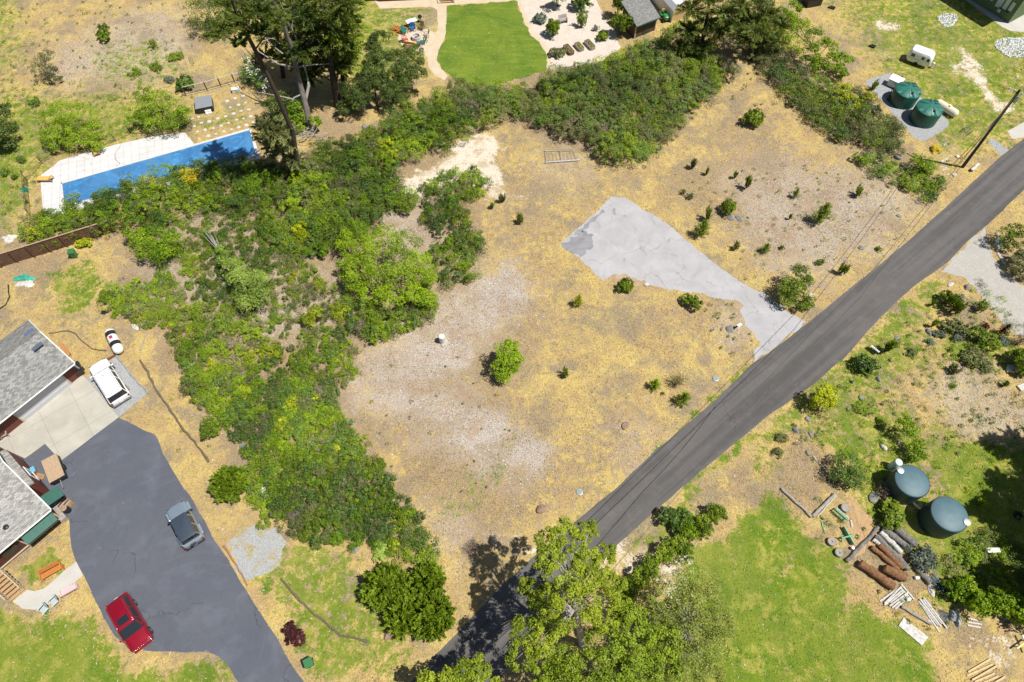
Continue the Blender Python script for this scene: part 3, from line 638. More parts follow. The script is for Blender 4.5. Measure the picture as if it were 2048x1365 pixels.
THK = [
 # name,label,leaf,poly,spacing,(r),(h),per,L,W,seed
 ("shrub_thicket","dense glossy green shrubs filling the long strip beside the dry field down to the cypresses",'deep',
  [(375,735),(420,745),(520,770),(600,760),(660,770),(700,860),(745,910),(780,960),(800,1010),(835,1030),(868,1110),(830,1128),(760,1098),(720,1090),(670,1090),(600,1062),(530,1050),(492,985),(505,900),(450,870),(440,830),(372,790)],.75,(.55,.85),(.5,1.4),300,.17,.5,11),
 ("shrub_thicket","mixed green and lime scrub on the slope above the dense strip",'green',
  [(205,590),(260,580),(330,540),(380,600),(470,640),(560,690),(640,700),(700,690),(720,740),(670,790),(560,790),(420,760),(370,740),(330,660),(250,640),(210,625)],.85,(.45,.85),(.4,1.3),240,.15,.55,12),
 ("shrub_thicket","patchy low scrub with brown mulch showing between the bushes in the middle of the slope",'green',
  [(330,450),(430,410),(520,420),(600,500),(640,560),(690,640),(700,700),(600,700),(480,640),(330,560)],.74,(.4,.72),(.3,1.1),170,.14,.55,13),
 ("hedge_thicket","long leafy hedge running below the blue covered pool",'green',
  [(55,480),(75,450),(140,420),(200,410),(250,385),(305,372),(360,350),(440,338),(520,330),(600,345),(620,400),(560,430),(450,425),(360,440),(300,470),(240,460),(180,480),(110,492),(60,495)],.95,(.7,1.1),(1.2,2.6),330,.17,.55,14),
 ("hedge_thicket","broad band of mid green bushes between the bare pines and the pale sand patch",'green',
  [(600,345),(640,320),(700,295),(760,270),(800,240),(860,225),(900,240),(960,260),(930,285),(870,315),(800,340),(790,380),(830,400),(820,430),(760,430),(750,480),(700,500),(640,520),(560,500),(520,450),(600,410)],1.0,(.75,1.2),(1.4,3.0),340,.18,.55,15),
 ("hedge_thicket","olive brown dusty scrub spreading in a broad wedge above the metal bed frame",'olive',
  [(860,225),(900,190),(960,185),(1040,185),(1100,172),(1180,152),(1260,118),(1330,105),(1400,120),(1455,140),(1470,165),(1430,190),(1410,215),(1370,245),(1345,265),(1330,300),(1290,325),(1230,333),(1195,320),(1200,295),(1140,285),(1100,265),(1050,245),(1010,245),(960,262),(900,245)],1.0,(.7,1.2),(1.3,3.0),330,.19,.45,16),
 ("shrub_thicket","bluish green taller bushes at the back of the wedge below the small grey shed",'deep',
  [(1070,188),(1150,158),(1240,118),(1330,105),(1345,140),(1280,180),(1200,190),(1120,200),(1070,190)],1.2,(.8,1.2),(2.2,3.6),300,.2,.45,17),
 ("hedge_thicket","grey green scrub lining the dry field below the green water tanks",'olive',
  [(1500,95),(1545,100),(1590,150),(1650,180),(1720,205),(1790,260),(1800,300),(1770,318),(1700,295),(1640,265),(1580,215),(1560,180),(1525,150),(1490,120)],.95,(.6,1.1),(1.0,2.2),320,.17,.45,18),
 ("shrub_thicket","low green and yellow bushes at the field corner near the utility pole",'green',
  [(1700,310),(1760,315),(1800,335),(1860,330),(1885,365),(1870,405),(1840,400),(1800,375),(1750,355),(1705,335)],.95,(.5,.9),(.7,1.7),260,.16,.5,19),
 ("shrub_thicket","feathery bushes right of the pale sand patch, under the bare slope",'green',
  [(850,365),(890,355),(960,345),(990,370),(960,400),(930,420),(950,470),(970,510),(970,545),(930,575),(880,570),(860,540),(880,480),(835,430),(840,400)],.95,(.5,.95),(.8,2.0),260,.16,.55,20),
 ("shrub_thicket","grey green coppiced scrub under the bright green tree on the slope",'deep',
  [(640,570),(700,600),(780,620),(860,580),(875,620),(820,660),(760,695),(720,690),(680,640)],.9,(.6,.9),(.8,1.8),300,.17,.5,21),
 ("shrub_thicket","shaded scrub and saplings under the dark trees between the shed and the green yard",'green',
  [(1290,95),(1340,70),(1400,40),(1480,40),(1560,30),(1600,60),(1560,110),(1480,90),(1400,110),(1330,110)],1.2,(.7,1.1),(1.0,2.4),240,.18,.5,22),
 ("shrub_thicket","loose weeds and low bushes in the shade at the lower right corner",'green',
  [(1880,1120),(1960,1060),(2060,1100),(2090,1250),(2000,1240),(1930,1200)],1.0,(.4,.8),(.4,1.2),180,.16,.5,23),
]
for (nm, lb, lf, poly, sp_, r_, h_, per, L_, W_, sd) in THK:
    dn = {13: .8, 12: 1.0}.get(sd, 1.0)
    thicket(nm, lb, lf, poly, sp_, r_, h_, per, L_, W_, sd, dens=dn, tb={16: .5, 18: .45}.get(sd, .5), cat='thicket')
# ------------------------------------------------------------------ trees
def tree(name, label, cat, base, blobs, leaf, bk, trunk, limbs=True, group=None, L=.2, W=.55, per=420, sub=14, mode='lobes', seed=1, sub_r=.4, lr=.06, nsh=30, zmin=-.5, up=.4, limb_n=1):
    """base: px on the ground; blobs: (px,py,z,r[,rz]) ; trunk: list of (px,py,z,radius)"""
    rng = np.random.default_rng(seed); b = G(base); t = thing(name, label, cat, (b.x, b.y, 0), 0, group)
    bl = []; per = int(per * (2.0 if mode == 'lobes' else 3.4)); L = L * 1.15; sub_r = sub_r * 1.12; RB = 1.12 if mode == 'lobes' else 1.42
    for q in blobs:
        p = P(q[0], q[1], q[2]); rz = q[4] if len(q) > 4 else q[3] * .75
        bl.append((p.x - b.x, p.y - b.y, q[2], q[3] * RB, q[3] * RB, rz * RB, rng.uniform(.3, .7)))
    if mode == 'lobes': V, Fc, T = lobes(bl, per, sub, L, W, rng, sub_r, up, .6, zmin)
    else: V, Fc, T = shoots(bl, per, L, W, rng, nsh, up, zmin)
    np_obj("crown", V, Fc, LM[leaf], t, T)
    mb = MB(); tp = [P(q[0], q[1], q[2]) - b for q in trunk]; mb.tube(tp, [q[3] for q in trunk], 9)
    if limbs:
        top = tp[-1].z
        for (x, y, z, rx, _, rz, _) in bl:
            e = Vector((x, y, z)); 
            best = min(tp[1:] if len(tp) > 2 else tp[-1:], key=lambda v: (v - e).length + max(0, v.z - e.z) * 3)
            for q in range(limb_n):
                e2 = e + Vector((rng.uniform(-.6, .6) * rx, rng.uniform(-.6, .6) * rx, rng.uniform(0, .6) * rz)) if q else e
                md = best.lerp(e2, .5) + Vector((rng.uniform(-.3, .3), rng.uniform(-.3, .3), rng.uniform(-.1, .4)))
                mb.tube([best, md, e2], [lr, lr * .6, lr * .2], 5)
    mb.build("trunk", bk, t, smooth=True)
    return t
def zb(base, py):
    Y = G(base).y; v = (682.5 - py) / F; return CH - Y * (C30 - S30 * v) / (S30 + C30 * v)
LM['oak'] = leafmat('leaf_oak', (.04, .07, .012), (.16, .22, .04), .2, .25); LM['maple2'] = leafmat('leaf_maple_green', (.07, .13, .006), (.33, .44, .03), .2, .3)
LM['lime2'] = leafmat('leaf_grey_lime', (.12, .16, .02), (.44, .49, .10), .2, .3)
# big bright tree on the slope
tree("tree", "wide bright green broadleaf tree at the centre of the scrubby slope, largest of its colour", "tree", (770,600),
     [(735,500,2.6,1.3),(770,480,3.0,1.5),(810,490,3.0,1.3),(835,520,2.6,1.2),(720,540,2.8,1.3),(765,535,3.6,1.6),(805,550,3.2,1.4),(845,560,2.2,1.1),(700,520,2,1.0),(740,580,2.4,1.2),(785,590,2.4,1.2),(825,590,2.0,1.0),(700,565,1.8,1.0),(850,600,1.5,.9),(690,485,2.0,1.0)],
     'bright', bark, [(770,600,0,.2),(768,580,1.2,.15),(768,560,2.4,.08)], per=800, L=.15, seed=41, sub=14, sub_r=.42)
tree("tree", "rounded bright green tree standing left of the big one, near the wooden fence end", "tree", (300,515),
     [(285,480,2.0,1.2),(315,475,2.4,1.3),(340,490,2.0,1.1),(300,500,1.6,1.1),(330,510,1.5,1.0),(270,470,1.5,.9)],
     'bright', bark, [(300,515,0,.14),(305,505,1.0,.1),(308,495,1.8,.06)], per=600, L=.16, seed=42, sub=11, sub_r=.5)
tree("leaning_tree", "pale lime green tree leaning over the slope with a bare split trunk lying uphill", "tree", (470,580),
     [(478,555,2.6,1.0),(500,572,2.9,1.1),(520,590,2.2,.9),(468,540,2.2,.9),(495,600,2.0,.9),(455,520,1.9,.8),(515,558,2.6,.8),(440,505,1.6,.6)],
     'lime', bark_pale, [(500,590,0,.16),(480,560,.8,.14),(455,520,1.2,.1),(425,478,.9,.05)], per=600, L=.15, seed=43, sub=10, sub_r=.5)
tree("tree", "small yellow lime sapling tree above the lower slope clearing", "tree", (628,645), [(622,630,1.4,.65),(630,622,1.7,.6),(618,642,1.0,.55)], 'yellow', bark, [(628,645,0,.06),(626,638,.9,.04)], per=300, L=.13, seed=44)
tree("tree", "tall upright bright green tree alone in the middle of the dry field", "tree", (1003,752),
     [(1005,700,2.9,.72),(1020,705,2.7,.7),(1010,722,2.4,.8),(1030,718,2.2,.62),(1000,738,1.7,.75),(1010,750,1.2,.65),(1022,690,3.0,.5),(1028,735,1.6,.5)],
     'bright', bark, [(1003,752,0,.1),(1006,735,1.2,.07),(1010,718,2.2,.04)], per=420, L=.15, seed=45, sub=9, sub_r=.5)
# bushes near the concrete pad and road
tree("tree", "bushy green double tree beside the road where the old pad meets it", "tree", (1590,600),
     [(1578,575,1.9,.9),(1600,550,2.4,.9),(1595,580,2.0,.95),(1612,565,1.9,.8),(1570,595,1.2,.8),(1600,600,1.1,.8),(1618,605,.7,.55)],
     'green', bark, [(1590,600,0,.09),(1592,588,1.1,.06),(1596,570,2.0,.03)], per=420, L=.15, seed=46, sub=10, sub_r=.5)
tree("tree", "glowing yellow green tree on the verge across the road, east of the pad", "tree", (1633,820),
     [(1645,790,2.2,.7),(1660,795,1.9,.65),(1640,808,1.5,.7),(1655,812,1.2,.6),(1650,780,2.6,.5),(1668,785,1.9,.45)],
     'yellow', bark, [(1633,820,0,.08),(1642,808,1.0,.05),(1650,792,2.0,.03)], per=320, L=.14, seed=47, sub=8, sub_r=.5)
tree("tree", "narrow bright green tree in the meadow, upper one of a touching pair", "tree", (1815,865), [(1812,850,1.9,.65),(1825,860,1.6,.65),(1808,840,2.2,.5)], 'bright', bark, [(1815,865,0,.06),(1817,855,1.2,.04)], per=320, L=.13, seed=48)
tree("tree", "bushy bright green tree in the meadow, lower one of a touching pair", "tree", (1830,905), [(1825,890,1.4,.75),(1845,900,1.3,.75),(1835,905,1.1,.7)], 'bright', bark, [(1830,905,0,.06),(1835,897,.9,.04)], per=320, L=.13, seed=49)
tree("tree", "dark round glossy tree left of the dark water tanks", "tree", (1690,955), [(1695,925,1.5,.85),(1680,945,1.3,.8),(1710,945,1.3,.85),(1700,958,1.0,.75)], 'deep', bark, [(1690,955,0,.07),(1694,945,.9,.04)], per=450, L=.13, seed=50)
tree("tree", "dense green shrub tree beside the gravel drive at the right edge, nearer the road", "tree", (2020,485), [(2015,470,1.9,.8),(2030,462,2.1,.8),(2035,480,1.4,.8),(2018,485,1.0,.75)], 'green', bark, [(2020,485,0,.07),(2024,475,1.2,.04)], per=420, L=.13, seed=51)
tree("tree", "large olive brown tree at the right edge beside the gravel drive", "tree", (2045,545), [(2045,520,1.6,.8),(2060,515,1.8,.8),(2048,540,1.2,.8),(2065,540,1.5,.8),(2042,508,1.4,.55)], 'olive', bark, [(2045,545,0,.1),(2050,533,1.2,.06)], per=520, L=.13, seed=52)
# hedge row beside the lawn
for i, (x, y, r_, lb) in enumerate([(1350,1030,1.0,'round dark hedge shrub standing alone on the road side of the row'),(1428,1022,.75,'hedge shrub at the upper right end of the row beside the lawn'),(1402,1048,.85,'second hedge shrub from the upper right end of the row'),
     (1375,1062,.75,'yellowish hedge shrub, third from the upper right end of the row'),(1357,1090,.95,'fourth hedge shrub of the row, fullest of them'),(1325,1108,.8,'fifth hedge shrub, middle of the row beside the dry strip'),(1300,1132,.8,'sixth hedge shrub, near the tall bottom trees'),(1278,1160,.85,'seventh hedge shrub in front of the bare dirt'),(1255,1180,.75,'last hedge shrub at the lower left end of the row')]):
    bush('clump' if i else 'round', ['deep', 'green', 'green', 'bright', 'green', 'green', 'green', 'green', 'green'][i], x, y + 6, r_ * 1.5, 1.7, lb, 'hedge_shrub', 'shrub', 'hedge row beside the green lawn')
# the big trees at the bottom
tree("tall_tree", "tall yellow green broadleaf tree reaching over the road at the bottom", "tree", (1165,1290),
     [(1097,1080,11,1.0),(1120,1065,11.5,.9),(1100,1120,11,1.0),(1140,1095,11,1.1),(1172,1062,10,.7),(1125,1150,11,1.3),(1160,1160,11,1.4),(1175,1125,10.5,.9),(1215,1105,8.5,.6),(1205,1135,9,.8),(1190,1195,11,1.5),(1225,1175,9,1.0),(1235,1200,8,.8),(1110,1205,10,1.2),(1065,1185,9,.7),(1048,1172,8.5,.5),(1090,1225,9.5,1.1),(1150,1210,12,1.4),(1060,1265,9,1.1),(1045,1300,8.5,1.1),(1080,1290,9,1.0),(1100,1260,9.5,.9),(1210,1240,9,.9)],
     'maple', bark_pale, [(1165,1290,0,.3),(1160,1265,4,.24),(1150,1220,7,.16),(1145,1175,10,.07)], per=620, L=.13, seed=61, sub=17, lr=.05, sub_r=.26, limb_n=4, W=.75)
tree("tall_tree", "dense leafy tree below the tallest one at the bottom edge", "tree", (1240,1370),
     [(1210,1290,8,1.4),(1260,1250,8,1.2),(1275,1290,8.5,1.5),(1230,1330,8,1.5),(1280,1345,8,1.5),(1180,1340,8,1.4),(1140,1330,7,1.3),(1120,1360,7,1.3),(1090,1345,6.5,1.0),(1250,1225,7.5,.9),(1320,1290,7.5,1.3),(1320,1345,7.5,1.4),(1160,1380,8,1.5),(1240,1390,8,1.6)],
     'maple2', bark, [(1240,1370,0,.28),(1238,1355,4,.2),(1235,1330,7,.1)], per=800, L=.13, seed=62, sub=18, lr=.05, sub_r=.26, limb_n=4, W=.75)
tree("tall_tree", "sparse olive tree with pale bare branches between the bottom trees and the lawn", "tree", (1370,1290),
     [(1345,1180,7,1.2),(1385,1170,7,1.3),(1410,1200,7,1.4),(1370,1225,7.5,1.6),(1430,1240,6.5,1.2),(1400,1270,7,1.5),(1350,1280,7,1.4),(1330,1230,7,1.1),(1380,1320,6.5,1.4),(1430,1300,6,1.1),(1360,1365,6,1.3),(1310,1210,6,.9),(1415,1345,5.5,1.0)],
     'lime2', bark_pale, [(1370,1290,0,.22),(1372,1270,3,.16),(1375,1240,6,.08)], per=620, L=.13, seed=63, sub=22, lr=.05, sub_r=.30, limb_n=7)
tree("tree", "low yellow green tree crown poking in over the road at the bottom edge", "tree", (920,1400),
     [(865,1355,5,.8),(900,1365,5.5,.9),(935,1350,5.5,.8),(960,1345,5,.8),(975,1365,5,.7)], 'maple', bark, [(920,1400,0,.15),(918,1385,2.5,.1),(915,1370,4.5,.05)], per=420, L=.2, seed=64, sub=9, sub_r=.5)
# round cypresses
CG = 'round spiky cypresses beside the thicket'
bush('cypress', 'cyp', 468, 975, 1.94, 2.89, 'solitary round spiky cypress between the thicket and the yellow grass near the silver car', 'cypress', 'tree', CG, 0)
bush('cypress', 'cyp', 777, 1180, 2.24, 3.68, 'upper left spiky cypress of the cluster of four above the road', 'cypress', 'tree', CG, 1)
bush('cypress', 'cyp', 858, 1168, 1.81, 3.02, 'upper right and smallest cypress of the cluster of four', 'cypress', 'tree', CG, 0)
bush('cypress', 'cyp', 812, 1238, 1.89, 3.15, 'lower left cypress of the cluster of four', 'cypress', 'tree', CG, 1)
bush('cypress', 'cyp', 868, 1240, 2.10, 3.41, 'lower right cypress of the cluster of four, nearest the road', 'cypress', 'tree', CG, 0)
# ---- the dark tall trees at the top left
def conifer(label, base, trunk, blobs, seed, leaf='dark', bk=bark_dark, per=520, **k):
    rq = random.Random(seed); blobs = [(q[0], q[1], max(2.5, zb(base, q[1]) + rq.uniform(-1.5, 1.5)), *q[3:]) for q in blobs]; trunk = [(q[0], q[1], max(0, zb(base, q[1])), q[3]) for q in trunk]
    return tree("pine", label, "tree", base, blobs, leaf, bk, trunk, per=per, L=.34, W=.22, mode='shoots', seed=seed, nsh=26, up=.05, zmin=-.45, lr=.09, **k)
conifer("dark conifer with a straight black trunk, leftmost of the tall trees by the pool", (600,365), [(600,365,0,.30),(585,264,4,.27),(559,202,4,.25),(541,163,4,.22),(510,100,4,.2),(481,44,9,.16),(462,0,13,.1)],
        [(470,45,9,1.3,.6),(500,35,10,1.4,.6),(455,15,11,1.2,.6),(440,60,7,1.1,.5),(510,65,7,1.2,.5),(520,20,11,1.2,.6),(545,40,8,1.2,.6),(500,5,13,1.2,.7),(480,85,5,.7,.4)], 71)
conifer("tall conifer with a dark trunk standing behind the bare grey snag", (567,155), [(567,155,0,.3),(562,118,3.5,.26),(552,60,9,.18),(545,10,13,.1)],
        [(540,75,7,1.5,.7),(570,60,8,1.5,.7),(555,30,10,1.5,.7),(585,20,11,1.5,.7),(560,105,5,1.2,.6),(530,110,5,1.1,.6),(590,95,6,1.2,.6),(600,50,9,1.3,.7),(545,0,12,1.4,.7),(610,5,12,1.3,.7)], 72)
conifer("largest dark conifer of the pool group, with a thick black trunk over shaded ground", (676,212), [(676,212,0,.5),(668,165,4,.42),(655,90,10,.3),(645,20,15,.18)],
        [(640,110,8,1.7,.8),(660,80,10,1.9,.8),(620,70,10,1.6,.8),(690,70,10,1.5,.7),(650,40,12,1.9,.8),(610,30,12,1.6,.7),(680,30,13,1.7,.8),(665,125,7,1.4,.6),(640,0,15,1.8,.9),(690,110,7,1.2,.5),(600,100,8,1.3,.6),(700,45,10,1.0,.4),(625,145,6,1.2,.6),(690,5,14,1.3,.6)], 73)
conifer("short feathery olive pine beside the right end of the pool", (590,350), [(590,350,0,.16),(583,320,2.5,.13),(570,290,5,.08)],
        [(555,260,5,1.5,.7),(575,275,5.5,1.4,.7),(535,270,4.5,1.2,.6),(565,305,4,1.3,.6),(545,290,4,1.1,.5),(590,320,3,1.0,.5),(530,250,5,1,.5)], 74, leaf='olive')
conifer("dense dark conifer filling the gap behind the snag and the big trunk", (610,190), [(610,190,0,.3),(600,130,4,.25),(590,60,9,.18),(585,10,13,.1)],
        [(600,90,8,1.7,.9),(575,80,8,1.6,.8),(625,100,8,1.6,.9),(600,50,10,1.8,.9),(565,40,10,1.6,.8),(635,60,10,1.7,.9),(590,15,12,1.7,.9),(625,15,12,1.7,.9),(605,130,6,1.5,.8),(580,120,6,1.4,.7),(640,130,6,1.3,.7),(620,155,4,1.2,.6)], 78)
conifer("green conifer with drooping sunlit limbs right of the big dark trunk", (690,200), [(690,200,0,.28),(684,150,4,.22),(676,90,9,.16),(670,30,13,.1)],
        [(700,60,8,1.5,.8),(680,95,8,1.5,.8),(705,95,8,1.3,.7),(690,30,10,1.6,.8),(665,60,10,1.6,.8),(700,5,12,1.4,.8),(695,130,6,1.3,.7),(675,140,6,1.2,.6)], 79, leaf='green')
conifer("broad evergreen at the top edge right of the tall tank yard, over the shed side", (1400,120), [(1400,120,0,.3),(1405,80,4,.25),(1415,30,9,.16),(1420,0,12,.1)],
        [(1380,60,7,1.5,.7),(1410,40,9,1.7,.8),(1440,60,7,1.4,.7),(1400,90,5,1.4,.7),(1450,25,9,1.5,.7),(1380,20,9,1.4,.7),(1365,95,4,1.1,.5),(1420,5,12,1.5,.8)], 75)
conifer("dark evergreen at the top edge between the shed and the green yard", (1500,120), [(1500,120,0,.3),(1510,70,5,.22),(1520,20,10,.12)],
        [(1490,75,6,1.6,.8),(1520,60,7,1.6,.8),(1500,35,9,1.6,.8),(1540,25,9,1.5,.8),(1470,45,7,1.3,.7),(1540,80,5,1.3,.6),(1515,5,11,1.5,.8),(1480,10,10,1.4,.7),(1560,50,6,1.2,.6)], 76)
tree("tree", "dark green hedge-like tree crown at the top edge left of the pines", "tree", (430,60), [(390,15,3,1.3),(420,20,3.5,1.3),(450,25,3.5,1.2),(400,45,2,1.1),(430,50,2,1.1),(465,5,4,1.2),(410,0,4,1.4)], 'deep', bark, [(430,60,0,.12),(428,45,2,.08)], per=520, L=.18, seed=77, W=.35)
# bare snag
b = G((622,262)); t = thing("snag", "dead grey tree with forked bare trunk and long leafless limbs among dark pines", "dead tree", (b.x, b.y, 0))
def Q(x, y, z): return P(x, y, z) - b
mb = MB()
mb.tube([Q(622,262,0), Q(612,215,2.6), Q(598,160,5.5), Q(585,100,9), Q(568,50,12), Q(545,0,15.5)], [.42,.36,.30,.25,.18,.10], 10)
mb.build("trunk", bark_grey, t, smooth=True)
mb = MB(); mb.tube([Q(610,205,3.0), Q(618,170,4.6), Q(611,140,6), Q(602,100,8.4), Q(583,55,11.2), Q(590,20,13)], [.2,.17,.14,.11,.08,.04], 8)
mb.tube([Q(607,115,7.6), Q(615,95,8.6), Q(627,80,9.6), Q(638,55,11)], [.1,.08,.06,.03], 6); mb.build("fork", bark_pale, t, smooth=True)
mb = MB()
for pts in ([(583,134,7,.12),(556,128,7,.09),(520,105,7.6,.07),(480,80,8,.05),(462,66,8,.02)], [(598,134,7,.1),(622,130,7.2,.07),(660,128,7,.03)], [(566,108,8.6,.07),(540,88,9.2,.05),(505,48,9.6,.02)],
            [(590,200,3.6,.1),(570,195,4.2,.07),(545,190,4.3,.05),(510,184,4,.02)], [(601,190,4,.09),(588,196,4,.08),(583,208,3.4,.06),(585,222,2.6,.03)], [(560,88,9.5,.06),(548,78,10,.04),(530,76,10,.02)],
            [(603,95,8.8,.06),(612,85,9,.04),(625,78,9.5,.02)], [(585,70,10.2,.05),(572,30,12,.03),(560,5,13,.02)], [(587,300,1,.06),(580,265,2,.05),(560,205,3.6,.03),(556,190,4,.015)]):
    mb.tube([Q(x, y, z) for x, y, z, r_ in pts], [q[3] for q in pts], 6)
mb.build("limb", bark_pale, t, smooth=True)
# fallen pale branches under the snag
b = G((625,275)); t = thing("fallen_branch", "pile of bleached dead branches lying at the foot of the grey snag", "branches", (b.x, b.y, 0)); mb = MB(); rg = random.Random(5)
for i in range(26):
    p0 = G((rg.uniform(595,640), rg.uniform(268,290))) - b; a_ = rg.uniform(-.6, 1.2); L_ = rg.uniform(.9, 2.2); p0.z = rg.uniform(.2, 1)
    p1 = p0 + Vector((math.cos(a_), math.sin(a_), rg.uniform(-.1, .35))) * L_ * .5; p2 = p1 + Vector((math.cos(a_ + .5), math.sin(a_ + .5), .1)) * L_ * .5; mb.tube([p0, p1, p2], [.05, .035, .012], 5)
for i in range(14):
    p0 = G((rg.uniform(598,650), rg.uniform(298,330))) - b; a_ = rg.uniform(-1.4, .3); L_ = rg.uniform(.8, 1.8); p0.z = rg.uniform(.3, 1.4)
    mb.tube([p0, p0 + Vector((math.cos(a_), math.sin(a_), .1)) * L_ * .6, p0 + Vector((math.cos(a_ + .4), math.sin(a_ + .4), 0)) * L_], [.035, .025, .01], 5)
mb.build("branches", bark_pale, t)
# oaks right of the pines
tree("oak", "small dark oak with open crown left of the fire pit patio, nearer the pines", "tree", (757,222), [(730,160,3.6,1.2),(705,178,3.2,1.2),(745,140,4.2,1.2),(715,205,2.2,1.1),(760,165,3.6,1),(745,100,5.2,1.1),(760,75,6,1.0),(740,120,4.6,.9),(690,215,1.6,.9),(725,185,3,1.2),(765,120,5,1.0)], 'oak', bark_dark, [(757,222,0,.16),(752,200,1.4,.13),(748,160,3.4,.07),(752,100,5.5,.04)], per=900, L=.16, seed=81)
tree("oak", "small dark oak with open crown left of the fire pit patio, nearer the patio", "tree", (783,224), [(800,140,4.0,1.2),(825,125,4.2,1.2),(785,155,3.6,1.1),(815,165,3.0,1.1),(800,185,2.4,1.1),(825,105,4.6,1),(790,115,4.6,1.0),(812,145,4,1.3),(835,145,3.4,.9),(775,190,2.6,1.0)], 'oak', bark_dark, [(783,224,0,.16),(786,200,1.4,.13),(796,165,3.2,.07),(806,140,4.2,.04)], per=900, L=.16, seed=82)
tree("tree", "dark shaded evergreen shrub between the leftmost pine and the snag", "bush", (575,262), [(560,225,2,1.3),(575,205,2.6,1.2),(555,250,1.3,1.1),(580,240,1.6,1.1),(560,200,2.8,1.1),(545,215,2,1.0)], 'oak', bark, [(575,262,0,.08),(570,235,1.4,.05)], per=620, L=.16, seed=93)
tree("tree", "leafy lime green young tree growing at the foot of the dead grey snag", "tree", (600,262), [(595,235,2.2,.8),(590,215,3,.75),(600,250,1.2,.8),(628,245,1.6,.6),(588,250,1.2,.7)], 'bright', bark, [(600,262,0,.06),(597,245,1.5,.04)], per=330, L=.2, seed=83)
tree("tree", "round willow-like tree behind the pool, right of the sun lounger", "tree", (325,262), [(300,215,2.8,1.4),(325,200,3.4,1.5),(350,215,2.8,1.4),(310,240,1.8,1.3),(345,245,1.6,1.3),(365,230,2,1.0),(275,240,1.6,1.0),(290,190,3,1.0)], 'bright', bark, [(325,262,0,.14),(325,245,1.4,.1),(325,225,2.6,.05)], per=560, L=.17, seed=84, W=.4)
tree("tree", "spreading green tree behind the pool's left end with yellowish tips", "tree", (160,300), [(110,230,2.2,1.3),(140,225,2.8,1.4),(170,235,2.8,1.4),(185,265,1.8,1.2),(130,260,2.0,1.3),(155,275,1.6,1.2),(100,275,1.3,1.0),(190,285,1.2,.9),(115,290,1,.9)], 'bright', bark, [(160,300,0,.14),(156,285,1.2,.1),(150,260,2.4,.05)], per=560, L=.17, seed=85, W=.4)
tree("tree", "dark tree with yellow leaves on top cut by the left edge", "tree", (-5,300), [(0,240,2.8,1.3),(10,265,2.2,1.1),(-15,260,3,1.4),(0,225,3.2,1.1),(5,285,1.2,1.0)], 'oak', bark, [(-5,300,0,.14),(-5,280,1.5,.1),(-5,260,2.6,.05)], per=560, L=.2, seed=86)
tree("tree", "thin brown olive tree alone in the dry field at upper left", "tree", (105,170), [(85,125,2.4,1.0),(75,140,1.8,.9),(100,145,1.5,.9),(90,110,2.8,.8),(110,155,.9,.7)], 'olive', bark, [(105,170,0,.08),(98,155,1.2,.05),(90,132,2.4,.03)], per=240, L=.14, seed=87, limb_n=3)
tree("shrub", "white flowering oleander between the deck fence and the pines", "bush", (515,160), [(500,130,1.9,1.0),(520,145,1.6,1.0),(500,155,1.2,.9),(530,165,1.2,.9),(490,145,1.4,.8),(515,120,2.0,.8)], 'deep', bark, [(515,160,0,.08),(512,150,.9,.05)], per=380, L=.17, seed=88)
rng = np.random.default_rng(5); bl = []
for q in [(500,128,2.1,1.0),(522,143,1.8,1.0),(498,150,1.5,.9),(530,162,1.4,.9),(535,175,1.0,.8)]:
    p = P(*q[:3]); bl.append((p.x, p.y, q[2], q[3], q[3], q[3] * .8, .6))
V, Fc, T = lobes(bl, 130, 14, .16, .8, rng); pt = bpy.context.scene.objects; ow = [o for o in pt if o.get("label", "").startswith("white flowering")][0]
V = V - np.array([ow.location.x, ow.location.y, 0]); np_obj("blossom", V, Fc, LM['white'], ow, T)
tree("tree", "loose bright green tree group standing right of the dark evergreens above the grey scrub", "tree", (1640,130),
     [(1570,45,3.5,1.2),(1600,50,3.5,1.3),(1590,85,2.6,1.3),(1625,75,3,1.3),(1620,110,2,1.2),(1655,95,2.6,1.2),(1665,125,1.6,1.2),(1685,120,1.8,1.0),(1640,135,1.3,1.1),(1680,145,1.0,.9),(1585,20,4,1.1)], 'bright', bark, [(1640,130,0,.16),(1635,115,1.4,.1),(1625,95,2.4,.05)], per=480, L=.18, seed=89)
tree("tree", "yellow green bush tree beside the grey scrub just left of the tank pad", "tree", (1690,215), [(1680,195,1.6,1.0),(1700,205,1.4,.9),(1685,180,1.8,.8),(1735,200,1.3,.8),(1720,210,1,.7),(1690,220,.8,.8)], 'yellow', bark, [(1690,215,0,.08),(1692,205,.9,.05)], per=300, L=.16, seed=90)
tree("tree", "small yellow green tree beside the boulder near the utility pole", "tree", (1850,345), [(1850,330,1.4,.8),(1862,335,1.2,.7),(1835,320,1.3,.7)], 'bright', bark, [(1850,345,0,.06),(1852,336,.9,.04)], per=300, L=.15, seed=91)
tree("shrub", "golden yellow rounded bush on the edge of the pool hedge", "bush", (378,365), [(370,350,1.6,.85),(388,352,1.6,.85),(378,360,1.2,.9)], 'gold', bark, [(378,365,0,.06),(378,358,.8,.04)], per=520, L=.12, seed=92)
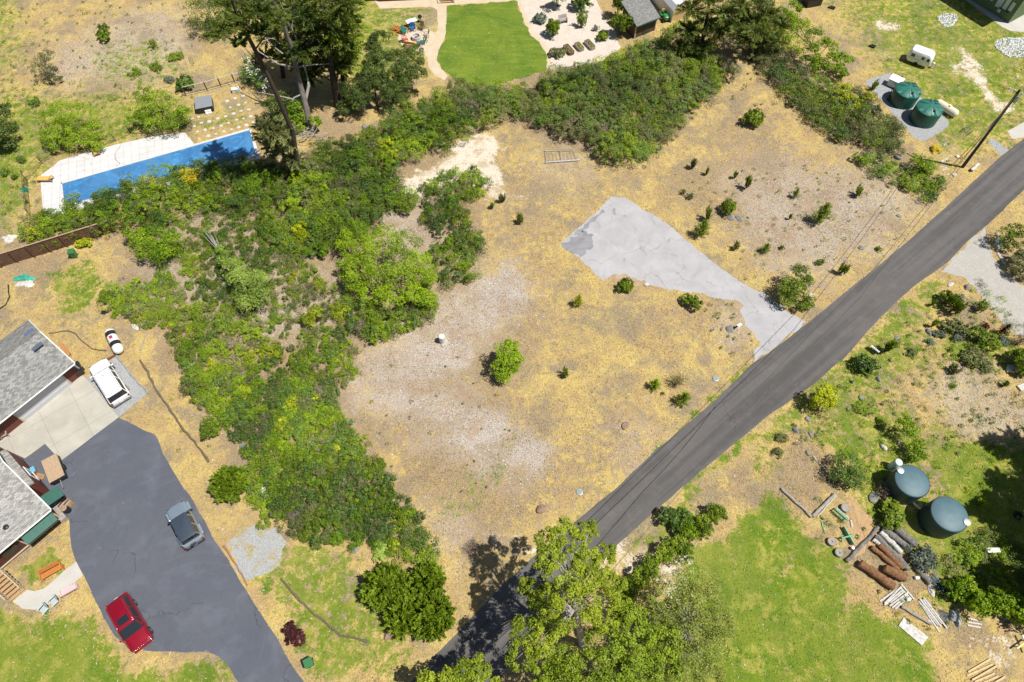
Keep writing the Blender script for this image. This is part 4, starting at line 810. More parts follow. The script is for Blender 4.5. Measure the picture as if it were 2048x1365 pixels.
# trees standing just outside the right edge, whose shade falls into the frame
for i, (x, y, h_) in enumerate([(2165,930,17),(2130,1060,16),(2210,1130,18),(2120,1200,14),(2190,1010,18)]):
    g0 = G((x, y)); rg2 = np.random.default_rng(i); bl = []
    t = thing("pine", "tall evergreen just outside the right edge, number %s counted from the top" % ["one", "two", "three", "four", "five"][i], "tree", (g0.x, g0.y, 0))
    for z in np.linspace(h_ * .3, h_ * .97, 9):
        rr_ = (1 - z / h_) * 4.2 + .8
        for k in range(4): a_ = rg2.uniform(0, 6.28); bl.append((math.cos(a_) * rr_ * .5, math.sin(a_) * rr_ * .5, z, rr_ * .55, rr_ * .55, .7, .5))
    V, Fc, T = shoots(bl, 420, .5, .3, rg2, 12, .05, -.4); np_obj("crown", V, Fc, LM['dark'], t, T)
    MB().tube([(0, 0, 0), (0, 0, h_ * .5), (0, 0, h_)], [.35, .22, .05], 8).build("trunk", bark_dark, t, smooth=True)
# ------------------------------------------------------------------ single bushes and saplings
B_ = [ # kind, leaf, px, py(base), radius, height, label
 ('sapling','fir',1635,445,.95,2.3,'wispy young fir leaning right, alone on the dry slope above the road','young_fir'),
 ('sapling','fir',1588,396,.42,1.1,'tiny upright fir sapling above the wispy young fir','young_fir'),
 ('spiky','fir',1578,440,.35,.7,'knee-high sapling left of the wispy young fir','sapling'),
 ('sapling','fir',1400,472,.85,1.9,'dark bushy fir beside the upper corner of the old pad','young_fir'),
 ('spiky','fir',1412,440,.7,1.3,'spiky bush just above the dark bushy fir','sapling'),
 ('round','fir',1455,425,.8,1.3,'round green bush beside the grey boulders on the upper field','shrub'),
 ('spiky','green',1490,378,.75,1.4,'spiky green bush, right of a pair above the round bush','shrub'),
 ('spiky','fir',1468,358,.5,.8,'small green bush, left of a pair above the round bush','shrub'),
 ('spiky','olive',1385,338,.75,1.1,'dusty low bush at the left of the pale bare patch','shrub'),
 ('spiky','fir',1412,350,.4,.8,'small sapling right below the pale bare patch','sapling'),
 ('scrub','olive',1366,388,.35,.6,'faint small weed bush below the dusty low bush','shrub'),
 ('scrub','olive',1380,398,.45,.7,'grey green weed bush above the fir by the pad corner','shrub'),
 ('round','fir',1503,250,1.1,1.5,'lone dark green bush in the upper right dry field','shrub'),
 ('sapling','fir',1528,505,.5,1.1,'slender yellow green sapling in the field right of the pad','sapling'),
 ('spiky','olive',1470,500,.5,.9,'dry spiky shrub right of the pad edge','shrub'),
 ('spiky','green',1712,392,.75,1.0,'feathery bush at the right end of the upper field','shrub'),
 ('spiky','green',1680,548,.7,1.2,'feathery sapling between the double tree and the road','sapling'),
 ('scrub','green',1640,530,.45,.6,'low weed tuft above the double tree','shrub'),
 ('scrub','green',1562,498,.3,.5,'tiny dark weed in the field above the double tree','shrub'),
 ('scrub','green',1755,500,.4,.4,'flat green weed beside the road verge','shrub'),
 ('spiky','fir',1040,448,.6,1.1,'small upright bush left of the old pad','sapling'),
 ('round','fir',1250,580,.75,1.1,'dark bush growing at the lower edge of the old pad','shrub'),
 ('sapling','yellow',1155,612,.55,1.4,'thin yellow green sapling below the old pad','sapling'),
 ('round','fir',1378,612,.8,1.1,'broad dark bush under the narrow part of the old pad','shrub'),
 ('spiky','fir',1130,752,.6,.9,'small dark bush in the field right of the tall green tree','shrub'),
 ('sapling','bright',1308,776,.6,1.2,'bright little sapling left of the straw coloured bush','sapling'),
 ('twiggy','dry',1352,770,1.1,1.2,'straw coloured dried bush on the golden field','dry_bush'),
 ('sapling','fir',1363,806,.7,1.5,'green fir sapling below the straw coloured bush near the road','young_fir'),
 ('scrub','green',1325,788,.2,.3,'tiny green tuft between the two saplings near the straw bush','shrub'),
 ('spiky','green',1900,625,1.0,1.7,'arching dark green fir bush near the gravel drive','young_fir'),
 ('round','fir',1888,608,.75,1.4,'rounded top bush behind the arching fir bush','shrub'),
 ('spiky','fir',1862,612,.4,.7,'little sapling left of the arching fir bush','sapling'),
 ('spiky','lime',1955,622,.75,1.1,'light green open bush beside the gravel drive corner','shrub'),
 ('spiky','yellow',1862,655,.5,1.0,'yellowish small shrub beside the dark boulders','shrub'),
 ('spiky','green',1770,705,.9,1.4,'fan shaped fir sapling right of the white marker post','young_fir'),
 ('round','deep',1725,735,.95,1.3,'dark round bush left of the white marker post','shrub'),
 ('scrub','olive',1823,708,.6,.5,'dull olive low plant in the middle of the right meadow','shrub'),
 ('round','olive',1903,662,.9,.9,'olive mound plant at the top of the rockery','shrub'),
 ('round','sage',1912,675,.5,.5,'blue grey lavender mound in the rockery, right one','lavender'),
 ('round','sage',1875,672,.45,.45,'blue grey lavender mound in the rockery, left one','lavender'),
 ('scrub','sage',1858,685,.5,.4,'silvery low plant left of the lavender mounds','shrub'),
 ('round','fir',1963,682,1.1,1.1,'dark feathery mound in front of the purple leaved plant','shrub'),
 ('sapling','red',1998,668,.45,1.3,'dark purple leaved upright plant beside the rockery','purple_plant'),
 ('scrub','red',1970,655,.5,.4,'low reddish ground plant above the dark feathery mound','shrub'),
 ('twiggy','twig',2030,690,1.0,1.3,'bare grey twiggy bush at the right edge below the drive','dry_bush'),
 ('round','sage',2003,685,.5,.5,'small grey green mound beside the purple leaved plant','shrub'),
 ('round','fir',2035,735,1.3,1.8,'dark green broad bush at the right edge above the black shade','shrub'),
 ('round','olive',1938,718,1.0,.9,'olive green mound in the middle of the rockery','shrub'),
 ('scrub','olive',1965,735,.8,.6,'scruffy green plant below the olive mound','shrub'),
 ('spiky','olive',1903,745,.75,.8,'brownish spiky plant left of the white rock area','shrub'),
 ('scrub','green',1900,702,.35,.35,'small bluish plant between the olive mounds','shrub'),
 ('spiky','green',2005,772,.55,.6,'small green bush below the rockery near the concrete stub','shrub'),
 ('scrub','green',1905,775,.35,.4,'tiny bush on the white stony ground','shrub'),
 ('scrub','green',1720,820,.8,.4,'low spread of green weeds right of the glowing tree','shrub'),
 ('scrub','green',1758,842,.5,.35,'green weed patch above the touching pair of trees','shrub'),
 ('scrub','olive',1560,875,.6,.5,'weedy tuft at the top of the bare brown soil','shrub'),
 ('scrub','olive',1554,905,.55,.5,'pale weedy tuft on the left side of the bare soil','shrub'),
 ('round','green',1770,1030,1.0,1.1,'olive green bush between the log stack and the dark tanks','shrub'),
 ('twiggy','twig',1762,985,1.0,1.0,'leafless purple grey bush left of the upper dark tank','dry_bush'),
 ('round','sage',1838,1120,.95,1.1,'blue grey glossy bush at the end of the grey logs','shrub'),
 ('scrub','sage',1812,1098,.5,.6,'smaller blue grey bush beside the grey logs','shrub'),
 ('clump','bright',1910,1180,1.1,1.6,'bright green bush in front of the dark shade, right of the scrap metal','shrub'),
 ('clump','bright',1935,1210,1.0,1.5,'bright green bush beside the crumpled grey tarp','shrub'),
 ('clump','bright',1985,1215,1.2,1.7,'larger bright green bush left of the corner','shrub'),
 ('clump','bright',2030,1235,1.2,1.7,'bright green bush cut by the right edge near the corner','shrub'),
 ('spiky','bright',1955,1010,.7,.8,'green fern-like tuft right of the lower dark tank','shrub'),
 ('round','red',595,1268,.75,.7,'low dark red leaved shrub on the lawn strip beside the driveway','red_shrub'),
 ('round','yellow',170,493,.65,.7,'yellow green bush beside the green bin at the wooden fence','shrub'),
 ('twiggy','twig',945,1098,.9,.6,'fallen dead reddish twigs on the dry field near the road','dry_bush'),
 ('round','green',217,78,.9,1.4,'dark round shrub alone at the upper left field','shrub'),
 ('round','deep',375,178,1.0,1.3,'blue green bush at the left end of the wire deck fence','shrub'),
 ('scrub','sage',340,165,.75,.5,'grey low shrub left of the blue green bush','shrub'),
 ('scrub','green',310,95,.6,1.0,'thin dark shrub right of the upper left stony patch','shrub'),
 ('scrub','green',350,115,1.1,.5,'spreading weeds in the upper left field','shrub'),
 ('scrub','green',275,148,.9,.4,'leafy weeds in the upper left field, left group','shrub'),
 ('scrub','green',315,135,.9,.4,'leafy weeds in the upper left field, right group','shrub'),
 ('scrub','deep',75,210,.8,.8,'dark scrub above the spreading tree behind the pool','shrub'),
 ('scrub','deep',45,325,.6,.6,'dark weed clump left of the pool fence','shrub'),
 ('scrub','deep',10,350,.6,.6,'dark weed clump at the left edge left of the pool','shrub'),
 ('scrub','deep',32,358,.4,.6,'small weed clump beside the pool fence corner','shrub'),
 ('round','green',1107,72,.9,1.9,'slim tree in the cream gravel garden, beside the lawn edge','shrub'),
 ('clump','green',1115,15,1.2,2.4,'leafy dark tree in the cream gravel garden at the top edge','shrub'),
 ('round','deep',1163,18,1.2,1.8,'dense dark round shrub in the cream gravel garden at the top edge','shrub'),
 ('spiky','lime',1163,55,1.0,1.6,'open pale green shrub in the middle of the cream gravel garden','shrub'),
 ('round','sage',1080,45,.8,.9,'blue grey shrub beside the lawn in the gravel garden','shrub'),
 ('round','olive',1115,110,.8,.8,'olive bush left of the raised beds','shrub'),
 ('round','green',1205,80,.7,.9,'small bush right of the raised beds','shrub'),
 ('clump','green',1240,70,1.3,2.4,'leafy shrub against the left wall of the grey shed','shrub'),
 ('clump','green',1235,35,.9,2.6,'taller leafy shrub above the left wall of the grey shed','shrub'),
 ('spiky','green',845,208,.8,.6,'white edged grassy clump below the garden path','flower_clump'),
 ('scrub','green',920,165,.6,.5,'weedy flower clump at the lower tip of the lawn','shrub'),
 ('round','yellow',20,462,.0,.0,'',''),
 ('clump','green',710,215,1.0,1.3,'green bush in the shade of the oaks','shrub'),
 ('spiky','olive',1005,405,.6,.9,'small olive bush right of the feathery bushes','shrub'),
 ('spiky','green',985,418,.5,.7,'small bush below the feathery bushes on the mulch','shrub'),
 ('clump','green',430,862,1.0,1.0,'green bush by the log edging left of the thicket','shrub'),
 ('clump','yellow',490,790,.75,.7,'lime leaved patch inside the dense thicket, left','shrub'),
 ('clump','yellow',560,850,.7,.7,'lime leaved patch inside the dense thicket, centre','shrub'),
 ('clump','yellow',605,480,.9,1.7,'yellow green shrub top in the hedge above the bright tree','shrub'),
 ('round','lime',768,1105,.8,.5,'pale lime ferny patch at the foot of the thicket above the cypresses','shrub'),
 ('round','deep',430,1085,.0,.0,'',''),
 ('spiky','green',1745,180,.7,.9,'yellowish bush at the left edge of the tank pad','shrub'),
 ('scrub','gold',1868,300,.7,.5,'patch of yellow flowering weeds below the tank pad','flowering_weeds'),
]
for k_, lf, x, y, r_, h_, lb, nm in B_:
    if r_ > 0: bush(k_, lf, x, y, r_ * 1.38, h_ * 1.36, lb, nm, 'tree' if nm == 'young_fir' else ('sapling' if nm == 'sapling' else 'plant' if nm in ('lavender', 'purple_plant', 'flowering_weeds', 'flower_clump') else 'bush'), rz=random.uniform(0, 6.28))
# scattered weeds of the upper edge of the field
# ------------------------------------------------------------------ materials of built things
shingle = mat("shingle", (.33, .33, .32), .9, noise=.42, nscale=2.2, bump=.3, detail=2, stretch=(1, 1, 1))
def shingle_mat(name, c1, c2, ang):
    global n, l, tc
    m = bpy.data.materials.new(name); m.use_nodes = True
    n = m.node_tree.nodes; l = m.node_tree.links; tc = n.new("ShaderNodeTexCoord"); b = n["Principled BSDF"]
    mp = n.new("ShaderNodeMapping"); mp.inputs["Rotation"].default_value = (0, 0, -ang); l.new(tc.outputs["Object"], mp.inputs[0])
    br = n.new("ShaderNodeTexBrick"); br.inputs["Scale"].default_value = 1; br.inputs["Brick Width"].default_value = .30; br.inputs["Row Height"].default_value = .14
    br.inputs["Mortar Size"].default_value = .008; br.inputs["Color1"].default_value = (*c1, 1); br.inputs["Color2"].default_value = (*c2, 1); br.inputs["Mortar"].default_value = (*[x * .5 for x in c1], 1)
    l.new(mp.outputs[0], br.inputs["Vector"])
    base = MX(MA('MULTIPLY', MR(NO(.8, 5), .4, .7), .3), br.outputs["Color"], c1)
    l.new(base, b.inputs["Base Color"]); b.inputs["Roughness"].default_value = .92; b.inputs["Specular IOR Level"].default_value = .2
    return m
redwood = mat("red_siding", (.15, .040, .028), .75, noise=.25, nscale=4)
darkred = mat("dark_red_siding", (.10, .028, .022), .75, noise=.25, nscale=4)
white_p = mat("white_paint", (.78, .78, .76), .5, noise=.06, nscale=3)
trim_t = mat("tan_trim", (.50, .42, .30), .7)
teal_r = mat("green_metal_roof", (.045, .135, .105), .5, noise=.15, nscale=3)
garage_w = mat("grey_garage_door", (.50, .51, .55), .5, noise=.05, nscale=3)
glass_d = mat("dark_glass", (.02, .024, .03), .12, spec=.8)
sky_glass = mat("skylight_glass", (.10, .12, .20), .15, spec=.8)
blackp = mat("black_plastic", (.02, .02, .022), .5)
rubber = mat("rubber", (.022, .022, .022), .85)
chrome = mat("chrome", (.6, .6, .62), .25, 1.0)
wood_o = mat("orange_wood", (.55, .21, .05), .6, noise=.3, nscale=5, stretch=(1, 6, 1))
wood_t = mat("tan_wood", (.45, .29, .15), .7, noise=.3, nscale=6)
wood_g = mat("weathered_wood", (.36, .33, .30), .85, noise=.35, nscale=5, bump=.3)
wood_w = mat("pale_weathered_wood", (.58, .56, .52), .85, noise=.35, nscale=7, bump=.3)
wood_br = mat("brown_log_bark", (.26, .13, .06), .95, noise=.5, nscale=5, bump=.8)
wood_gr = mat("grey_log_bark", (.22, .205, .19), .95, noise=.5, nscale=5, bump=.8)
fence_w = mat("brown_fence_boards", (.16, .085, .05), .85, noise=.4, nscale=3)
osb = mat("particle_board", (.48, .34, .22), .8, noise=.4, nscale=14)
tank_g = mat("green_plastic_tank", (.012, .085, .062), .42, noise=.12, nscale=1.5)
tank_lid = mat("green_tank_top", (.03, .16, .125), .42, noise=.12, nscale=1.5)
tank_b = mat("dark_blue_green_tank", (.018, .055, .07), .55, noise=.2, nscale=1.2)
cream_p = mat("cream_plastic", (.72, .66, .50), .5)
galv = mat("galvanised_metal", (.50, .52, .54), .45, .6, noise=.2, nscale=6)
stone = mat("grey_stone", (.27, .265, .26), .9, noise=.4, nscale=5, bump=.7)
stone_w = mat("white_stone", (.62, .60, .56), .9, noise=.35, nscale=5, bump=.6)
stone_b = mat("brown_stone", (.34, .23, .16), .9, noise=.35, nscale=4, bump=.6)
green_b = mat("green_bin_plastic", (.035, .17, .06), .5, noise=.1, nscale=3)
jd_green = mat("green_enamel", (.02, .22, .05), .35, coat=.4)
mint = mat("mint_painted_steel", (.16, .48, .27), .5, noise=.2, nscale=8)
tarp_b = mat("blue_tarp", (.012, .12, .55), .45, noise=.2, nscale=4, bump=.6)
tarp_t = mat("turquoise_netting", (.05, .42, .30), .7, noise=.4, nscale=9)
tarp_g = mat("crumpled_grey_tarp", (.33, .36, .38), .5, noise=.4, nscale=4, bump=1)
straw_w = mat("straw_wattle", (.17, .135, .085), .95, noise=.5, nscale=8, bump=.8)
white_fab = mat("white_canopy_fabric", (.82, .83, .85), .6)
canvas_y = mat("tan_canvas", (.62, .46, .24), .7, noise=.1)
cushion = mat("ochre_cushion", (.72, .40, .10), .8, noise=.15, nscale=5)
sage_wall = mat("green_painted_siding", (.115, .175, .07), .75, noise=.12, nscale=3)
mulchm = mat("planting_soil", (.22, .15, .09), .95, noise=.5, nscale=9)
brown_bk = mat("fire_ring_ash", (.12, .08, .06), .95, noise=.5, nscale=8)
pole_m = mat("creosote_pole", (.060, .040, .030), .9, noise=.4, nscale=3)
hose_m = mat("brown_hose", (.10, .06, .05), .6)
hot_m = mat("spa_cover", (.24, .26, .29), .6, noise=.1, nscale=3)
def along(a, b): d = (b - a); return math.atan2(d.y, d.x)
# ------------------------------------------------------------------ garage (left)
A = P(148, 727, 2.8); Bk = P(62, 636, 2.8); A2 = P(-60, 892, 2.8)
fr = (A2 - A).normalized(); sd = (Bk - A); W_ = sd.length; sd = Vector((-fr.y, fr.x, 0)); sd = sd if sd.dot(Bk - A) > 0 else -sd; sd = Vector((sd.x, sd.y, 0)).normalized(); fr = Vector((fr.x, fr.y, 0)).normalized()
W_ = (Bk - A).dot(sd); ang = math.atan2(fr.y, fr.x); Lr = 16.0
def gable(name, label, corner, fr, sd, Lr, W_, ez, rz_, smat, over_f=.5, over_s=.3, wallm=redwood, base_z=0):
    t = thing(name, label, "house", (corner.x, corner.y, 0)); o = Vector((0, 0, 0))
    c = lambda u, v, z: o + fr * u + sd * v + Vector((0, 0, z))
    th = .16
    mb = MB()
    for (v0, v1, z0, z1) in ((0, W_ / 2, ez, rz_), (W_, W_ / 2, ez, rz_)):
        vs = [c(0, v0, z0), c(Lr, v0, z0), c(Lr, v1, z1), c(0, v1, z1)]; vs2 = [v - Vector((0, 0, th)) for v in vs]
        mb.add(vs + vs2, [(0, 1, 2, 3), (7, 6, 5, 4), (0, 4, 5, 1), (1, 5, 6, 2), (3, 7, 4, 0)])
    rf = mb.build("roof", smat, t)
    mb = MB()
    mb.tube([c(-.02, -.06, ez - .07), c(Lr, -.06, ez - .07)], .075, 6)
    mb.build("gutter", white_p, rf)
    mb = MB(); 
    for v0, v1 in ((0, W_ / 2), (W_, W_ / 2)):
        a_, b_ = c(-.03, v0, ez - .08), c(-.03, v1, rz_ - .08); mb.tube([a_, b_], .08, 4)
    mb.build("bargeboard", white_p, rf)
    mb = MB(); e = over_s; f = over_f
    pts = [c(e, f, 0), c(Lr - .2, f, 0), c(Lr - .2, W_ - f, 0), c(e, W_ - f, 0)]
    k = (rz_ - ez) / (W_ / 2); zt = ez + k * f - th
    mb.add([*pts, *[p + Vector((0, 0, zt)) for p in pts], c(e, W_ / 2, rz_ - th - .02), c(Lr - .2, W_ / 2, rz_ - th - .02)],
           [(0, 1, 5, 4), (1, 2, 6, 9, 5), (2, 3, 7, 6), (3, 0, 4, 8, 7)])
    wl = mb.build("wall", wallm, t)
    return t, c, wl, rf
sh1 = shingle_mat("garage_shingle", (.17, .172, .165), (.36, .355, .34), ang)
gar, c, wl, rf = gable("garage", "red walled garage with grey shingle roof, two skylights and a long pale door", A, fr, sd, Lr, W_, 2.8, 4.6, sh1, .75, .3)
# garage door and frame on the front wall (v = .75)
MB().box(c(4.1, .725, 1.12), (5.0, .05, 2.24), ang).build("garage_door", garage_w, gar)
mb = MB()
for z in (.56, 1.12, 1.68): mb.box(c(4.1, .69, z), (5.0, .02, .03), ang)
mb.build("door_groove", white_p, gar)
mb = MB(); mb.box(c(1.54, .70, 1.15), (.13, .1, 2.4), ang); mb.box(c(6.66, .70, 1.15), (.13, .1, 2.4), ang); mb.box(c(4.1, .70, 2.32), (5.25, .1, .14), ang); mb.build("door_frame", trim_t, gar)
for u in (1.0, 7.4):
    lp = MB().box(c(u, .68, 1.9), (.12, .12, .2), ang).build("wall_lamp", blackp, gar)
for (px, py, s_) in ((60,666,(.9,.55)), (74,692,(.95,.95))):
    # placed on the back and front slopes near the ridge
    p = P(px, py, 4.3 if s_[1] > .6 else 4.15) - gar.location; sl_ = math.atan2(1.8, W_ / 2); sgn = 1 if s_[1] > .6 else -1
    mbs = MB(); M_ = Matrix.Translation(p) @ Matrix.Rotation(ang, 4, 'Z') 
    mbs.box((0, 0, 0), (s_[0], s_[1], .12)); vsn = [M_ @ Matrix.Rotation(sl_ * (-1 if sgn > 0 else 1) * -1, 4, 'X') @ Vector(v) for v in mbs.v]
    q = MB(); q.add(vsn, mbs.f); fo = q.build("skylight", sky_glass, gar)
# ------------------------------------------------------------------ main house (lower left)
A = P(100, 1020, 3.0); A2 = P(0, 1103, 3.0); fr = (A2 - A); fr = Vector((fr.x, fr.y, 0)).normalized(); R2 = P(42, 943, 3.0)
sd = Vector((-fr.y, fr.x, 0)); sd = sd if sd.dot(R2 - A) > 0 else -sd; ang = math.atan2(fr.y, fr.x)
W2 = 11.0
sh2 = shingle_mat("house_shingle", (.22, .215, .205), (.44, .43, .41), ang)
hou, c, wl, rf = gable("house", "red board walled house with grey shingle roof and green awnings, cut by the left edge", A, fr, sd, 12, W2, 3.0, 4.9, sh2, .55, .35, darkred)
# the side wall continues past the roof edge as a lower wing with its own small roof
mb = MB(); zr = 2.7
vs = [c(-.25, 3.6, zr - .3), c(-.25, 8.4, zr - .3), c(1.6, 8.4, zr + .55), c(1.6, 3.6, zr + .55)]
mb.add(vs + [v - Vector((0, 0, .14)) for v in vs], [(0, 1, 2, 3), (7, 6, 5, 4), (0, 4, 5, 1), (1, 5, 6, 2), (2, 6, 7, 3), (3, 7, 4, 0)]); mb.build("roof", sh2, hou)
mb = MB(); mb.box(c(-.02, 6.0, 1.15), (.5, 4.6, 2.3), ang); mb.build("wall", redwood, hou)
fw = MB().box(c(-.29, 5.4, 1.35), (.04, 1.1, 1.1), ang).build("window", glass_d, hou)
mb = MB(); 
for v_, h_ in ((4.82, 1.3), (5.98, 1.3)): mb.box(c(-.32, v_, 1.35), (.06, .1, 1.3), ang)
mb.box(c(-.32, 5.4, 2.0), (.06, 1.2, .1), ang); mb.box(c(-.32, 5.4, .72), (.06, 1.2, .1), ang); mb.build("frame", white_p, fw)
mb = MB()
for i in range(20): mb.box(c(.32, .7 + i * .16, 1.2), (.03, .03, 2.3), ang)
mb.build("board_batten", darkred, hou)
mb = MB(); vs = [c(.2, -.65, 2.15), c(3.0, -.65, 2.15), c(3.0, .5, 2.5), c(.2, .5, 2.5)]
mb.add(vs + [v - Vector((0, 0, .08)) for v in vs], [(0, 1, 2, 3), (7, 6, 5, 4), (0, 4, 5, 1), (1, 5, 6, 2), (2, 6, 7, 3), (3, 7, 4, 0)]); mb.build("awning", teal_r, hou)
mb = MB(); vs = [c(-1.3, .9, 2.1), c(-1.3, 2.1, 2.1), c(.3, 2.1, 2.4), c(.3, .9, 2.4)]
mb.add(vs + [v - Vector((0, 0, .08)) for v in vs], [(0, 1, 2, 3), (7, 6, 5, 4), (0, 4, 5, 1), (1, 5, 6, 2), (2, 6, 7, 3), (3, 7, 4, 0)]); mb.build("awning", teal_r, hou)
mb = MB(); mb.box(c(6.2, .48, .35), (12, .1, .1), ang); mb.box(c(3.4, .48, 1.1), (.1, .08, 2.2), ang); mb.box(c(.33, .53, 1.2), (.14, .14, 2.4), ang); mb.build("corner_trim", trim_t, hou)
MB().box(c(4.4, .50, 1.3), (1.2, .05, .9), ang).build("window", glass_d, hou)
vp = P(13, 1055, 3.3) - hou.location; MB().lathe([(.24, -.2), (.24, .12), (.16, .2), (.05, .22)], vp, 14).build("roof_vent", blackp, hou, smooth=True)
mb = MB(); mb.box(c(.2, 1.4, .3), (.5, 2.6, .6), ang); mb.build("concrete_footing", wood_g, hou)
# stairs
b = G((22, 1180)); t = thing("wooden_steps", "wooden porch steps with cream railings at the left edge beside the curved walk", "steps", (b.x, b.y, 0))
a1, a2 = G((52, 1180)) - b, G((24, 1204)) - b; dirv = (a1 + a2) / 2 * 0; up_ = Vector((-(a2 - a1).y, (a2 - a1).x, 0)).normalized(); up_ = -up_ if up_.x > 0 else up_
sa = math.atan2((a2 - a1).y, (a2 - a1).x); wd = (a2 - a1).length; mid = (a1 + a2) / 2; run = .30
for i in range(7): MB().box(mid + up_ * (run * (i + .5)) + Vector((0, 0, .17 * (i + 1) - .02)), (wd, .28, .04), sa).build("tread", wood_t, t)
mb = MB()
for i in range(7): mb.box(mid + up_ * (run * (i + .98)) + Vector((0, 0, .17 * (i + .5))), (wd, .02, .17), sa)
mb.build("riser", wood_o, t)
for e in (a1, a2):
    mb = MB(); mb.tube([e + Vector((0, 0, .9)), e + up_ * 2.1 + Vector((0, 0, 2.05))], .05, 6)
    for i in range(8): mb.box(e + up_ * (.28 * i + .05) + Vector((0, 0, .5 + .16 * i)), (.06, .06, .95), sa)
    mb.build("railing", trim_t, t)
# ------------------------------------------------------------------ vehicles
def rring(x0, x1, hw, z, r, n_=5, taper_f=1.0, taper_r=1.0):
    pts = []
    for (cx, sx, ty) in ((x1, 1, taper_f), (x0, -1, taper_r)):
        for q in range(n_ + 1):
            a_ = math.pi / 2 * q / n_
            if sx > 0: xx, yy = cx - r + r * math.sin(a_), -1
            pass
    P4 = [(x1 - r, hw * taper_f - r, 0), (x0 + r, hw * taper_r - r, 90), (x0 + r, -(hw * taper_r - r), 180), (x1 - r, -(hw * taper_f - r), 270)]
    for cx, cy, a0 in P4:
        for q in range(n_ + 1):
            a_ = R(a0 + 90 * q / n_); pts.append((cx + r * math.cos(a_), cy + r * math.sin(a_), z))
    return pts
def car(name, label, front, rear, L_, Wd, H_, paint, roofm, style, group="cars parked at the house"):
    f_, r_ = G(front), G(rear); d = (f_ - r_); rz = math.atan2(d.y, d.x); m_ = (f_ + r_) / 2
    t = thing(name, label, "car", (m_.x, m_.y, .014), rz, group); hl, hw = L_ / 2, Wd / 2
    wb = .30 * L_; belt = H_ * .58; hood = hl - .25 * L_
    if style == 'wagon': sect = dict(hood_x=hl * .50, ws_top=hl * .27, rr_belt=-hl * .985, rr_top=-hl * .90)
    elif style == 'jeep': sect = dict(hood_x=hl * .40, ws_top=hl * .26, rr_belt=-hl * .90, rr_top=-hl * .86)
    else: sect = dict(hood_x=hl * .47, ws_top=hl * .20, rr_belt=-hl * .95, rr_top=-hl * .74)
    # lower body with sloping bonnet
    body = MB(); rg_ = [rring(-hl + .05, hl - .08, hw - .06, .24, .25), rring(-hl, hl, hw, .42, .30, taper_f=.94), rring(-hl, hl, hw, belt * .80, .32, taper_f=.92), rring(-hl + .03, hl - .06, hw - .02, belt * .93, .34, taper_f=.90), rring(-hl + .09, hl - .22, hw - .08, belt, .34, taper_f=.86)]
    for ring in rg_[3:]:
        for i, (x, y, z) in enumerate(ring):
            if x > sect['hood_x']: ring[i] = (x, y, z - (x - sect['hood_x']) / (hl - sect['hood_x']) * .12)
    body.loft(rg_); bd = body.build("body", paint, t, smooth=True)
    # greenhouse glass then pillars/roof
    g0 = belt - .06; g1 = H_ - .07
    def gring(x0, x1, w_, z, r=.18): return rring(x0, x1, w_, z, r, 4)
    MB().loft([gring(sect['rr_belt'] + .04, sect['hood_x'] + .02, hw - .09, g0), gring(sect['rr_top'] + .03, sect['ws_top'] - .02, hw - .24, g1)]).build("window", glass_d, t, smooth=True)
    roof = MB().loft([gring(sect['rr_top'] - .02, sect['ws_top'] + .04, hw - .215, g1 - .05, .2), gring(sect['rr_top'] + .0, sect['ws_top'] + .0, hw - .22, g1 + .02, .2), gring(sect['rr_top'] + .10, sect['ws_top'] - .10, hw - .34, H_, .2)])
    rf_ = roof.build("roof", roofm, t, smooth=True)
    mb = MB()
    for s in (1, -1):
        bw, tw = hw - .085, hw - .235
        xs = [(sect['hood_x'] + .03, sect['ws_top']), (.12 * hl, .10 * hl), (-.34 * hl, -.34 * hl), (sect['rr_belt'] + .12, sect['rr_top'] + .12)]
        if style == 'wagon': xs[1] = (.16 * hl, .14 * hl); xs[2] = (-.22 * hl, -.22 * hl)
        for xb, xt in xs: mb.tube([(xb, s * bw, g0), (xt, s * tw, g1)], .045, 4)
    mb.build("pillar", paint, t)
    for sx in (1, -1):
        for s in (1, -1):
            x_ = sx * wb + .02 * L_
            wm = MB(); wm.loft([[(x_ + rr * math.cos(a_), s * (hw - .22 + off), .36 + rr * math.sin(a_)) for a_ in (2 * math.pi * q / 18 for q in range(18))] for off, rr in ((0, .30), (.03, .36), (.19, .36), (.235, .31))])
            wh = wm.build("wheel", rubber, t, smooth=True)
            MB().loft([[(x_ + rr * math.cos(a_), s * (hw - .22 + off), .36 + rr * math.sin(a_)) for a_ in (2 * math.pi * q / 14 for q in range(14))] for off, rr in ((.2, .21), (.242, .19))]).build("rim", chrome, wh, smooth=True)
    for s in (1, -1):
        am = MB().box((sect['hood_x'] - .08, s * (hw + .06), belt + .05), (.13, .22, .14)); am.build("mirror", paint if style != 'jeep' else blackp, t, bevel=.03)
        MB().box((hl - .09, s * (hw * .66), belt * .76), (.16, .32, .13)).build("headlight", chrome, t, bevel=.03)
        MB().box((-hl + .02, s * (hw * .83), belt * .80), (.10, .16, .22)).build("tail_light", mat_tail, t, bevel=.02)
    MB().box((-hl - .02, 0, .48), (.16, Wd * .9, .18)).build("bumper", paint if style == 'suv' else (blackp if style == 'jeep' else chrome), t, bevel=.04)
    MB().box((hl - .02, 0, .44), (.18, Wd * .82, .18)).build("bumper", paint if style == 'suv' else (blackp if style == 'jeep' else white_p), t, bevel=.05)
    MB().box((-hl - .105, 0, .66), (.02, .34, .16)).build("number_plate", white_p, t)
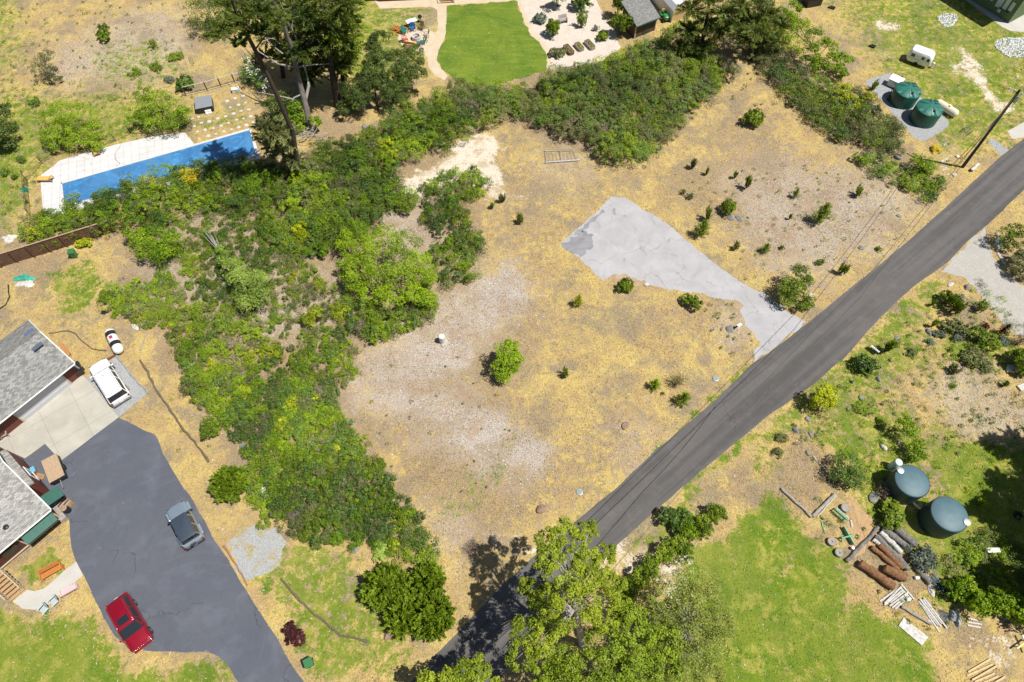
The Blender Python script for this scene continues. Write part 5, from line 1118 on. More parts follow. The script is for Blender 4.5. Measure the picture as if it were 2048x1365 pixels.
    if style == 'suv':
        MB().box((-.02 * hl, 0, H_ + .004), (.62, .86, .02)).build("sunroof", glass_d, rf_, bevel=.008)
        for k in range(7): MB().box((hl - .045 - abs(k - 3) * .012, (k - 3) * .13, belt * .74), (.09, .07, .17)).build("grille_slot", chrome, t, bevel=.01)
        mb = MB()
        for s in (1, -1): mb.tube([(-.68 * hl, s * (hw - .32), H_ - .01), (-.66 * hl, s * (hw - .32), H_ + .035), (.1 * hl, s * (hw - .32), H_ + .035), (.13 * hl, s * (hw - .32), H_ - .01)], .02, 5)
        mb.build("roof_rail", chrome, rf_)
    if style == 'jeep':
        MB().box((-hl - .13, .05, .95), (.16, .5, .28)).build("spare_carrier", blackp, t, bevel=.06)
        for sx in (1, -1):
            for s in (1, -1): MB().box((sx * wb + .02 * L_, s * (hw + .02), .74), (.95, .2, .10)).build("wheel_arch", paint, t, bevel=.04)
    if style == 'wagon':
        mb = MB()
        for s in (1, -1): mb.tube([(-.80 * hl, s * (hw - .30), H_ + .02), (.18 * hl, s * (hw - .30), H_ + .02)], .02, 5)
        mb.build("roof_rail", chrome, rf_)
        MB().box((hl * .48, 0, belt - .015), (.10, Wd * .78, .03)).build("wiper_cowl", blackp, t)
        MB().lathe([(.05, 0), (.05, .03)], (.1, 0, H_), 8).build("aerial_base", blackp, rf_)
    mb = MB(); mb.tube([(sect['hood_x'] - .02, -.5, belt + .05), (sect['hood_x'] - .24, 0, belt + .25)], .015, 4); mb.tube([(sect['hood_x'] - .02, .15, belt + .05), (sect['hood_x'] - .24, .6, belt + .25)], .015, 4); mb.build("wiper", blackp, t)
    return t
mat_tail = mat("tail_lamp", (.35, .01, .01), .25)
white_car = mat("white_car_paint", (.80, .80, .80), .3, coat=1)
red_car = mat("red_car_paint", (.30, .004, .018), .25, .3, coat=1)
silver_car = mat("silver_blue_car_paint", (.30, .37, .44), .35, .4, coat=1)
navy_top = mat("dark_hard_top", (.045, .06, .085), .35, coat=.4)
car("parked_car", "long white station wagon parked on the grey gravel strip beside the garage", (202, 733), (250, 808), 5.3, 2.0, 1.78, white_car, white_car, 'wagon')
car("parked_car", "silver blue off-road car with a dark hard top parked on the asphalt", (360, 1020), (394, 1088), 4.1, 1.85, 1.80, silver_car, navy_top, 'jeep')
car("parked_car", "shiny dark red sport utility car with a sunroof at the edge of the asphalt", (292, 1292), (243, 1205), 4.7, 1.92, 1.72, red_car, red_car, 'suv')
# ------------------------------------------------------------------ propane tank
f_, r_ = G((226, 672)), G((243, 706)); d = f_ - r_; t = thing("propane_tank", "white capsule tank with two black bands and a red dome lid on dry grass", "tank", ((f_ + r_) / 2).to_tuple(), math.atan2(d.y, d.x))
rr_ = .50; LL = 1.15
prof = [(LL + rr_ * math.sin(a_) * .9, max(.02, rr_ * math.cos(a_))) for a_ in [R(q) for q in range(0, 91, 15)]]
xs = [(-x, r) for x, r in prof[::-1]] + prof
def cyl_x(mb, xs, z, n_=20, a0=0, a1=360): mb.loft([[(x, r * math.cos(2 * math.pi * q / n_), z + r * math.sin(2 * math.pi * q / n_)) for q in range(n_)] for x, r in xs]); return mb
cyl_x(MB(), xs, .62).build("tank_body", white_p, t, smooth=True)
for x_ in (.85, -.55): cyl_x(MB(), [(x_ - .26, rr_ + .006), (x_ + .26, rr_ + .006)], .62).build("band", blackp, t, smooth=True)
MB().box((.22, 0, 1.14), (.36, .30, .12)).build("lid", mat("lid_red", (.42, .03, .09), .5), t, bevel=.03)
mb = MB(); mb.box((.8, 0, .06), (.2, .8, .12)); mb.box((-.8, 0, .06), (.2, .8, .12)); mb.build("foot", stone, t)
# ------------------------------------------------------------------ water tanks (upper right pair)
def ribbed_tank(label, base, top, R_):
    b = G(base); h = hgt(base, top); t = thing("water_tank", label, "water tank", (b.x, b.y, .006), R(20), "green water tanks on the gravel pad")
    MB().lathe([(R_, 0), (R_, h * .78), (R_ * .985, h * .80)], (0, 0, 0), 40).build("tank_body", tank_g, t, smooth=True)
    mb = MB(); n_ = 48; rings = []
    for rr, z in ((R_ * 1.0, h * .80), (R_ * .90, h * .86), (R_ * .55, h * .94), (R_ * .15, h * .985), (.02, h * .985)):
        rings.append([(rr * math.cos(2 * math.pi * q / n_) * (1 - .05 * (q % 8 < 3) * (rr > R_ * .8)), rr * math.sin(2 * math.pi * q / n_) * (1 - .05 * (q % 8 < 3) * (rr > R_ * .8)), z - (.16 if (q % 8) < 3 and rr > R_ * .5 else 0) * (1 if rr < R_ else .4)) for q in range(n_)])
    mb.loft(rings); mb.build("tank_top", tank_lid, t, smooth=True)
    md = MB().lathe([(.30, 0), (.30, .14), (.24, .17), (.05, .17)], (R_ * .62, R_ * .25, h * .88), 20).build("manhole_lid", tank_g, t, smooth=True)
    MB().lathe([(.11, 0), (.11, .12), (.03, .13)], (-R_ * .1, -R_ * .55, h * .9), 12).build("fitting", blackp, t, smooth=True)
    return t
ribbed_tank("green ribbed water tank, left one of the pair on the gravel pad", (1803, 203), (1824, 176), 1.58)
ribbed_tank("green ribbed water tank, right one of the pair on the gravel pad", (1844, 240), (1865, 210), 1.60)
p = G((1888, 224)); t = thing("pressure_tank", "cream horizontal tank lying behind the right green water tank", "tank", (p.x, p.y, 0), R(-52))
cyl_x(MB(), [(x * 1.0, r * .95) for x, r in xs], .6).build("tank_body", cream_p, t, smooth=True); MB().box((0.2, 0, 1.12), (.3, .3, .1)).build("lid", cream_p, t, bevel=.02); MB().box((0, 0, .08), (1.6, .5, .16)).build("foot", stone, t)
p = G((1786, 172)); t = thing("pump_house", "small white pump box with a sloped grey lid at the corner of the tank pad", "box", (p.x, p.y, .006), R(-40))
MB().box((0, 0, .5), (1.5, .95, 1.0)).build("box_body", white_p, t, bevel=.03); MB().box((0, -.52, .5), (1.2, .04, .8)).build("panel", galv, t)
mb = MB(); mb.box((0, 0, 1.05), (1.65, 1.1, .08), rx=R(8)); mb.build("lid", white_p, t)
p = G((1778, 196)); t = thing("pump", "dark pump and pipes standing left of the first green tank", "pump", (p.x, p.y, .006), .6)
MB().lathe([(.12, 0), (.12, .7), (.05, .75)], (0, 0, 0), 12).build("motor", blackp, t, smooth=True); MB().tube([(0, 0, .6), (.3, .3, .8), (.9, .5, .8), (1.2, .6, .4)], .05, 6).build("pipe", rubber, t); MB().box((-.35, -.2, .25), (.4, .35, .5)).build("control_box", tank_b, t, bevel=.02)
# ------------------------------------------------------------------ dark tanks lower right
def flat_tank(label, base, top, R_, fit):
    b = G(base); h = hgt(base, top) * 1.03; t = thing("water_tank", label, "water tank", (b.x, b.y, 0), 0, "dark blue green water tanks")
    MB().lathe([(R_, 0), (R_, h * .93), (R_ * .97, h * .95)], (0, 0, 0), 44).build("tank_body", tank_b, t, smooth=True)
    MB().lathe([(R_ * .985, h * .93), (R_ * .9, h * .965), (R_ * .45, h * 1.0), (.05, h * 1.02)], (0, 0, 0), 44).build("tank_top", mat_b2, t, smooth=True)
    MB().lathe([(.30, 0), (.30, .13), (.2, .16), (.04, .16)], (fit[0] * R_, fit[1] * R_, h * .955), 18).build("manhole_lid", galv, t, smooth=True)
    return t
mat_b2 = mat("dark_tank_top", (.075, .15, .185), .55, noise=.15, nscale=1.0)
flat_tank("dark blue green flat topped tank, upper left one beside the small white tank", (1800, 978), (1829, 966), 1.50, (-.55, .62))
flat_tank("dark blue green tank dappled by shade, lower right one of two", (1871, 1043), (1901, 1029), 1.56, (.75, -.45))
p = G((1783, 935)); t = thing("pressure_tank", "small pale green upright cylinder tank beside the upper dark tank", "tank", (p.x, p.y, 0), 0)
MB().lathe([(.38, 0), (.38, 1.3), (.3, 1.42), (.05, 1.48)], (0, 0, 0), 20).build("tank_body", mat("mint_tank", (.55, .70, .62), .4), t, smooth=True); MB().tube([(.2, -.2, .3), (.6, -.4, .6), (1.0, -.3, 1.3)], .04, 6).build("pipe", white_p, t)
tag(MB().tube([G((1822,1003)) + Vector((0,0,.2)), G((1826,1012)) + Vector((0,0,.35)), G((1836,1020)) + Vector((0,0,.35)), G((1842,1017)) + Vector((0,0,.3))], .09, 8).build("connecting_pipe", white_p, smooth=True), "short white curved pipe joining the two dark tanks", "pipe")
# ------------------------------------------------------------------ caravan
f_, r_ = G((1868, 133)), G((1822, 116)); d = f_ - r_; m_ = (f_ + r_) / 2
t = thing("caravan", "small rounded white travel trailer parked on the weedy upper right field", "caravan", (m_.x - .75, m_.y - .1, 0), math.atan2(d.y, d.x)); t.scale = (.86, .86, .9)
hl, hw = 1.85, 1.0
mb = MB(); mb.loft([rring(-hl + .25, hl - .3, hw - .05, .38, .3), rring(-hl, hl - .1, hw, .75, .35), rring(-hl + .02, hl, hw, 1.2, .4), rring(-hl + .12, hl - .15, hw, 1.75, .4), rring(-hl + .3, hl - .42, hw - .14, 2.05, .4), rring(-hl + .6, hl - .75, hw - .4, 2.12, .4)]); mb.build("body", white_car, t, smooth=True)
for s in (1, -1):
    w_ = MB().loft([[(-.15 + rr * math.cos(a_), s * (hw - .18 + o_), .33 + rr * math.sin(a_)) for a_ in (2 * math.pi * q / 16 for q in range(16))] for o_, rr in ((0, .3), (.2, .3))]); w_.build("wheel", rubber, t, smooth=True)
for x_, w2 in ((-1.05, .55), (1.25, .4)):
    q = MB().box((x_, -hw - .004, 1.45), (w2, .03, .45)).build("window", glass_d, t, bevel=.01); MB().box((x_, -hw - .012, 1.2), (w2 + .06, .02, .03)).build("sill", galv, q)
dr = MB().box((.45, -hw - .006, 1.15), (.62, .03, 1.45)).build("door", white_p, t, bevel=.01); MB().box((.45, -hw - .03, 1.45), (.38, .02, .4)).build("window", glass_d, dr)
MB().box((-.4, -hw - .01, .98), (2.3, .02, .05)).build("stripe", mat("red_stripe", (.5, .12, .1), .5), t)
mb = MB(); mb.box((1.7, 0, 1.5), (.04, 1.1, .45), ry=R(-18)); mb.build("window", glass_d, t)
mb = MB(); mb.tube([(hl - .2, .5, .42), (hl + .8, 0, .45)], .04, 6); mb.tube([(hl - .2, -.5, .42), (hl + .8, 0, .45)], .04, 6); mb.build("drawbar", galv, t); MB().lathe([(.05, 0), (.05, .7)], (hl + .7, 0, 0), 8).build("jockey_stand", galv, t)
MB().lathe([(.16, 0), (.16, .4), (.06, .46)], (hl + .35, 0, .45), 12).build("gas_bottle", white_p, t, smooth=True)
MB().box((-.1, 0, 2.15), (.4, .4, .1)).build("roof_hatch", white_p, t, bevel=.03)
# ------------------------------------------------------------------ utility pole and wires
b = G((1925, 335)); tp = P(2040, 180, 11.09); ax_ = tp - b
t = thing("utility_pole", "tall dark leaning utility pole with a metal crossarm at the right edge", "pole", (b.x, b.y, 0))
MB().tube([(0, 0, 0), ax_ * .5, ax_], [.19, .16, .13], 10).build("pole", pole_m, t, smooth=True)
mb = MB(); rd = Vector((.64, .77, 0)); cd = Vector((.77, -.64, 0)); mb.tube([ax_ * .965 - cd * 1.0, ax_ * .965 + cd * 1.1], .07, 4); mb.build("crossarm", galv, t)
for k in (-.9, -.35, .4, 1.0): MB().lathe([(.06, 0), (.08, .08), (.05, .2)], (ax_ * .965 + cd * k).to_tuple(), 8).build("insulator", white_p, t, smooth=True)
MB().lathe([(.17, -.35), (.17, .3), (.1, .34)], (ax_ * .9 + cd * .32).to_tuple(), 12).build("transformer", galv, t, smooth=True)
for k, (e, m_) in enumerate([((1903, 333), wood_o), ((1908, 338), blackp)]):
    MB().tube([ax_ * .78, G(e) - b], .03, 5).build("guy_wire", m_, t)
MB().tube([G((1903, 333)) - b + Vector((0, 0, 0)), G((1903, 333)) - b + (ax_ * .78 - (G((1903, 333)) - b)) * .28], .05, 6).build("guy_guard", mat("yellow_guard", (.75, .52, .06), .5), t)
tag(MB().box(G((1909, 351)) + Vector((0, 0, .06)), (.5, .35, .12), .5).build("anchor_block", stone_w, bevel=.02), "small pale block at the foot of the utility pole", "block")
dn = G((1175, 1140)) - G((1700, 640)); dn.z = 0; dn.normalize()
for k, (p1, p2, z_, lb) in enumerate([((1749, 537), (1390, 905), 7.6, "overhead wire running down the lane from the utility pole, upper left one"), ((1716, 600), (1226, 1088), 7.0, "overhead wire running down the lane from the utility pole, lower right one"), ((1385, 955), (1235, 1128), 6.2, "overhead wire over the dry verge beside the hedge row")]):
    A1, B1 = P(*p1, z_), P(*p2, z_); dd = (B1 - A1); s0 = b + ax_ * (.96 - .05 * k) if k < 2 else A1 + dd * -1.2 + Vector((0, 0, .6))
    E1 = B1 + dd * (.9 if k == 2 else .55)
    pts = [s0.lerp(A1, q / 4) + Vector((0, 0, -.5 * math.sin(math.pi * q / 4))) for q in range(5)] + [A1.lerp(E1, q / 6) + Vector((0, 0, -.4 * math.sin(math.pi * q / 6))) for q in range(1, 7)]
    tag(MB().tube(pts, .022, 5).build("overhead_wire", blackp), lb, "wire")
# ------------------------------------------------------------------ shed, canopy tent, tractor, houses at the top
f1, f2 = G((1268, 79)), G((1311, 62)); d = (f2 - f1); d.z = 0; wS = d.length; fr = d.normalized(); sd = Vector((-fr.y, fr.x, 0)); sd = sd if sd.y > 0 else -sd; ang = math.atan2(fr.y, fr.x)
t = thing("shed", "small garden shed with a single pitch grey shingle roof and dark brown walls", "shed", (f1.x, f1.y, 0)); c = lambda u, v, z: fr * u + sd * v + Vector((0, 0, z))
D_ = 3.4; hf = hgt((1268, 79), (1266, 64)); hf = 2.3; mb = MB(); pts = [c(.15, .15, 0), c(wS - .1, .15, 0), c(wS - .1, D_, 0), c(.15, D_, 0)]
mb.add([*pts, *[p + Vector((0, 0, hf - .1)) for p in pts[:2]], *[p + Vector((0, 0, hf + 1.0)) for p in pts[2:]]], [(0, 1, 5, 4), (1, 2, 6, 5), (2, 3, 7, 6), (3, 0, 4, 7)]); mb.build("wall", mat("brown_board_wall", (.12, .065, .045), .85, noise=.3, nscale=3), t)
shm = shingle_mat("shed_shingle", (.17, .17, .165), (.28, .28, .27), ang); vs = [c(-.15, -.3, hf - .12), c(wS + .15, -.3, hf - .12), c(wS + .15, D_ + .35, hf + 1.15), c(-.15, D_ + .35, hf + 1.15)]
mb = MB(); mb.add(vs + [v - Vector((0, 0, .12)) for v in vs], [(0, 1, 2, 3), (7, 6, 5, 4), (0, 4, 5, 1), (1, 5, 6, 2), (2, 6, 7, 3), (3, 7, 4, 0)]); rf_ = mb.build("roof", shm, t)
MB().box(c(wS / 2, -.33, hf - .2), (wS + .34, .05, .18), ang).build("fascia", teal_r, rf_); MB().box(c(.13, .12, (hf - .2) / 2), (.12, .12, hf - .2), ang).build("corner_post", wood_w, t); MB().box(c(wS - .1, .12, (hf - .2) / 2), (.12, .12, hf - .2), ang).build("corner_post", wood_w, t)
MB().box(c(wS * .55, .12, .95), (1.0, .05, 1.9), ang).build("door", mat("dark_door", (.04, .05, .04), .7), t)
g1, g2 = G((1342, 46)), G((1372, 44)); t = thing("storage_tent", "white fabric storage tent with a tan end panel, cut by the top edge", "tent", (g1.x, g1.y, 0)); wT = 3.0; dT = Vector((-.42, 1, 0)).normalized(); fT = Vector((dT.y, -dT.x, 0))
arch = [(0, 0), (0, 1.7), (.45, 2.4), (wT / 2, 2.9), (wT - .45, 2.4), (wT, 1.7), (wT, 0)]
mb = MB(); mb.add([fT * x + dT * y_ + Vector((0, 0, z)) for y_ in (0, 6.5) for x, z in arch], [(i, i + 1, i + 8, i + 7) for i in range(6)]); mb.build("canopy", white_fab, t, smooth=False)
mb = MB(); mb.add([fT * x + dT * .15 + Vector((0, 0, z * .97)) for x, z in arch], [tuple(range(7))]); mb.build("end_panel", canvas_y, t)
mb = MB(); 
for x, z in ((0, 1.7), (wT, 1.7)): mb.tube([fT * x, fT * x + Vector((0, 0, z))], .03, 5)
mb.build("frame", galv, t)
p = G((1327, 38)); t = thing("garden_tractor", "green ride-on garden tractor parked between the shed and the white tent", "tractor", (p.x, p.y, 0), R(-75))
MB().loft([rring(.1, 1.0, .30, .45, .12), rring(.1, 1.0, .30, .85, .14), rring(.15, .92, .24, .92, .14)]).build("hood", jd_green, t, smooth=True)
MB().box((-.45, 0, .55), (.9, .95, .12)).build("fender", jd_green, t, bevel=.05); MB().box((-.4, 0, .75), (.4, .42, .14)).build("seat", blackp, t, bevel=.04); MB().box((-.6, 0, .95), (.08, .42, .4)).build("backrest", mat("yellow_seat", (.7, .5, .05), .5), t, bevel=.03)
for x_, y_, r_ in ((-.5, .5, .34), (-.5, -.5, .34), (.75, .42, .22), (.75, -.42, .22)):
    MB().loft([[(x_ + rr * math.cos(a_), y_ - .1 + o_, r_ + rr * math.sin(a_)) for a_ in (2 * math.pi * q / 16 for q in range(16))] for o_, rr in ((0, r_ * .8), (.03, r_), (.17, r_), (.2, r_ * .8))]).build("wheel", rubber, t, smooth=True)
MB().tube([(.1, 0, .8), (-.05, 0, 1.05)], .02, 5).build("steering_column", blackp, t)
# green building, top right corner
e1, e2 = G((2012, 50)), G((1918, -8)); d = e2 - e1; d.z = 0; L_ = d.length; fr = d.normalized(); sd = Vector((fr.y, -fr.x, 0)); sd = sd if sd.x > 0 else -sd; ang = math.atan2(fr.y, fr.x)
t = thing("building", "green painted building with pale tall windows, cut by the top right corner", "building", (e1.x, e1.y, 0)); c = lambda u, v, z: fr * u + sd * v + Vector((0, 0, z))
mb = MB(); pts = [c(0, .6, 0), c(L_ + 3, .6, 0), c(L_ + 3, 9, 0), c(0, 9, 0)]; mb.prism([(p.x, p.y) for p in pts], 0, 6.0); mb.build("wall", sage_wall, t)
for u, z0, hh_, ww in ((1.7, 1.2, 1.5, .55), (2.6, 1.0, 2.2, .8), (4.0, 1.3, 2.2, .8), (.9, 1.4, 1.2, .45), (2.1, .5, .6, .45)):
    MB().box(c(u, .57, z0 + hh_ / 2), (ww, .06, hh_), ang).build("window", mat_pane if 'mat_pane' in globals() else globals().setdefault('mat_pane', mat("pale_window_shade", (.55, .62, .68), .3)), t)
MB().box(c(1.0, .56, 3.9), (.7, .05, .55), ang).build("window", glass_d, t); MB().box(c(1.6, .45, 1.1), (1.6, .22, .06), ang).build("ledge", sage_wall, t); MB().box(c(.04, .56, 3), (.1, .1, 6.0), ang).build("corner_trim", mat("pale_green_trim", (.30, .42, .27), .6), t)
mb = MB(); pts = [c(-.8, -1.2, 0), c(L_ + 4, -1.2, 0), c(L_ + 4, 10, 0), c(-.8, 10, 0)]; mb.prism([(p.x, p.y) for p in pts], 6.0, 6.3); mb.build("roof", teal_r, t)
# house at the top centre
e1, e2 = G((762, 8)), G((1000, -2)); d = e2 - e1; d.z = 0; L_ = d.length; fr = d.normalized(); sd = Vector((-fr.y, fr.x, 0)); ang = math.atan2(fr.y, fr.x)
t = thing("house", "low dark red house front with wooden steps, at the top edge above the lawn path", "house", (e1.x, e1.y, 0)); c = lambda u, v, z: fr * u + sd * v + Vector((0, 0, z))
mb = MB(); pts = [c(-.2, .5, 0), c(26, .5, 0), c(26, 9, 0), c(-.2, 9, 0)]; mb.prism([(p.x, p.y) for p in pts], 0, 3.2); mb.build("wall", darkred, t)
mb = MB(); pts = [c(-.8, .2, 0), c(26.6, .2, 0), c(26.6, 9.6, 0), c(-.8, 9.6, 0)]; mb.prism([(p.x, p.y) for p in pts], 3.2, 3.45); mb.build("roof", sh2, t)
mb = MB()
for i in range(3): mb.box(c(9.4, .2 - i * .28, .42 - i * .15), (1.9, .3, .06), ang)
mb.build("step", wood_t, t)
mb = MB()
for u in (8.4, 10.4): mb.tube([c(u, .4, 1.1), c(u, -.6, .8)], .05, 5); mb.box(c(u, -.5, .4), (.08, .08, .8), ang)
mb.build("railing", white_p, t)
# small teal roof and dark box at the top edge right
p = G((1622, 8)); t = thing("lean_to", "small pale roofed lean-to with dark side at the top edge by the green trees", "shed", (p.x, p.y, 0), R(15)); MB().box((0, 0, .8), (2.2, 1.6, 1.6)).build("wall", blackp, t); MB().box((0, 0, 1.68), (2.5, 1.9, .1), rx=R(10)).build("roof", mat("pale_blue_roof", (.35, .48, .55), .5), t)
# ------------------------------------------------------------------ pool
pm = bpy.data.materials.new("pool_cover"); pm.use_nodes = True
n = pm.node_tree.nodes; l = pm.node_tree.links; tc = n.new("ShaderNodeTexCoord"); b_ = n["Principled BSDF"]
base = MX(MR(NO(.25, 6, .6, 3, 1.2), .35, .7), (.045, .16, .36), (.09, .26, .50)); base = MX(MA('MULTIPLY', MR(NO(.5, 7, .75, 31, 2.5), .54, .66), .8), base, (.08, .42, .78))
base = MX(MA('MULTIPLY', MR(NO(.45, 7, .8, 71, 1.5), .60, .68), .7), base, (.10, .08, .07)); l.new(base, b_.inputs["Base Color"]); b_.inputs["Roughness"].default_value = .3
bp = n.new("ShaderNodeBump"); bp.inputs["Strength"].default_value = .3; l.new(NO(1.5, 4), bp.inputs["Height"]); l.new(bp.outputs[0], b_.inputs["Normal"])
pc = [G(q) for q in ((123, 368), (501, 260), (514, 311), (128, 415))]
t = thing("swimming_pool", "long narrow pool under a blue solar cover with pale coping", "pool", (pc[0].x, pc[0].y, 0)); mb = MB(); mb.add([(p.x, p.y, .056) for p in pc], [(0, 3, 2, 1)]); o = mb.build("pool_cover", pm, t, world=True)
mb = MB()
for i in range(4):
    a_, c_ = pc[i], pc[(i + 1) % 4]; ang = math.atan2((c_ - a_).y, (c_ - a_).x); m_ = (a_ + c_) / 2; mb.box((m_.x, m_.y, .075), ((c_ - a_).length + .2 * (i % 2), .22, .06), ang)
mb.build("coping", deckp_m, t, world=True)
# ---- furniture near the pool
def lounger(px, rz_, label, leaves=False):
    p = G(px); t = thing("sun_lounger", label, "lounger", (p.x, p.y, .05), rz_, "ochre sun loungers by the pool")
    mb = MB(); mb.box((0, .3, .28), (1.9, .05, .06)); mb.box((0, -.3, .28), (1.9, .05, .06)); mb.build("frame", wood_g, t)
    for x_ in (-.8, .8):
        for s in (-.28, .28): MB().box((x_, s, .13), (.06, .06, .26)).build("leg", wood_g, t)
    MB().box((.25, 0, .36), (1.3, .62, .1)).build("cushion", cushion, t, bevel=.03); MB().box((-.68, 0, .5), (.65, .62, .1), ry=R(30)).build("back_cushion", cushion, t, bevel=.03)
lounger((194, 304), R(-62), "ochre cushioned lounger on the pool deck in front of the spreading tree"); lounger((94, 362), R(180), "ochre cushioned lounger at the left end of the pool deck")
def chair(px, rz_, m, label, group=None, nm="deck_chair", cat="chair"):
    p = G(px); t = thing(nm, label, cat, (p.x, p.y, .02), rz_, group)
    mb = MB()
    for k in range(5): mb.box((-.02, -.22 + k * .11, .36), (.5, .09, .03), ry=R(8))
    mb.build("seat", m, t); mb = MB()
    for k in range(5): mb.box((-.36, -.22 + k * .11, .66), (.03, .09, .72), ry=R(-22))
    mb.build("backrest", m, t)
    for s in (-.32, .32):
        MB().box((-.02, s, .56), (.66, .11, .03)).build("armrest", m, t); mb = MB(); mb.box((.24, s, .28), (.09, .04, .56)); mb.build("leg", m, t); mb = MB(); mb.box((-.3, s, .2), (.1, .04, .42), ry=R(-18)); mb.build("leg", m, t)
    return t
teal_p = mat("teal_plastic", (.01, .20, .14), .5); navy_p = mat("navy_plastic", (.015, .08, .30), .5); brown_p = mat("brown_resin", (.14, .07, .05), .6); red_p = mat("faded_red_plastic", (.55, .12, .13), .5); blue_g = mat("slate_blue_plastic", (.06, .17, .22), .5); beige_p = mat("grey_beige_resin", (.42, .40, .32), .6)
FG = "chairs around the fire pit"
for px, rz_, m, lb in (((810, 68), R(-35), teal_p, "teal chair on the left of the fire pit"), ((826, 62), R(-75), navy_p, "navy blue chair above the fire pit, beside the white table"), ((843, 60), R(-110), brown_p, "brown chair above right of the fire pit"),
    ((853, 74), R(190), beige_p, "grey beige chair right of the fire pit"), ((848, 87), R(150), teal_p, "dark teal chair lower right of the fire pit"), ((811, 83), R(25), red_p, "faded red chair lower left of the fire pit"), ((839, 91), R(100), blue_g, "slate blue chair just below the fire pit")):
    chair(px, rz_, m, lb, FG)
def bench(px, rz_, L_, m, label, back=True):
    p = G(px); t = thing("bench", label, "bench", (p.x, p.y, .02), rz_); mb = MB()
    for k in range(4): mb.box((0, -.18 + k * .12, .44), (L_, .10, .04))
    mb.build("seat", m, t); mb = MB()
    if back:
        for k in range(4): mb.box((0, .30 + k * .04, .56 + k * .12), (L_, .04, .10))
        mb.build("backrest", m, t)
    for s in (-1, 1):
        MB().box((s * (L_ / 2 - .06), 0, .22), (.08, .5, .44)).build("leg", m, t)
        if back: MB().box((s * (L_ / 2 - .04), .02, .64), (.08, .55, .05)).build("armrest", m, t)
    return t
bench((821, 93), R(168), 1.5, mat("ochre_painted_wood", (.62, .30, .03), .6), "ochre slatted bench below the fire pit")
bench((109, 1146), R(33) , 1.75, wood_o, "glossy orange wooden bench standing on grass beside the curved walk")
bench((144, 1182), R(213), 1.3, mat("pink_painted_wood", (.62, .48, .50), .6), "pale pink bench on the lower side of the curved walk")
chair((113, 1206), R(-130), mat("pale_grey_resin", (.45, .50, .50), .6), "pale grey lawn chair, nearer the pink bench"); chair((93, 1222), R(-120), mat("grey_resin_b", (.44, .50, .51), .6), "pale grey lawn chair, farther from the pink bench")
p = G((833, 78)); t = thing("fire_pit", "round pale stone ring fire pit with ash in the centre of the patio", "fire pit", (p.x, p.y, .01)); MB().lathe([(.62, 0), (.62, .48), (.48, .48), (.46, .15)], (0, 0, 0), 24).build("stone_ring", stone_w, t, smooth=True); MB().lathe([(.46, .12), (.2, .2), (.02, .22)], (0, 0, 0), 16).build("ash", brown_bk, t)
p = G((824, 52)); t = thing("folding_table", "white folding table with navy cloth side behind the fire pit", "table", (p.x, p.y, .01), R(28)); MB().box((0, 0, .78), (1.5, .8, .05)).build("tabletop", white_p, t, bevel=.01)
for x_ in (-.65, .65):
    for y_ in (-.33, .33): MB().box((x_, y_, .38), (.04, .04, .76)).build("leg", galv, t)
p = G((832, 47)); t = thing("barbecue", "dark kettle barbecue behind the white table by the fire pit", "barbecue", (p.x + .6, p.y + .3, 0)); MB().lathe([(.05, .55), (.28, .7), (.3, .85), (.2, 1.02), (.03, 1.06)], (0, 0, 0), 16).build("kettle", blackp, t, smooth=True); MB().tube([(.15, .1, 0), (0, 0, .7)], .02, 5).build("leg", blackp, t); MB().tube([(-.2, .1, 0), (0, 0, .7)], .02, 5).build("leg", blackp, t); MB().tube([(0, -.25, 0), (0, 0, .7)], .02, 5).build("leg", blackp, t)
# firewood heap
p = G((805, 62)); rg = random.Random(8); mb = MB()
for i in range(60):
    a_ = rg.uniform(0, 3.14); x_, y_, z_ = rg.gauss(0, .45), rg.gauss(0, .45), rg.uniform(.05, .35); d = Vector((math.cos(a_), math.sin(a_), rg.uniform(-.3, .3))) * .22; mb.tube([Vector((p.x - .6 + x_, p.y + y_, z_)) - d, Vector((p.x - .6 + x_, p.y + y_, z_)) + d], .05, 5)
tag(mb.build("firewood", wood_o), "heap of split orange firewood left of the fire pit", "firewood", kind="stuff")
# raised beds
for i, (px, lb) in enumerate([((1137, 103), "left raised planting bed in the cream gravel garden"), ((1158, 97), "middle raised planting bed, smallest of three"), ((1179, 93), "right raised planting bed beside the small bush")]):
    p = G(px); t = thing("raised_bed", lb, "planter", (p.x, p.y, 0), R(118), "raised garden beds"); hl, hw = (.95 if i != 1 else .8), .42
    mb = MB(); mb.loft([rring(-hl, hl, hw, 0, .2), rring(-hl, hl, hw, .45, .2), rring(-hl + .06, hl - .06, hw - .06, .45, .16), rring(-hl + .06, hl - .06, hw - .06, .3, .16)]); mb.build("side", wood_g if i else brown_p, t); MB().loft([rring(-hl + .07, hl - .07, hw - .07, .3, .15), rring(-hl + .07, hl - .07, hw - .07, .38, .15)]).build("soil", mulchm, t)
    rgn = np.random.default_rng(i); V, Fc, T = lobes([(x_, 0, .45, .25, .22, .2, .5) for x_ in (-.6, -.1, .45)], 90, 8, .12, .5, rgn); np_obj("plants", V, Fc, LM['green' if i != 1 else 'bright'], t, T)
p = G((1193, 60)); chair((1193, 60), R(60), wood_g, "weathered grey garden chair on the cream gravel", None)
p = G((1126, 46)); bench((1126, 46), R(20), 1.2, wood_g, "small weathered bench among the gravel garden bushes")
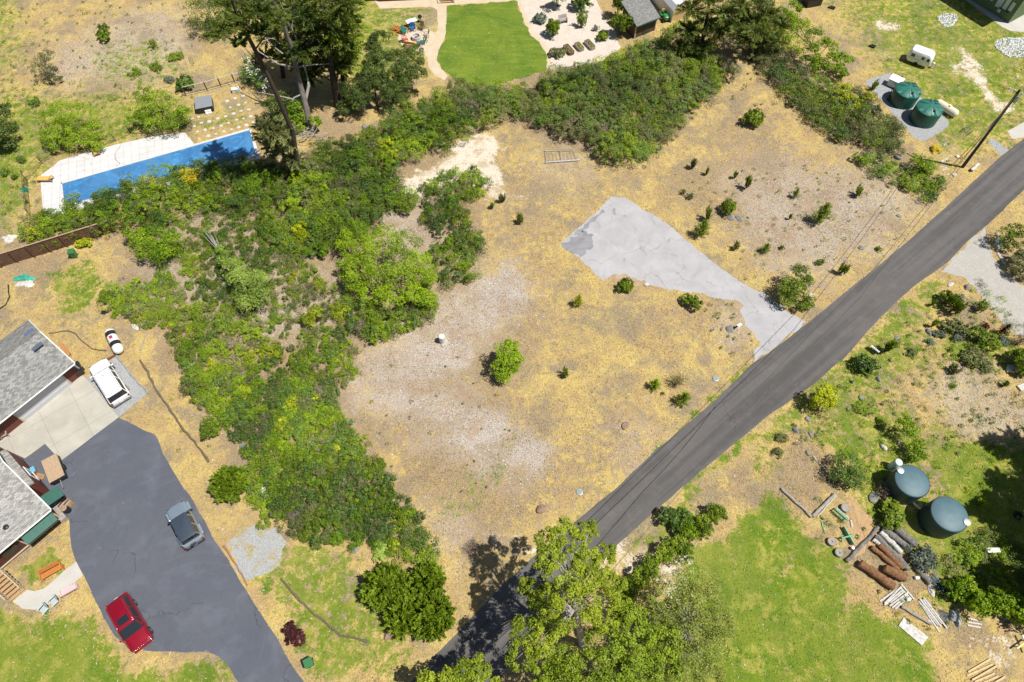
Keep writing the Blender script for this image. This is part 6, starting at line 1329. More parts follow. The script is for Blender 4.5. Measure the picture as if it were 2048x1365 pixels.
# hot tub
p = G((412, 216)); t = thing("hot_tub", "grey covered hot tub with white steps on the stepping stone yard", "hot tub", (p.x, p.y, 0), R(17)); MB().box((0, 0, .42), (2.0, 2.0, .84)).build("cabinet", blackp, t, bevel=.08); MB().box((0, 0, .90), (2.1, 2.1, .14)).build("cover", hot_m, t, bevel=.06)
MB().box((.3, -1.25, .12), (.75, .28, .24)).build("step", white_p, t, bevel=.02); MB().box((.3, -1.1, .36), (.75, .2, .2)).build("step", white_p, t, bevel=.02)
p = G((473, 184)); t = thing("storage_box", "small white storage box beside the deck fence and oleander", "box", (p.x, p.y, 0), R(12)); MB().box((0, 0, .25), (.95, .5, .5)).build("box_body", white_p, t, bevel=.03); MB().box((0, 0, .53), (1.0, .55, .06)).build("lid", white_p, t, bevel=.02)
# stepping stones
st0 = None; k = 0
o0, ux, uy = Vector((394, 280)), Vector((15.5, -4.6)), Vector((-5.5, -13)); rg = random.Random(3)
for j in range(5):
    for i in range(8):
        q = o0 + ux * i + uy * (-j if j < 0 else j) + Vector((rg.uniform(-1.5, 1.5), rg.uniform(-1.5, 1.5)))
        if j == 4 and i < 3: continue
        if q.x < 440 and q.y < 236: continue
        p = G((q.x + 6, q.y - 2))
        o = MB().box((0, 0, .035), (.46 * rg.uniform(.8, 1.05), .46 * rg.uniform(.6, 1.05), .07)).build("stepping_stone", stone_w, bevel=.02) if st0 is None else st0.copy()
        if st0 is None: st0 = o
        else: sc.collection.objects.link(o)
        o.location = (p.x, p.y, 0); o.rotation_euler.z = R(17) + rg.uniform(-.25, .25); s_ = rg.uniform(.75, 1.15); o.scale = (s_, s_ * rg.uniform(.7, 1), 1); k += 1
        tag(o, "pale square stepping stone in the grass between hot tub and pool", "paving stone", "stepping stones between the hot tub and the pool")
# ---- fences
def fence(name, label, pts, h, every, pm_, rails, rail_m, wire=True, wm_=None, pr=.04):
    b = G(pts[0]); t = thing(name, label, "fence", (b.x, b.y, 0)); g = [G(q) - b for q in pts]; mr = MB(); mw = MB()
    for i in range(len(g) - 1):
        a_, c_ = g[i], g[i + 1]; L_ = (c_ - a_).length; k = max(1, round(L_ / every))
        for j in range(k + (i == len(g) - 2)):
            q = a_.lerp(c_, j / k); MB().box((q.x, q.y, h / 2), (pr * 2, pr * 2, h)).build("post", pm_, t)
        for z in rails: mr.tube([a_ + Vector((0, 0, z)), c_ + Vector((0, 0, z))], pr * .8, 4)
        if wire:
            for q in range(int(L_ / .16)): s_ = a_.lerp(c_, (q + .5) / int(L_ / .16)); mw.tube([s_ + Vector((0, 0, .05)), s_ + Vector((0, 0, h * .97))], .011, 3)
    mr.build("rail", rail_m, t)
    if wire: mw.build("picket", wm_ or pm_, t)
    return t
fence("metal_fence", "black wire fence with thin pickets around the left and back of the pool deck", [(62, 432), (55, 362), (85, 328), (108, 312), (205, 292), (232, 283), (262, 268), (300, 268), (345, 258)], 1.25, 2.2, blackp, (.1, 1.2), blackp, True, None, .025)
fence("wooden_rail_fence", "brown post and wire fence with a pale top rail above the hot tub", [(372, 192), (415, 182), (470, 166), (500, 160)], 1.35, 2.0, brown_p, (.1, 1.33), wood_w, True, blackp, .05)
b = G((-30, 545)); t = thing("board_fence", "tall brown board fence running from the left edge into the hedge", "fence", (b.x, b.y, 0)); a_, c_ = G((-30, 545)) - b, G((232, 463)) - b; L_ = (c_ - a_).length; ang = math.atan2((c_ - a_).y, (c_ - a_).x); mb = MB(); nb = int(L_ / .2); rg = random.Random(2)
for i in range(nb): q = a_.lerp(c_, (i + .5) / nb); mb.box((q.x, q.y, .9 + rg.uniform(-.02, .02)), (.185, .03, 1.8), ang)
mb.build("boards", fence_w, t)
for i in range(9): q = a_.lerp(c_, i / 8); MB().box((q.x + .05, q.y - .1, .95), (.11, .11, 1.9), ang).build("post", brown_p, t)
mb = MB(); mb.box(((a_.x + c_.x) / 2, (a_.y + c_.y) / 2, 1.84), (L_, .14, .05), ang); mb.build("cap_rail", mat("pale_brown_cap", (.40, .28, .19), .8), t)
# ---- straw wattles / log edging on the ground
def ground_line(nm, label, cat, pts, r_, m, seed=1):
    rg = random.Random(seed); g = [G(p) for p in pts]; out = []
    for i in range(len(g) - 1):
        k = max(1, int((g[i + 1] - g[i]).length / .5))
        for j in range(k): q = g[i].lerp(g[i + 1], j / k); out.append(q + Vector((rg.uniform(-.06, .06), rg.uniform(-.06, .06), r_ * .8)))
    out.append(g[-1] + Vector((0, 0, r_ * .8))); return tag(MB().tube(out, [r_ * rg.uniform(.7, 1.15) for _ in out], 7).build(nm, m, smooth=True), label, cat)
ground_line("straw_wattle", "long dark straw wattle winding over dry grass right of the parked wagon", "wattle", [(281, 722), (296, 745), (312, 780), (345, 825), (368, 860), (395, 892), (418, 925)], .11, straw_w)
ground_line("straw_wattle", "thin straw wattle on dry grass between the garage and the capsule tank", "wattle", [(97, 668), (135, 662), (152, 668), (165, 685), (185, 698), (213, 702)], .07, straw_w, 2)
ground_line("straw_wattle", "long dark straw wattle curving across the lawn left of the four cypresses", "wattle", [(563, 1158), (590, 1190), (620, 1222), (650, 1245), (680, 1270), (710, 1278), (735, 1286)], .10, straw_w, 3)
ground_line("black_pipe", "bent black drain pipe lying on the brown soil at the left edge", "pipe", [(18, 570), (19, 595), (12, 610), (-5, 622)], .08, rubber, 4)
ground_line("pale_plank", "weathered grey plank lying in grass above the wattle", "plank", [(291, 672), (285, 688), (278, 706)], .06, wood_g, 5)
ground_line("garden_hose", "thin brown hose snaking over the pool deck, right one", "hose", [(243, 288), (238, 300), (230, 308), (231, 320), (240, 328), (237, 332), (225, 334)], .035, hose_m, 6)
ground_line("garden_hose", "thin grey hose coiled on the pool deck in front of the left tree", "hose", [(158, 313), (175, 318), (185, 330), (182, 338), (168, 342), (163, 338), (170, 334)], .03, hose_m, 7)
ground_line("garden_hose", "green coiled garden hose at the end of the lawn wattle", "hose", [(720, 1282), (730, 1279), (741, 1283), (735, 1290), (722, 1289), (719, 1284)], .035, teal_r, 8)
ground_line("timber_edging", "grey timber edging along the right side of the gravel parking strip", "timber", [(233, 711), (262, 748), (297, 788)], .10, wood_g, 9)
ground_line("timber_edging", "reddish timber edging at the head of the gravel parking strip", "timber", [(212, 722), (232, 711)], .10, redwood, 10)
ground_line("timber_edging", "reddish timber edge between the asphalt and the gravel patch", "timber", [(447, 1092), (467, 1122), (485, 1150), (495, 1172)], .08, mat("brown_red_timber", (.30, .15, .11), .85), 11)
# boards, boxes and bits near the houses
p = G((121, 948)); f2 = G((88, 940)); t = thing("utility_trailer", "open box trailer topped with particle board standing on the asphalt by the house", "trailer", (p.x - .2, p.y + .2, .01), R(-55)); MB().box((0, 0, .95), (2.5, 1.35, .06)).build("board_top", osb, t); MB().box((0, 0, .62), (2.4, 1.25, .6)).build("box_body", blackp, t)
for s in (-.62, .62): MB().loft([[(.0 + rr * math.cos(a_), s + o_, .3 + rr * math.sin(a_)) for a_ in (2 * math.pi * q / 14 for q in range(14))] for o_, rr in ((-.08, .28), (.08, .28))]).build("wheel", rubber, t)
MB().tube([(1.2, 0, .4), (2.0, 0, .4)], .04, 5).build("drawbar", galv, t)
p = G((124, 1010)); t = thing("cargo_pallet", "slatted crate on a pallet holding a bright blue tarp beside the house wall", "crate", (p.x, p.y, .01), R(-30)); mb = MB()
for i in range(6): mb.box((-.8 + i * .32, 0, .62), (.09, 1.4, .03))
mb.build("slat", wood_g, t); mb = MB(); mb.box((0, .7, .35), (1.8, .05, .5)); mb.box((0, -.7, .35), (1.8, .05, .5)); mb.box((.9, 0, .35), (.05, 1.4, .5)); mb.build("side", wood_t, t); MB().box((0, 0, .08), (1.8, 1.4, .12)).build("base", wood_t, t)
p = G((124, 997)); rgn = random.Random(4); mb = MB(); mb.loft([[(p.x + rr * math.cos(a_) * (1 + .2 * math.sin(3 * a_)), p.y + rr * .8 * math.sin(a_), z) for a_ in (2 * math.pi * q / 12 for q in range(12))] for rr, z in ((.5, .66), (.48, .8), (.3, .92), (.05, .94))]); tag(mb.build("blue_tarp", tarp_b), "bunched bright blue tarp on the slatted crate", "tarp")
p = G((72, 944)); t = thing("side_table", "little blue topped table against the red house wall", "table", (p.x, p.y, 0), R(-50)); MB().box((0, 0, .55), (.6, .42, .05)).build("tabletop", mat("light_blue_top", (.12, .42, .62), .5), t); MB().box((0, 0, .27), (.5, .34, .5)).build("frame", wood_o, t)
p = G((84, 955)); t = thing("plant_stand", "round slatted brown stand beside the little blue table", "stand", (p.x, p.y, 0), R(-15)); mb = MB()
for k in range(6): mb.box((0, -.2 + k * .08, .3), (.8, .06, .03))
mb.build("slat", wood_t, t); mb = MB(); mb.box((-.3, 0, .14), (.05, .4, .28)); mb.box((.3, 0, .14), (.05, .4, .28)); mb.build("leg", wood_t, t)
p = G((8, 870)); chair((12, 872), R(-60), wood_g, "weathered chair on the pale concrete at the left edge")
p = G((137, 1022)); t = thing("barrel", "dark barrel with a brown lid beside the house corner", "barrel", (p.x, p.y, 0)); MB().lathe([(.28, 0), (.31, .4), (.28, .8), (.27, .82)], (0, 0, 0), 18).build("barrel_body", blackp, t, smooth=True); MB().lathe([(.29, .82), (.2, .86), (.03, .87)], (0, 0, 0), 18).build("lid", stone_b, t, smooth=True)
p = G((160, 742)); t = thing("cart", "black garden cart with junk parked at the garage corner", "cart", (p.x, p.y, 0), R(-52)); MB().box((0, 0, .45), (1.5, .75, .4)).build("tub", blackp, t, bevel=.03); MB().tube([(-.7, 0, .5), (-1.2, .1, .8)], .03, 5).build("handle", galv, t); MB().box((-.1, .05, .68), (.8, .12, .05), .4).build("scrap", galv, t)
for s in (-.4, .4): MB().loft([[(.1 + rr * math.cos(a_), s + o_, .2 + rr * math.sin(a_)) for a_ in (2 * math.pi * q / 12 for q in range(12))] for o_, rr in ((-.04, .2), (.04, .2))]).build("wheel", rubber, t)
p = G((132, 702)); t = thing("lumber_stack", "leaning stack of orange boards along the garage end wall", "lumber", (p.x, p.y, 0), R(-52)); 
for i in range(4): MB().box((-.1 + .05 * i, -.2 + .13 * i, .12 + .05 * i), (2.2 - .2 * i, .12, .05), .04 * i).build("board", wood_o if i % 2 else wood_t, t)
def bin_(px, rz_, label, m=green_b):
    p = G(px); t = thing("garbage_bin", label, "bin", (p.x, p.y, 0), rz_); mb = MB(); mb.loft([[(x * w_, y * w_, z) for x, y in ((-1, -1), (1, -1), (1, 1), (-1, 1))] for z, w_ in ((.05, .24), (.95, .31))]); mb.build("bin_body", m, t); mb = MB(); mb.box((0, 0, .99), (.68, .70, .07)); mb.build("lid", m, t, bevel=.03); MB().tube([(-.3, .36, .92), (.3, .36, .92)], .02, 5).build("handle", blackp, t)
    for s in (-.22, .22): MB().lathe([(.09, 0), (.09, .05)], (s, .3, .0), 10).build("wheel", rubber, t)
bin_((151, 514), R(12), "green lidded bin on dry grass below the board fence"); bin_((622, 1328), R(28), "light green bin standing alone on the lawn beside the driveway")
# turquoise netting heap
rgn = np.random.default_rng(9)
def heap(nm, label, cat, px, rx, ry, h, m, seed, nn=26, kind=None):
    p = G(px); rg = np.random.default_rng(seed); V = []; k_ = nn
    th = np.linspace(0, 2 * np.pi, k_, endpoint=False); rings = []
    wob = 1 + .22 * np.sin(3 * th + seed) + .15 * np.sin(5 * th + seed * 2) + rg.normal(size=k_) * .06
    for f, z in ((1, 0), (.86, .45), (.6, .8), (.3, .95), (.03, 1)): rings.append([(p.x + rx * f * w_ * math.cos(a_), p.y + ry * f * w_ * math.sin(a_), max(0.01, h * z * (1 + rg.normal() * .18))) for a_, w_ in zip(th, wob)])
    return tag(MB().loft(rings).build(nm, m), label, cat, None, kind)
heap("netting", "heap of turquoise netting on brown soil near the left edge", "netting", (48, 557), 1.2, .4, .25, tarp_t, 3); heap("old_sheeting", "crumpled grey sheeting around the turquoise netting", "sheeting", (52, 568), 1.0, .45, .12, stone_w, 4)
heap("tarp", "crumpled grey tarp beside the black opening at the lower right", "tarp", (1910, 1236), .45, .7, .5, tarp_g, 5); heap("green_netting", "small turquoise bundle hanging outside the pool fence corner", "netting", (50, 380), .5, .3, .3, tarp_t, 6)
heap("black_bag", "dark bag lying by the bushes above the capsule tank", "bag", (209, 626), .35, .25, .3, blackp, 7)
heap("dark_patch", "round dark patch on the ground beside the grey tarp", "pit", (1893, 1234), .7, .45, .04, blackp, 8)  # low, nearly flat mound in plain black
heap("sawdust", "fan of orange wood chips beside the green farm implements", "wood chips", (1722, 1058), 1.6, 2.2, .10, mat("wood_chips", (.50, .33, .17), .95, noise=.35, nscale=10, bump=1.0), 9, kind="stuff")
# ---- boulders
def boulder(px, r_, label, m=stone, sy=.75, h=.55, nm="boulder"):
    p = G(px); rg = np.random.default_rng(int(px[0] + px[1])); bm = bmesh.new(); bmesh.ops.create_icosphere(bm, subdivisions=3, radius=1)
    ph = rg.uniform(0, 6, 6)
    for v in bm.verts:
        c_ = v.co; s_ = 1 + .16 * math.sin(2.3 * c_.x + ph[0]) + .14 * math.sin(2.9 * c_.y + ph[1]) + .12 * math.sin(3.4 * c_.z + ph[2]) + .06 * math.sin(7 * c_.x + ph[3]) * math.sin(6 * c_.y + ph[4])
        v.co = Vector((c_.x * r_ * s_, c_.y * r_ * sy * s_, max(-.05, (c_.z * .9 + .35) * r_ * h * s_)))
    me = bpy.data.meshes.new(nm); bm.to_mesh(me); bm.free(); me.materials.append(m); o = link(bpy.data.objects.new(nm, me)); o.location = (p.x, p.y, 0); o.rotation_euler.z = rg.uniform(0, 3); return tag(o, label, "rock")
for a in [((1461, 436), .45, "left grey boulder of the pair below the round field bush"), ((1478, 438), .42, "right grey boulder of the pair below the round field bush"), ((1496, 436), .2, "small grey stone right of the boulder pair"),
    ((777, 1268), .55, "brown grey boulder on the lawn below the lower left cypress", stone_b), ((708, 1101), .38, "flat grey boulder at the lower edge of the thicket"), ((486, 893), .38, "grey boulder with lichen at the left edge of the thicket"), ((650, 1040), .22, "little dark stone inside the lower thicket"),
    ((1082, 1019), .5, "flat reddish brown boulder in the dry field", stone_b), ((1250, 853), .42, "low reddish stone in the golden field", stone_b), ((1795, 315), .5, "round grey boulder in the scrub near the utility pole"), ((1834, 405), .3, "dark boulder at the lower tip of the corner bushes"), ((1798, 433), .3, "grey stone at the right end of the upper field"), ((1722, 496), .33, "round dark stone near the road verge"),
    ((1934, 574), .42, "dark boulder beside the gravel drive corner"), ((1926, 592), .25, "smaller dark stone below the gravel corner boulder"), ((1857, 666), .38, "grey boulder under the yellowish small shrub"), ((1793, 677), .25, "small dark stone above the fan shaped fir"), ((1757, 760), .32, "grey flat stone in the middle of the right meadow"), ((1704, 763), .22, "little reddish stone between glowing tree and meadow"), ((1722, 797), .3, "pale grey oval stone in the green meadow"), ((1696, 819), .22, "small pale stone below the oval meadow stone"),
    ((1616, 839), .27, "blue grey stone below the glowing yellow green tree"), ((1593, 861), .36, "dark round stone above the bare brown soil"), ((1622, 871), .24, "small grey stone right of the dark round stone"), ((1615, 908), .26, "stone half hidden at the right of the bare soil"), ((2020, 738), .5, "pale rock poking out below the broad dark bush", stone_w), ((2015, 742), .3, "dark rock below the broad dark bush"),
    ((1747, 995), .5, "pale purple grey boulder between the dead bush and the dark tanks"), ((272, 655), .42, "black and white mottled rock left of the thicket", stone_w), ((288, 648), .34, "cream coloured rock beside the mottled rock", stone_w), ((363, 757), .24, "small brown stump-like rock at the thicket edge", stone_b), ((353, 741), .15, "tiny dark stone above the stump-like rock"), ((433, 778), .3, "white rubble stone inside the thicket", stone_w), ((526, 973), .5, "large pale broken rock inside the thicket by the solitary cypress", stone_w), ((1766, 895), .35, "white stone heap in the meadow left of the dark tanks", stone_w), ((1797, 887), .25, "bluish metal-like rock right of the white stone heap"), ((2033, 155), .25, "white stone alone in the right grass above the pole", stone_w), ((1915, 315), .3, "pale chunk of rock near the guy wires", stone_w), ((1858, 1245), .2, "pale stone below the long plank pile", stone_w), ((1862, 1182), .4, "pale angular rock below the scrap metal", stone_w), ((729, 255), .45, "flat grey rock in the shade of the oaks"), ((1900, 570), .3, "white rubble beside the arching fir bush", stone_w), ((1622, 592), .28, "white broken rubble right of the double tree", stone_w), ((1292, 570), .25, "white crumpled lump on the edge of the old pad", stone_w), ((1460, 660), .45, "dark flat rock in the brush near the pad neck"), ((1504, 682), .16, "tiny dark stone at the road end of the brush patch")]:
    boulder(*a)
# white rock patches: heaps of single stones, too many to count
def rockpile(label, px, rx, ry, nn, seed, hole=0):
    rg = np.random.default_rng(seed); p0 = G(px); e = G((px[0] + rx, px[1])); f = G((px[0], px[1] - ry)); ax_, ay_ = e - p0, f - p0; bm = bmesh.new(); bmesh.ops.create_icosphere(bm, subdivisions=1, radius=1); bv = np.array([v.co[:] for v in bm.verts]); bf = np.array([[v.index for v in q.verts] for q in bm.faces]); bm.free(); Vs, Fs = [], []
    for i in range(nn):
        a_ = rg.uniform(0, 6.28); q = math.sqrt(rg.uniform(hole, 1)) * (1 + .12 * math.sin(3 * a_)); c_ = p0 + ax_ * q * math.cos(a_) + ay_ * q * math.sin(a_); r_ = rg.uniform(.05, .15)
        Vs.append(bv * np.array([r_, r_ * rg.uniform(.6, 1), r_ * .6]) * (1 + rg.normal(size=(len(bv), 1)) * .12) + np.array([c_.x, c_.y, r_ * .35])); Fs.append(bf + i * len(bv))
    return tag(np_obj("white_rocks", np.concatenate(Vs), np.concatenate(Fs), stone_wh), label, "rocks", None, "stuff")
stone_wh = mat("bright_white_rock", (.62, .64, .62), .9, noise=.3, nscale=3)
rockpile("small round patch of loose white rocks at upper right", (1895, 40), 20, 13, 420, 1); rockpile("large oval bed of loose white rocks cut by the right edge", (2032, 94), 42, 20, 1300, 2); rockpile("curving row of white rocks beside the gravel drive", (2000, 490), 6, 10, 60, 3)
def rockrow(label, pts, nn, seed, r0=.16):
    rg = np.random.default_rng(seed); g = [G(p) for p in pts]; mb = MB()
    for i in range(nn):
        s_ = i / nn * (len(g) - 1); q = g[int(s_)].lerp(g[int(s_) + 1], s_ % 1); r_ = rg.uniform(.6, 1.2) * r0; mb.lathe([(r_ * .9, 0), (r_, r_ * .5), (r_ * .6, r_ * .9), (.01, r_)], (q.x + rg.uniform(-.1, .1), q.y + rg.uniform(-.1, .1), 0), 7, rg.uniform(.7, 1.1))
    return tag(mb.build("rock_border", stone_w), label, "rock border", None, "stuff")
rockrow("row of white stones edging the bed beside the gravel drive", [(1995, 470), (1990, 485), (1992, 500), (2000, 515), (2010, 530)], 34, 4)
# ---- things in the dry field
p = G((885, 684)); t = thing("vent_pipe", "white capped cylinder standing on a small concrete slab in the field", "standpipe", (p.x, p.y, 0), .5); MB().box((.12, -.25, .05), (.75, .75, .10)).build("slab", slab_m, t); MB().lathe([(.30, .1), (.30, 1.0), (.33, 1.0), (.33, 1.08), (.28, 1.14), (.03, 1.15)], (0, 0, 0), 24).build("cylinder", mat("white_corrugated", (.66, .66, .64), .6, noise=.25, nscale=3), t, smooth=True)
b = G((1092, 326)); t = thing("metal_gate", "rusty tube gate with a pale lower rail lying on the upper dry field", "gate", (b.x, b.y, 0)); q1, q2, q3, q4 = [G(q) - b for q in ((1092, 324), (1152, 321), (1148, 303), (1091, 304))]
zz = lambda v, z: v + Vector((0, 0, z)); mb = MB(); mb.tube([zz(q1, .1), zz(q2, .1), zz(q3, .35), zz(q4, .35), zz(q1, .1)], .04, 6); mb.tube([zz(q1.lerp(q2, .5), .1), zz(q4.lerp(q3, .52), .35)], .03, 5); mb.build("frame", galv, t); MB().tube([zz(q1, .16) - Vector((.1, .25, 0)), zz(q2, .16) + Vector((.5, -.1, 0))], .08, 6).build("rail", wood_w, t)
mb = MB()
for k in range(1, 8): mb.tube([zz(q1.lerp(q2, k / 8), .12), zz(q4.lerp(q3, k / 8), .34)], .012, 4)
mb.build("wire", galv, t)
for px, lb in (((1159, 985), "round grey green lid set in dry grass beside the road, lower one"), ((1431, 758), "round grey stone-like lid in the golden field near the road, upper one")):
    p = G(px); t = thing("manhole_cover", lb, "cover", (p.x, p.y, 0), 0, "round lids near the road"); MB().lathe([(.30, 0), (.30, .07), (.26, .09)], (0, 0, 0), 20).build("rim", galv, t); MB().lathe([(.26, .085), (.12, .11), (.02, .11)], (0, 0, 0), 20).build("lid", mat("lid_green", (.22, .30, .30), .7), t)
p = G((1472, 657)); t = thing("mailbox_post", "small dark box on a leaning brown post near the pad neck", "post", (p.x, p.y, 0), .7); MB().box((0, 0, .4), (.16, .16, .8), 0, .3).build("post", wood_br, t); MB().box((.02, -.15, .82), (.5, .3, .06)).build("white_top", white_p, t)
p = G((1746, 703)); t = thing("marker_post", "slanted white marker board between two shrubs on the road verge", "post", (p.x, p.y, 0), R(-50)); MB().box((0, 0, .5), (1.0, .1, .5), 0, R(50)).build("board", white_p, t); MB().box((0, .1, .3), (.08, .08, .6)).build("post", wood_g, t)
p = G((1948, 338)); t = thing("plank_bench", "weathered pale plank bench on the verge near the utility pole", "bench", (p.x, p.y, 0), R(40)); MB().box((0, 0, .35), (1.6, .34, .06)).build("seat", wood_w, t); MB().box((-.6, 0, .16), (.1, .3, .32)).build("leg", wood_g, t); MB().box((.6, 0, .16), (.1, .3, .32)).build("leg", wood_g, t)
p = G((1932, 265)); t = thing("wire_cage", "dark green wire cage lying in the grass left of the utility pole", "cage", (p.x, p.y, 0), R(40)); mb = MB()
for k in range(7): mb.tube([(-.6 + k * .2, -.45, .02), (-.6 + k * .2, -.45, .35), (-.6 + k * .2, .45, .35), (-.6 + k * .2, .45, .02)], .02, 4)
for y_ in (-.45, -.15, .15, .45): mb.tube([(-.6, y_, .35), (.6, y_, .35)], .02, 4)
mb.build("mesh", teal_r, t)
for px, s_, lb in (((1743, 95), .8, "pair of black bricks lying in the upper right grass"), ((1662, 18), .9, "dark upright board in the grass by the green trees")):
    p = G(px); MBo = MB().box((0, 0, .12), (s_, .22, .2)); MBo.box((.1, .32, .12), (s_ * .8, .2, .2)); o = MBo.build("blocks", blackp); o.location = (p.x, p.y, 0); o.rotation_euler.z = R(-35); tag(o, lb, "block")
# white statues behind the fence left
p = G((14, 470)); heap("white_rubble", "pile of white plastic scraps behind the board fence at the left edge", "scraps", (18, 478), .8, .6, .3, stone_w, 12, 14)
# ------------------------------------------------------------------ log yard, lower right
def log(a_, b_, r_, m, label, group=None, z=None, nm="log", end=wood_t):
    A1, B1 = G(a_), G(b_); t = thing(nm, label, "log", (A1.x, A1.y, 0), 0, group); d = B1 - A1; rg = random.Random(int(a_[0] * 3 + b_[1])); N = 9; z = r_ if z is None else z
    pts = [d * (i / N) + Vector((rg.uniform(-.04, .04), rg.uniform(-.04, .04), z)) for i in range(N + 1)]; MB().tube(pts, [r_ * rg.uniform(.9, 1.08) for _ in pts], 12).build("bark", m, t, smooth=True)
    u = d.normalized()
    for e, s in ((pts[0], -1), (pts[-1], 1)): MB().tube([e + u * s * .005, e + u * s * .025], r_ * .86, 12).build("sawn_end", end, t)
    return t
LG = "grey logs stacked side by side"
log((1776, 1048), (1828, 1092), .34, wood_gr, "rightmost of the grey stacked logs, nearest the dark tanks", LG); log((1764, 1058), (1816, 1100), .27, wood_gr, "second grey stacked log from the dark tanks", LG, end=wood_w); log((1758, 1066), (1800, 1106), .24, wood_w, "third grey stacked log, palest one", LG, end=wood_w)
log((1750, 1074), (1812, 1140), .28, wood_gr, "longest grey log of the stack, fourth from the dark tanks", LG); log((1744, 1080), (1760, 1092), .2, wood_w, "short pale log stub at the left end of the grey stack", LG)
BG = "brown logs lying on bare soil"
log((1757, 1092), (1802, 1138), .26, wood_br, "brown log against the grey stack, topmost of the brown ones", BG); log((1741, 1096), (1794, 1140), .22, wood_br, "slim brown log, second from the grey stack", BG); log((1766, 1140), (1805, 1158), .40, wood_br, "short thick brown log, lower end sawn pale", BG); log((1716, 1128), (1784, 1176), .36, wood_br, "long rough brown log nearest the lawn", BG)
log((1692, 1124), (1767, 1044), .17, wood_gr, "long straight grey beam fencing the log yard from the lawn"); log((1562, 979), (1622, 1034), .13, wood_g, "left timber of the V shaped soil bed corner"); log((1624, 1034), (1668, 990), .15, wood_g, "right timber of the V shaped soil bed corner"); log((1634, 1034), (1672, 992), .05, wood_w, "thin white plank beside the right bed timber", nm="plank")
log((1826, 1132), (1858, 1168), .24, wood_gr, "weathered grey driftwood log beside the dark scrap metal"); log((1803, 1215), (1862, 1250), .13, wood_g, "half rotten pale log below the plank fan")
log((1625, 912), (1652, 942), .05, wood_w, "thin white stick at the top right of the bare soil", nm="plank"); log((1642,1043),(1650,1068), .05, mint, "thin green rail at the implement", nm="rail")
for i, (px, r_, h_, lb, hole) in enumerate([((1688, 1018), .38, .35, "large grey tree round beside the green rake implement", 0), ((1661, 1085), .36, .3, "grey tree round with holes, upper of the two near the lawn", 1), ((1676, 1107), .36, .3, "grey tree round, lower of the two near the lawn", 1)]):
    p = G(px); t = thing("stump", lb, "stump", (p.x, p.y, 0), 0, "cut tree rounds at the log yard"); MB().lathe([(r_, 0), (r_ * 1.02, h_ * .5), (r_, h_)], (0, 0, 0), 20).build("bark", wood_gr, t, smooth=True); MB().lathe([(r_ * .94, h_), (r_ * .9, h_ + .012), (.02, h_ + .014)], (0, 0, 0), 20).build("sawn_face", wood_g, t)
    if hole: MB().lathe([(.07, h_ + .01), (.06, h_ + .022)], (.04, -.03, 0), 10).build("hole", blackp, t)
p = G((1703, 1098)); tag(MB().lathe([(.14, 0), (.15, .3), (.13, .34)], (p.x, p.y, 0), 12).build("bucket", galv, smooth=True), "small grey bucket beside the long beam", "bucket"); p = G((1702, 1048)); tag(MB().tube([p + Vector((0, .3, .1)), p + Vector((-.05, -.35, .1))], .1, 8).build("pipe_piece", wood_w), "short pale pipe piece beside the wood chips", "pipe")
# green implements
a_, c_ = G((1666, 1022)), G((1691, 1044)); t = thing("hay_rake", "green farm rake implement with a row of tines beside the tree round", "farm implement", (a_.x, a_.y, 0)); d = c_ - a_; u = d.normalized(); w_ = Vector((-u.y, u.x, 0))
MB().tube([Vector((0, 0, .55)), d + Vector((0, 0, .55))], .07, 6).build("beam", mint, t); MB().tube([w_ * .28 + Vector((0, 0, .3)), d + w_ * .28 + Vector((0, 0, .3))], .08, 6).build("beam", wood_w, t); mb = MB()
for k in range(12): q = d * (k / 11); mb.tube([q + Vector((0, 0, .55)), q - w_ * .22 + Vector((0, 0, .4)), q - w_ * .26 + Vector((0, 0, .0))], .022, 4)
mb.build("tines", mint, t)
for k in (.05, .95): MB().tube([d * k + Vector((0, 0, .55)), d * k + w_ * .28 + Vector((0, 0, .3)), d * k + w_ * .3], .05, 5).build("bracket", mint, t)
a_, c_ = G((1684, 1056)), G((1704, 1091)); t = thing("grader_blade", "green farm blade implement with a hitch frame beside the long beam", "farm implement", (a_.x, a_.y, 0)); d = c_ - a_; u = d.normalized(); w_ = Vector((-u.y, u.x, 0)); ang = math.atan2(d.y, d.x)
MB().box(d / 2 + Vector((0, 0, .3)), (d.length, .06, .4), ang).build("blade", mint, t); MB().tube([d * .55 + w_ * .5 + Vector((0, 0, .35)), d * .55 + Vector((0, 0, .45)), d * .5 - w_ * .75 + Vector((0, 0, .35))], .07, 6).build("hitch_arm", mint, t); MB().tube([d * .45 - w_ * .75 + Vector((0, 0, .6)), d * .65 - w_ * .7 + Vector((0, 0, .1))], .06, 6).build("hitch_frame", mint, t)
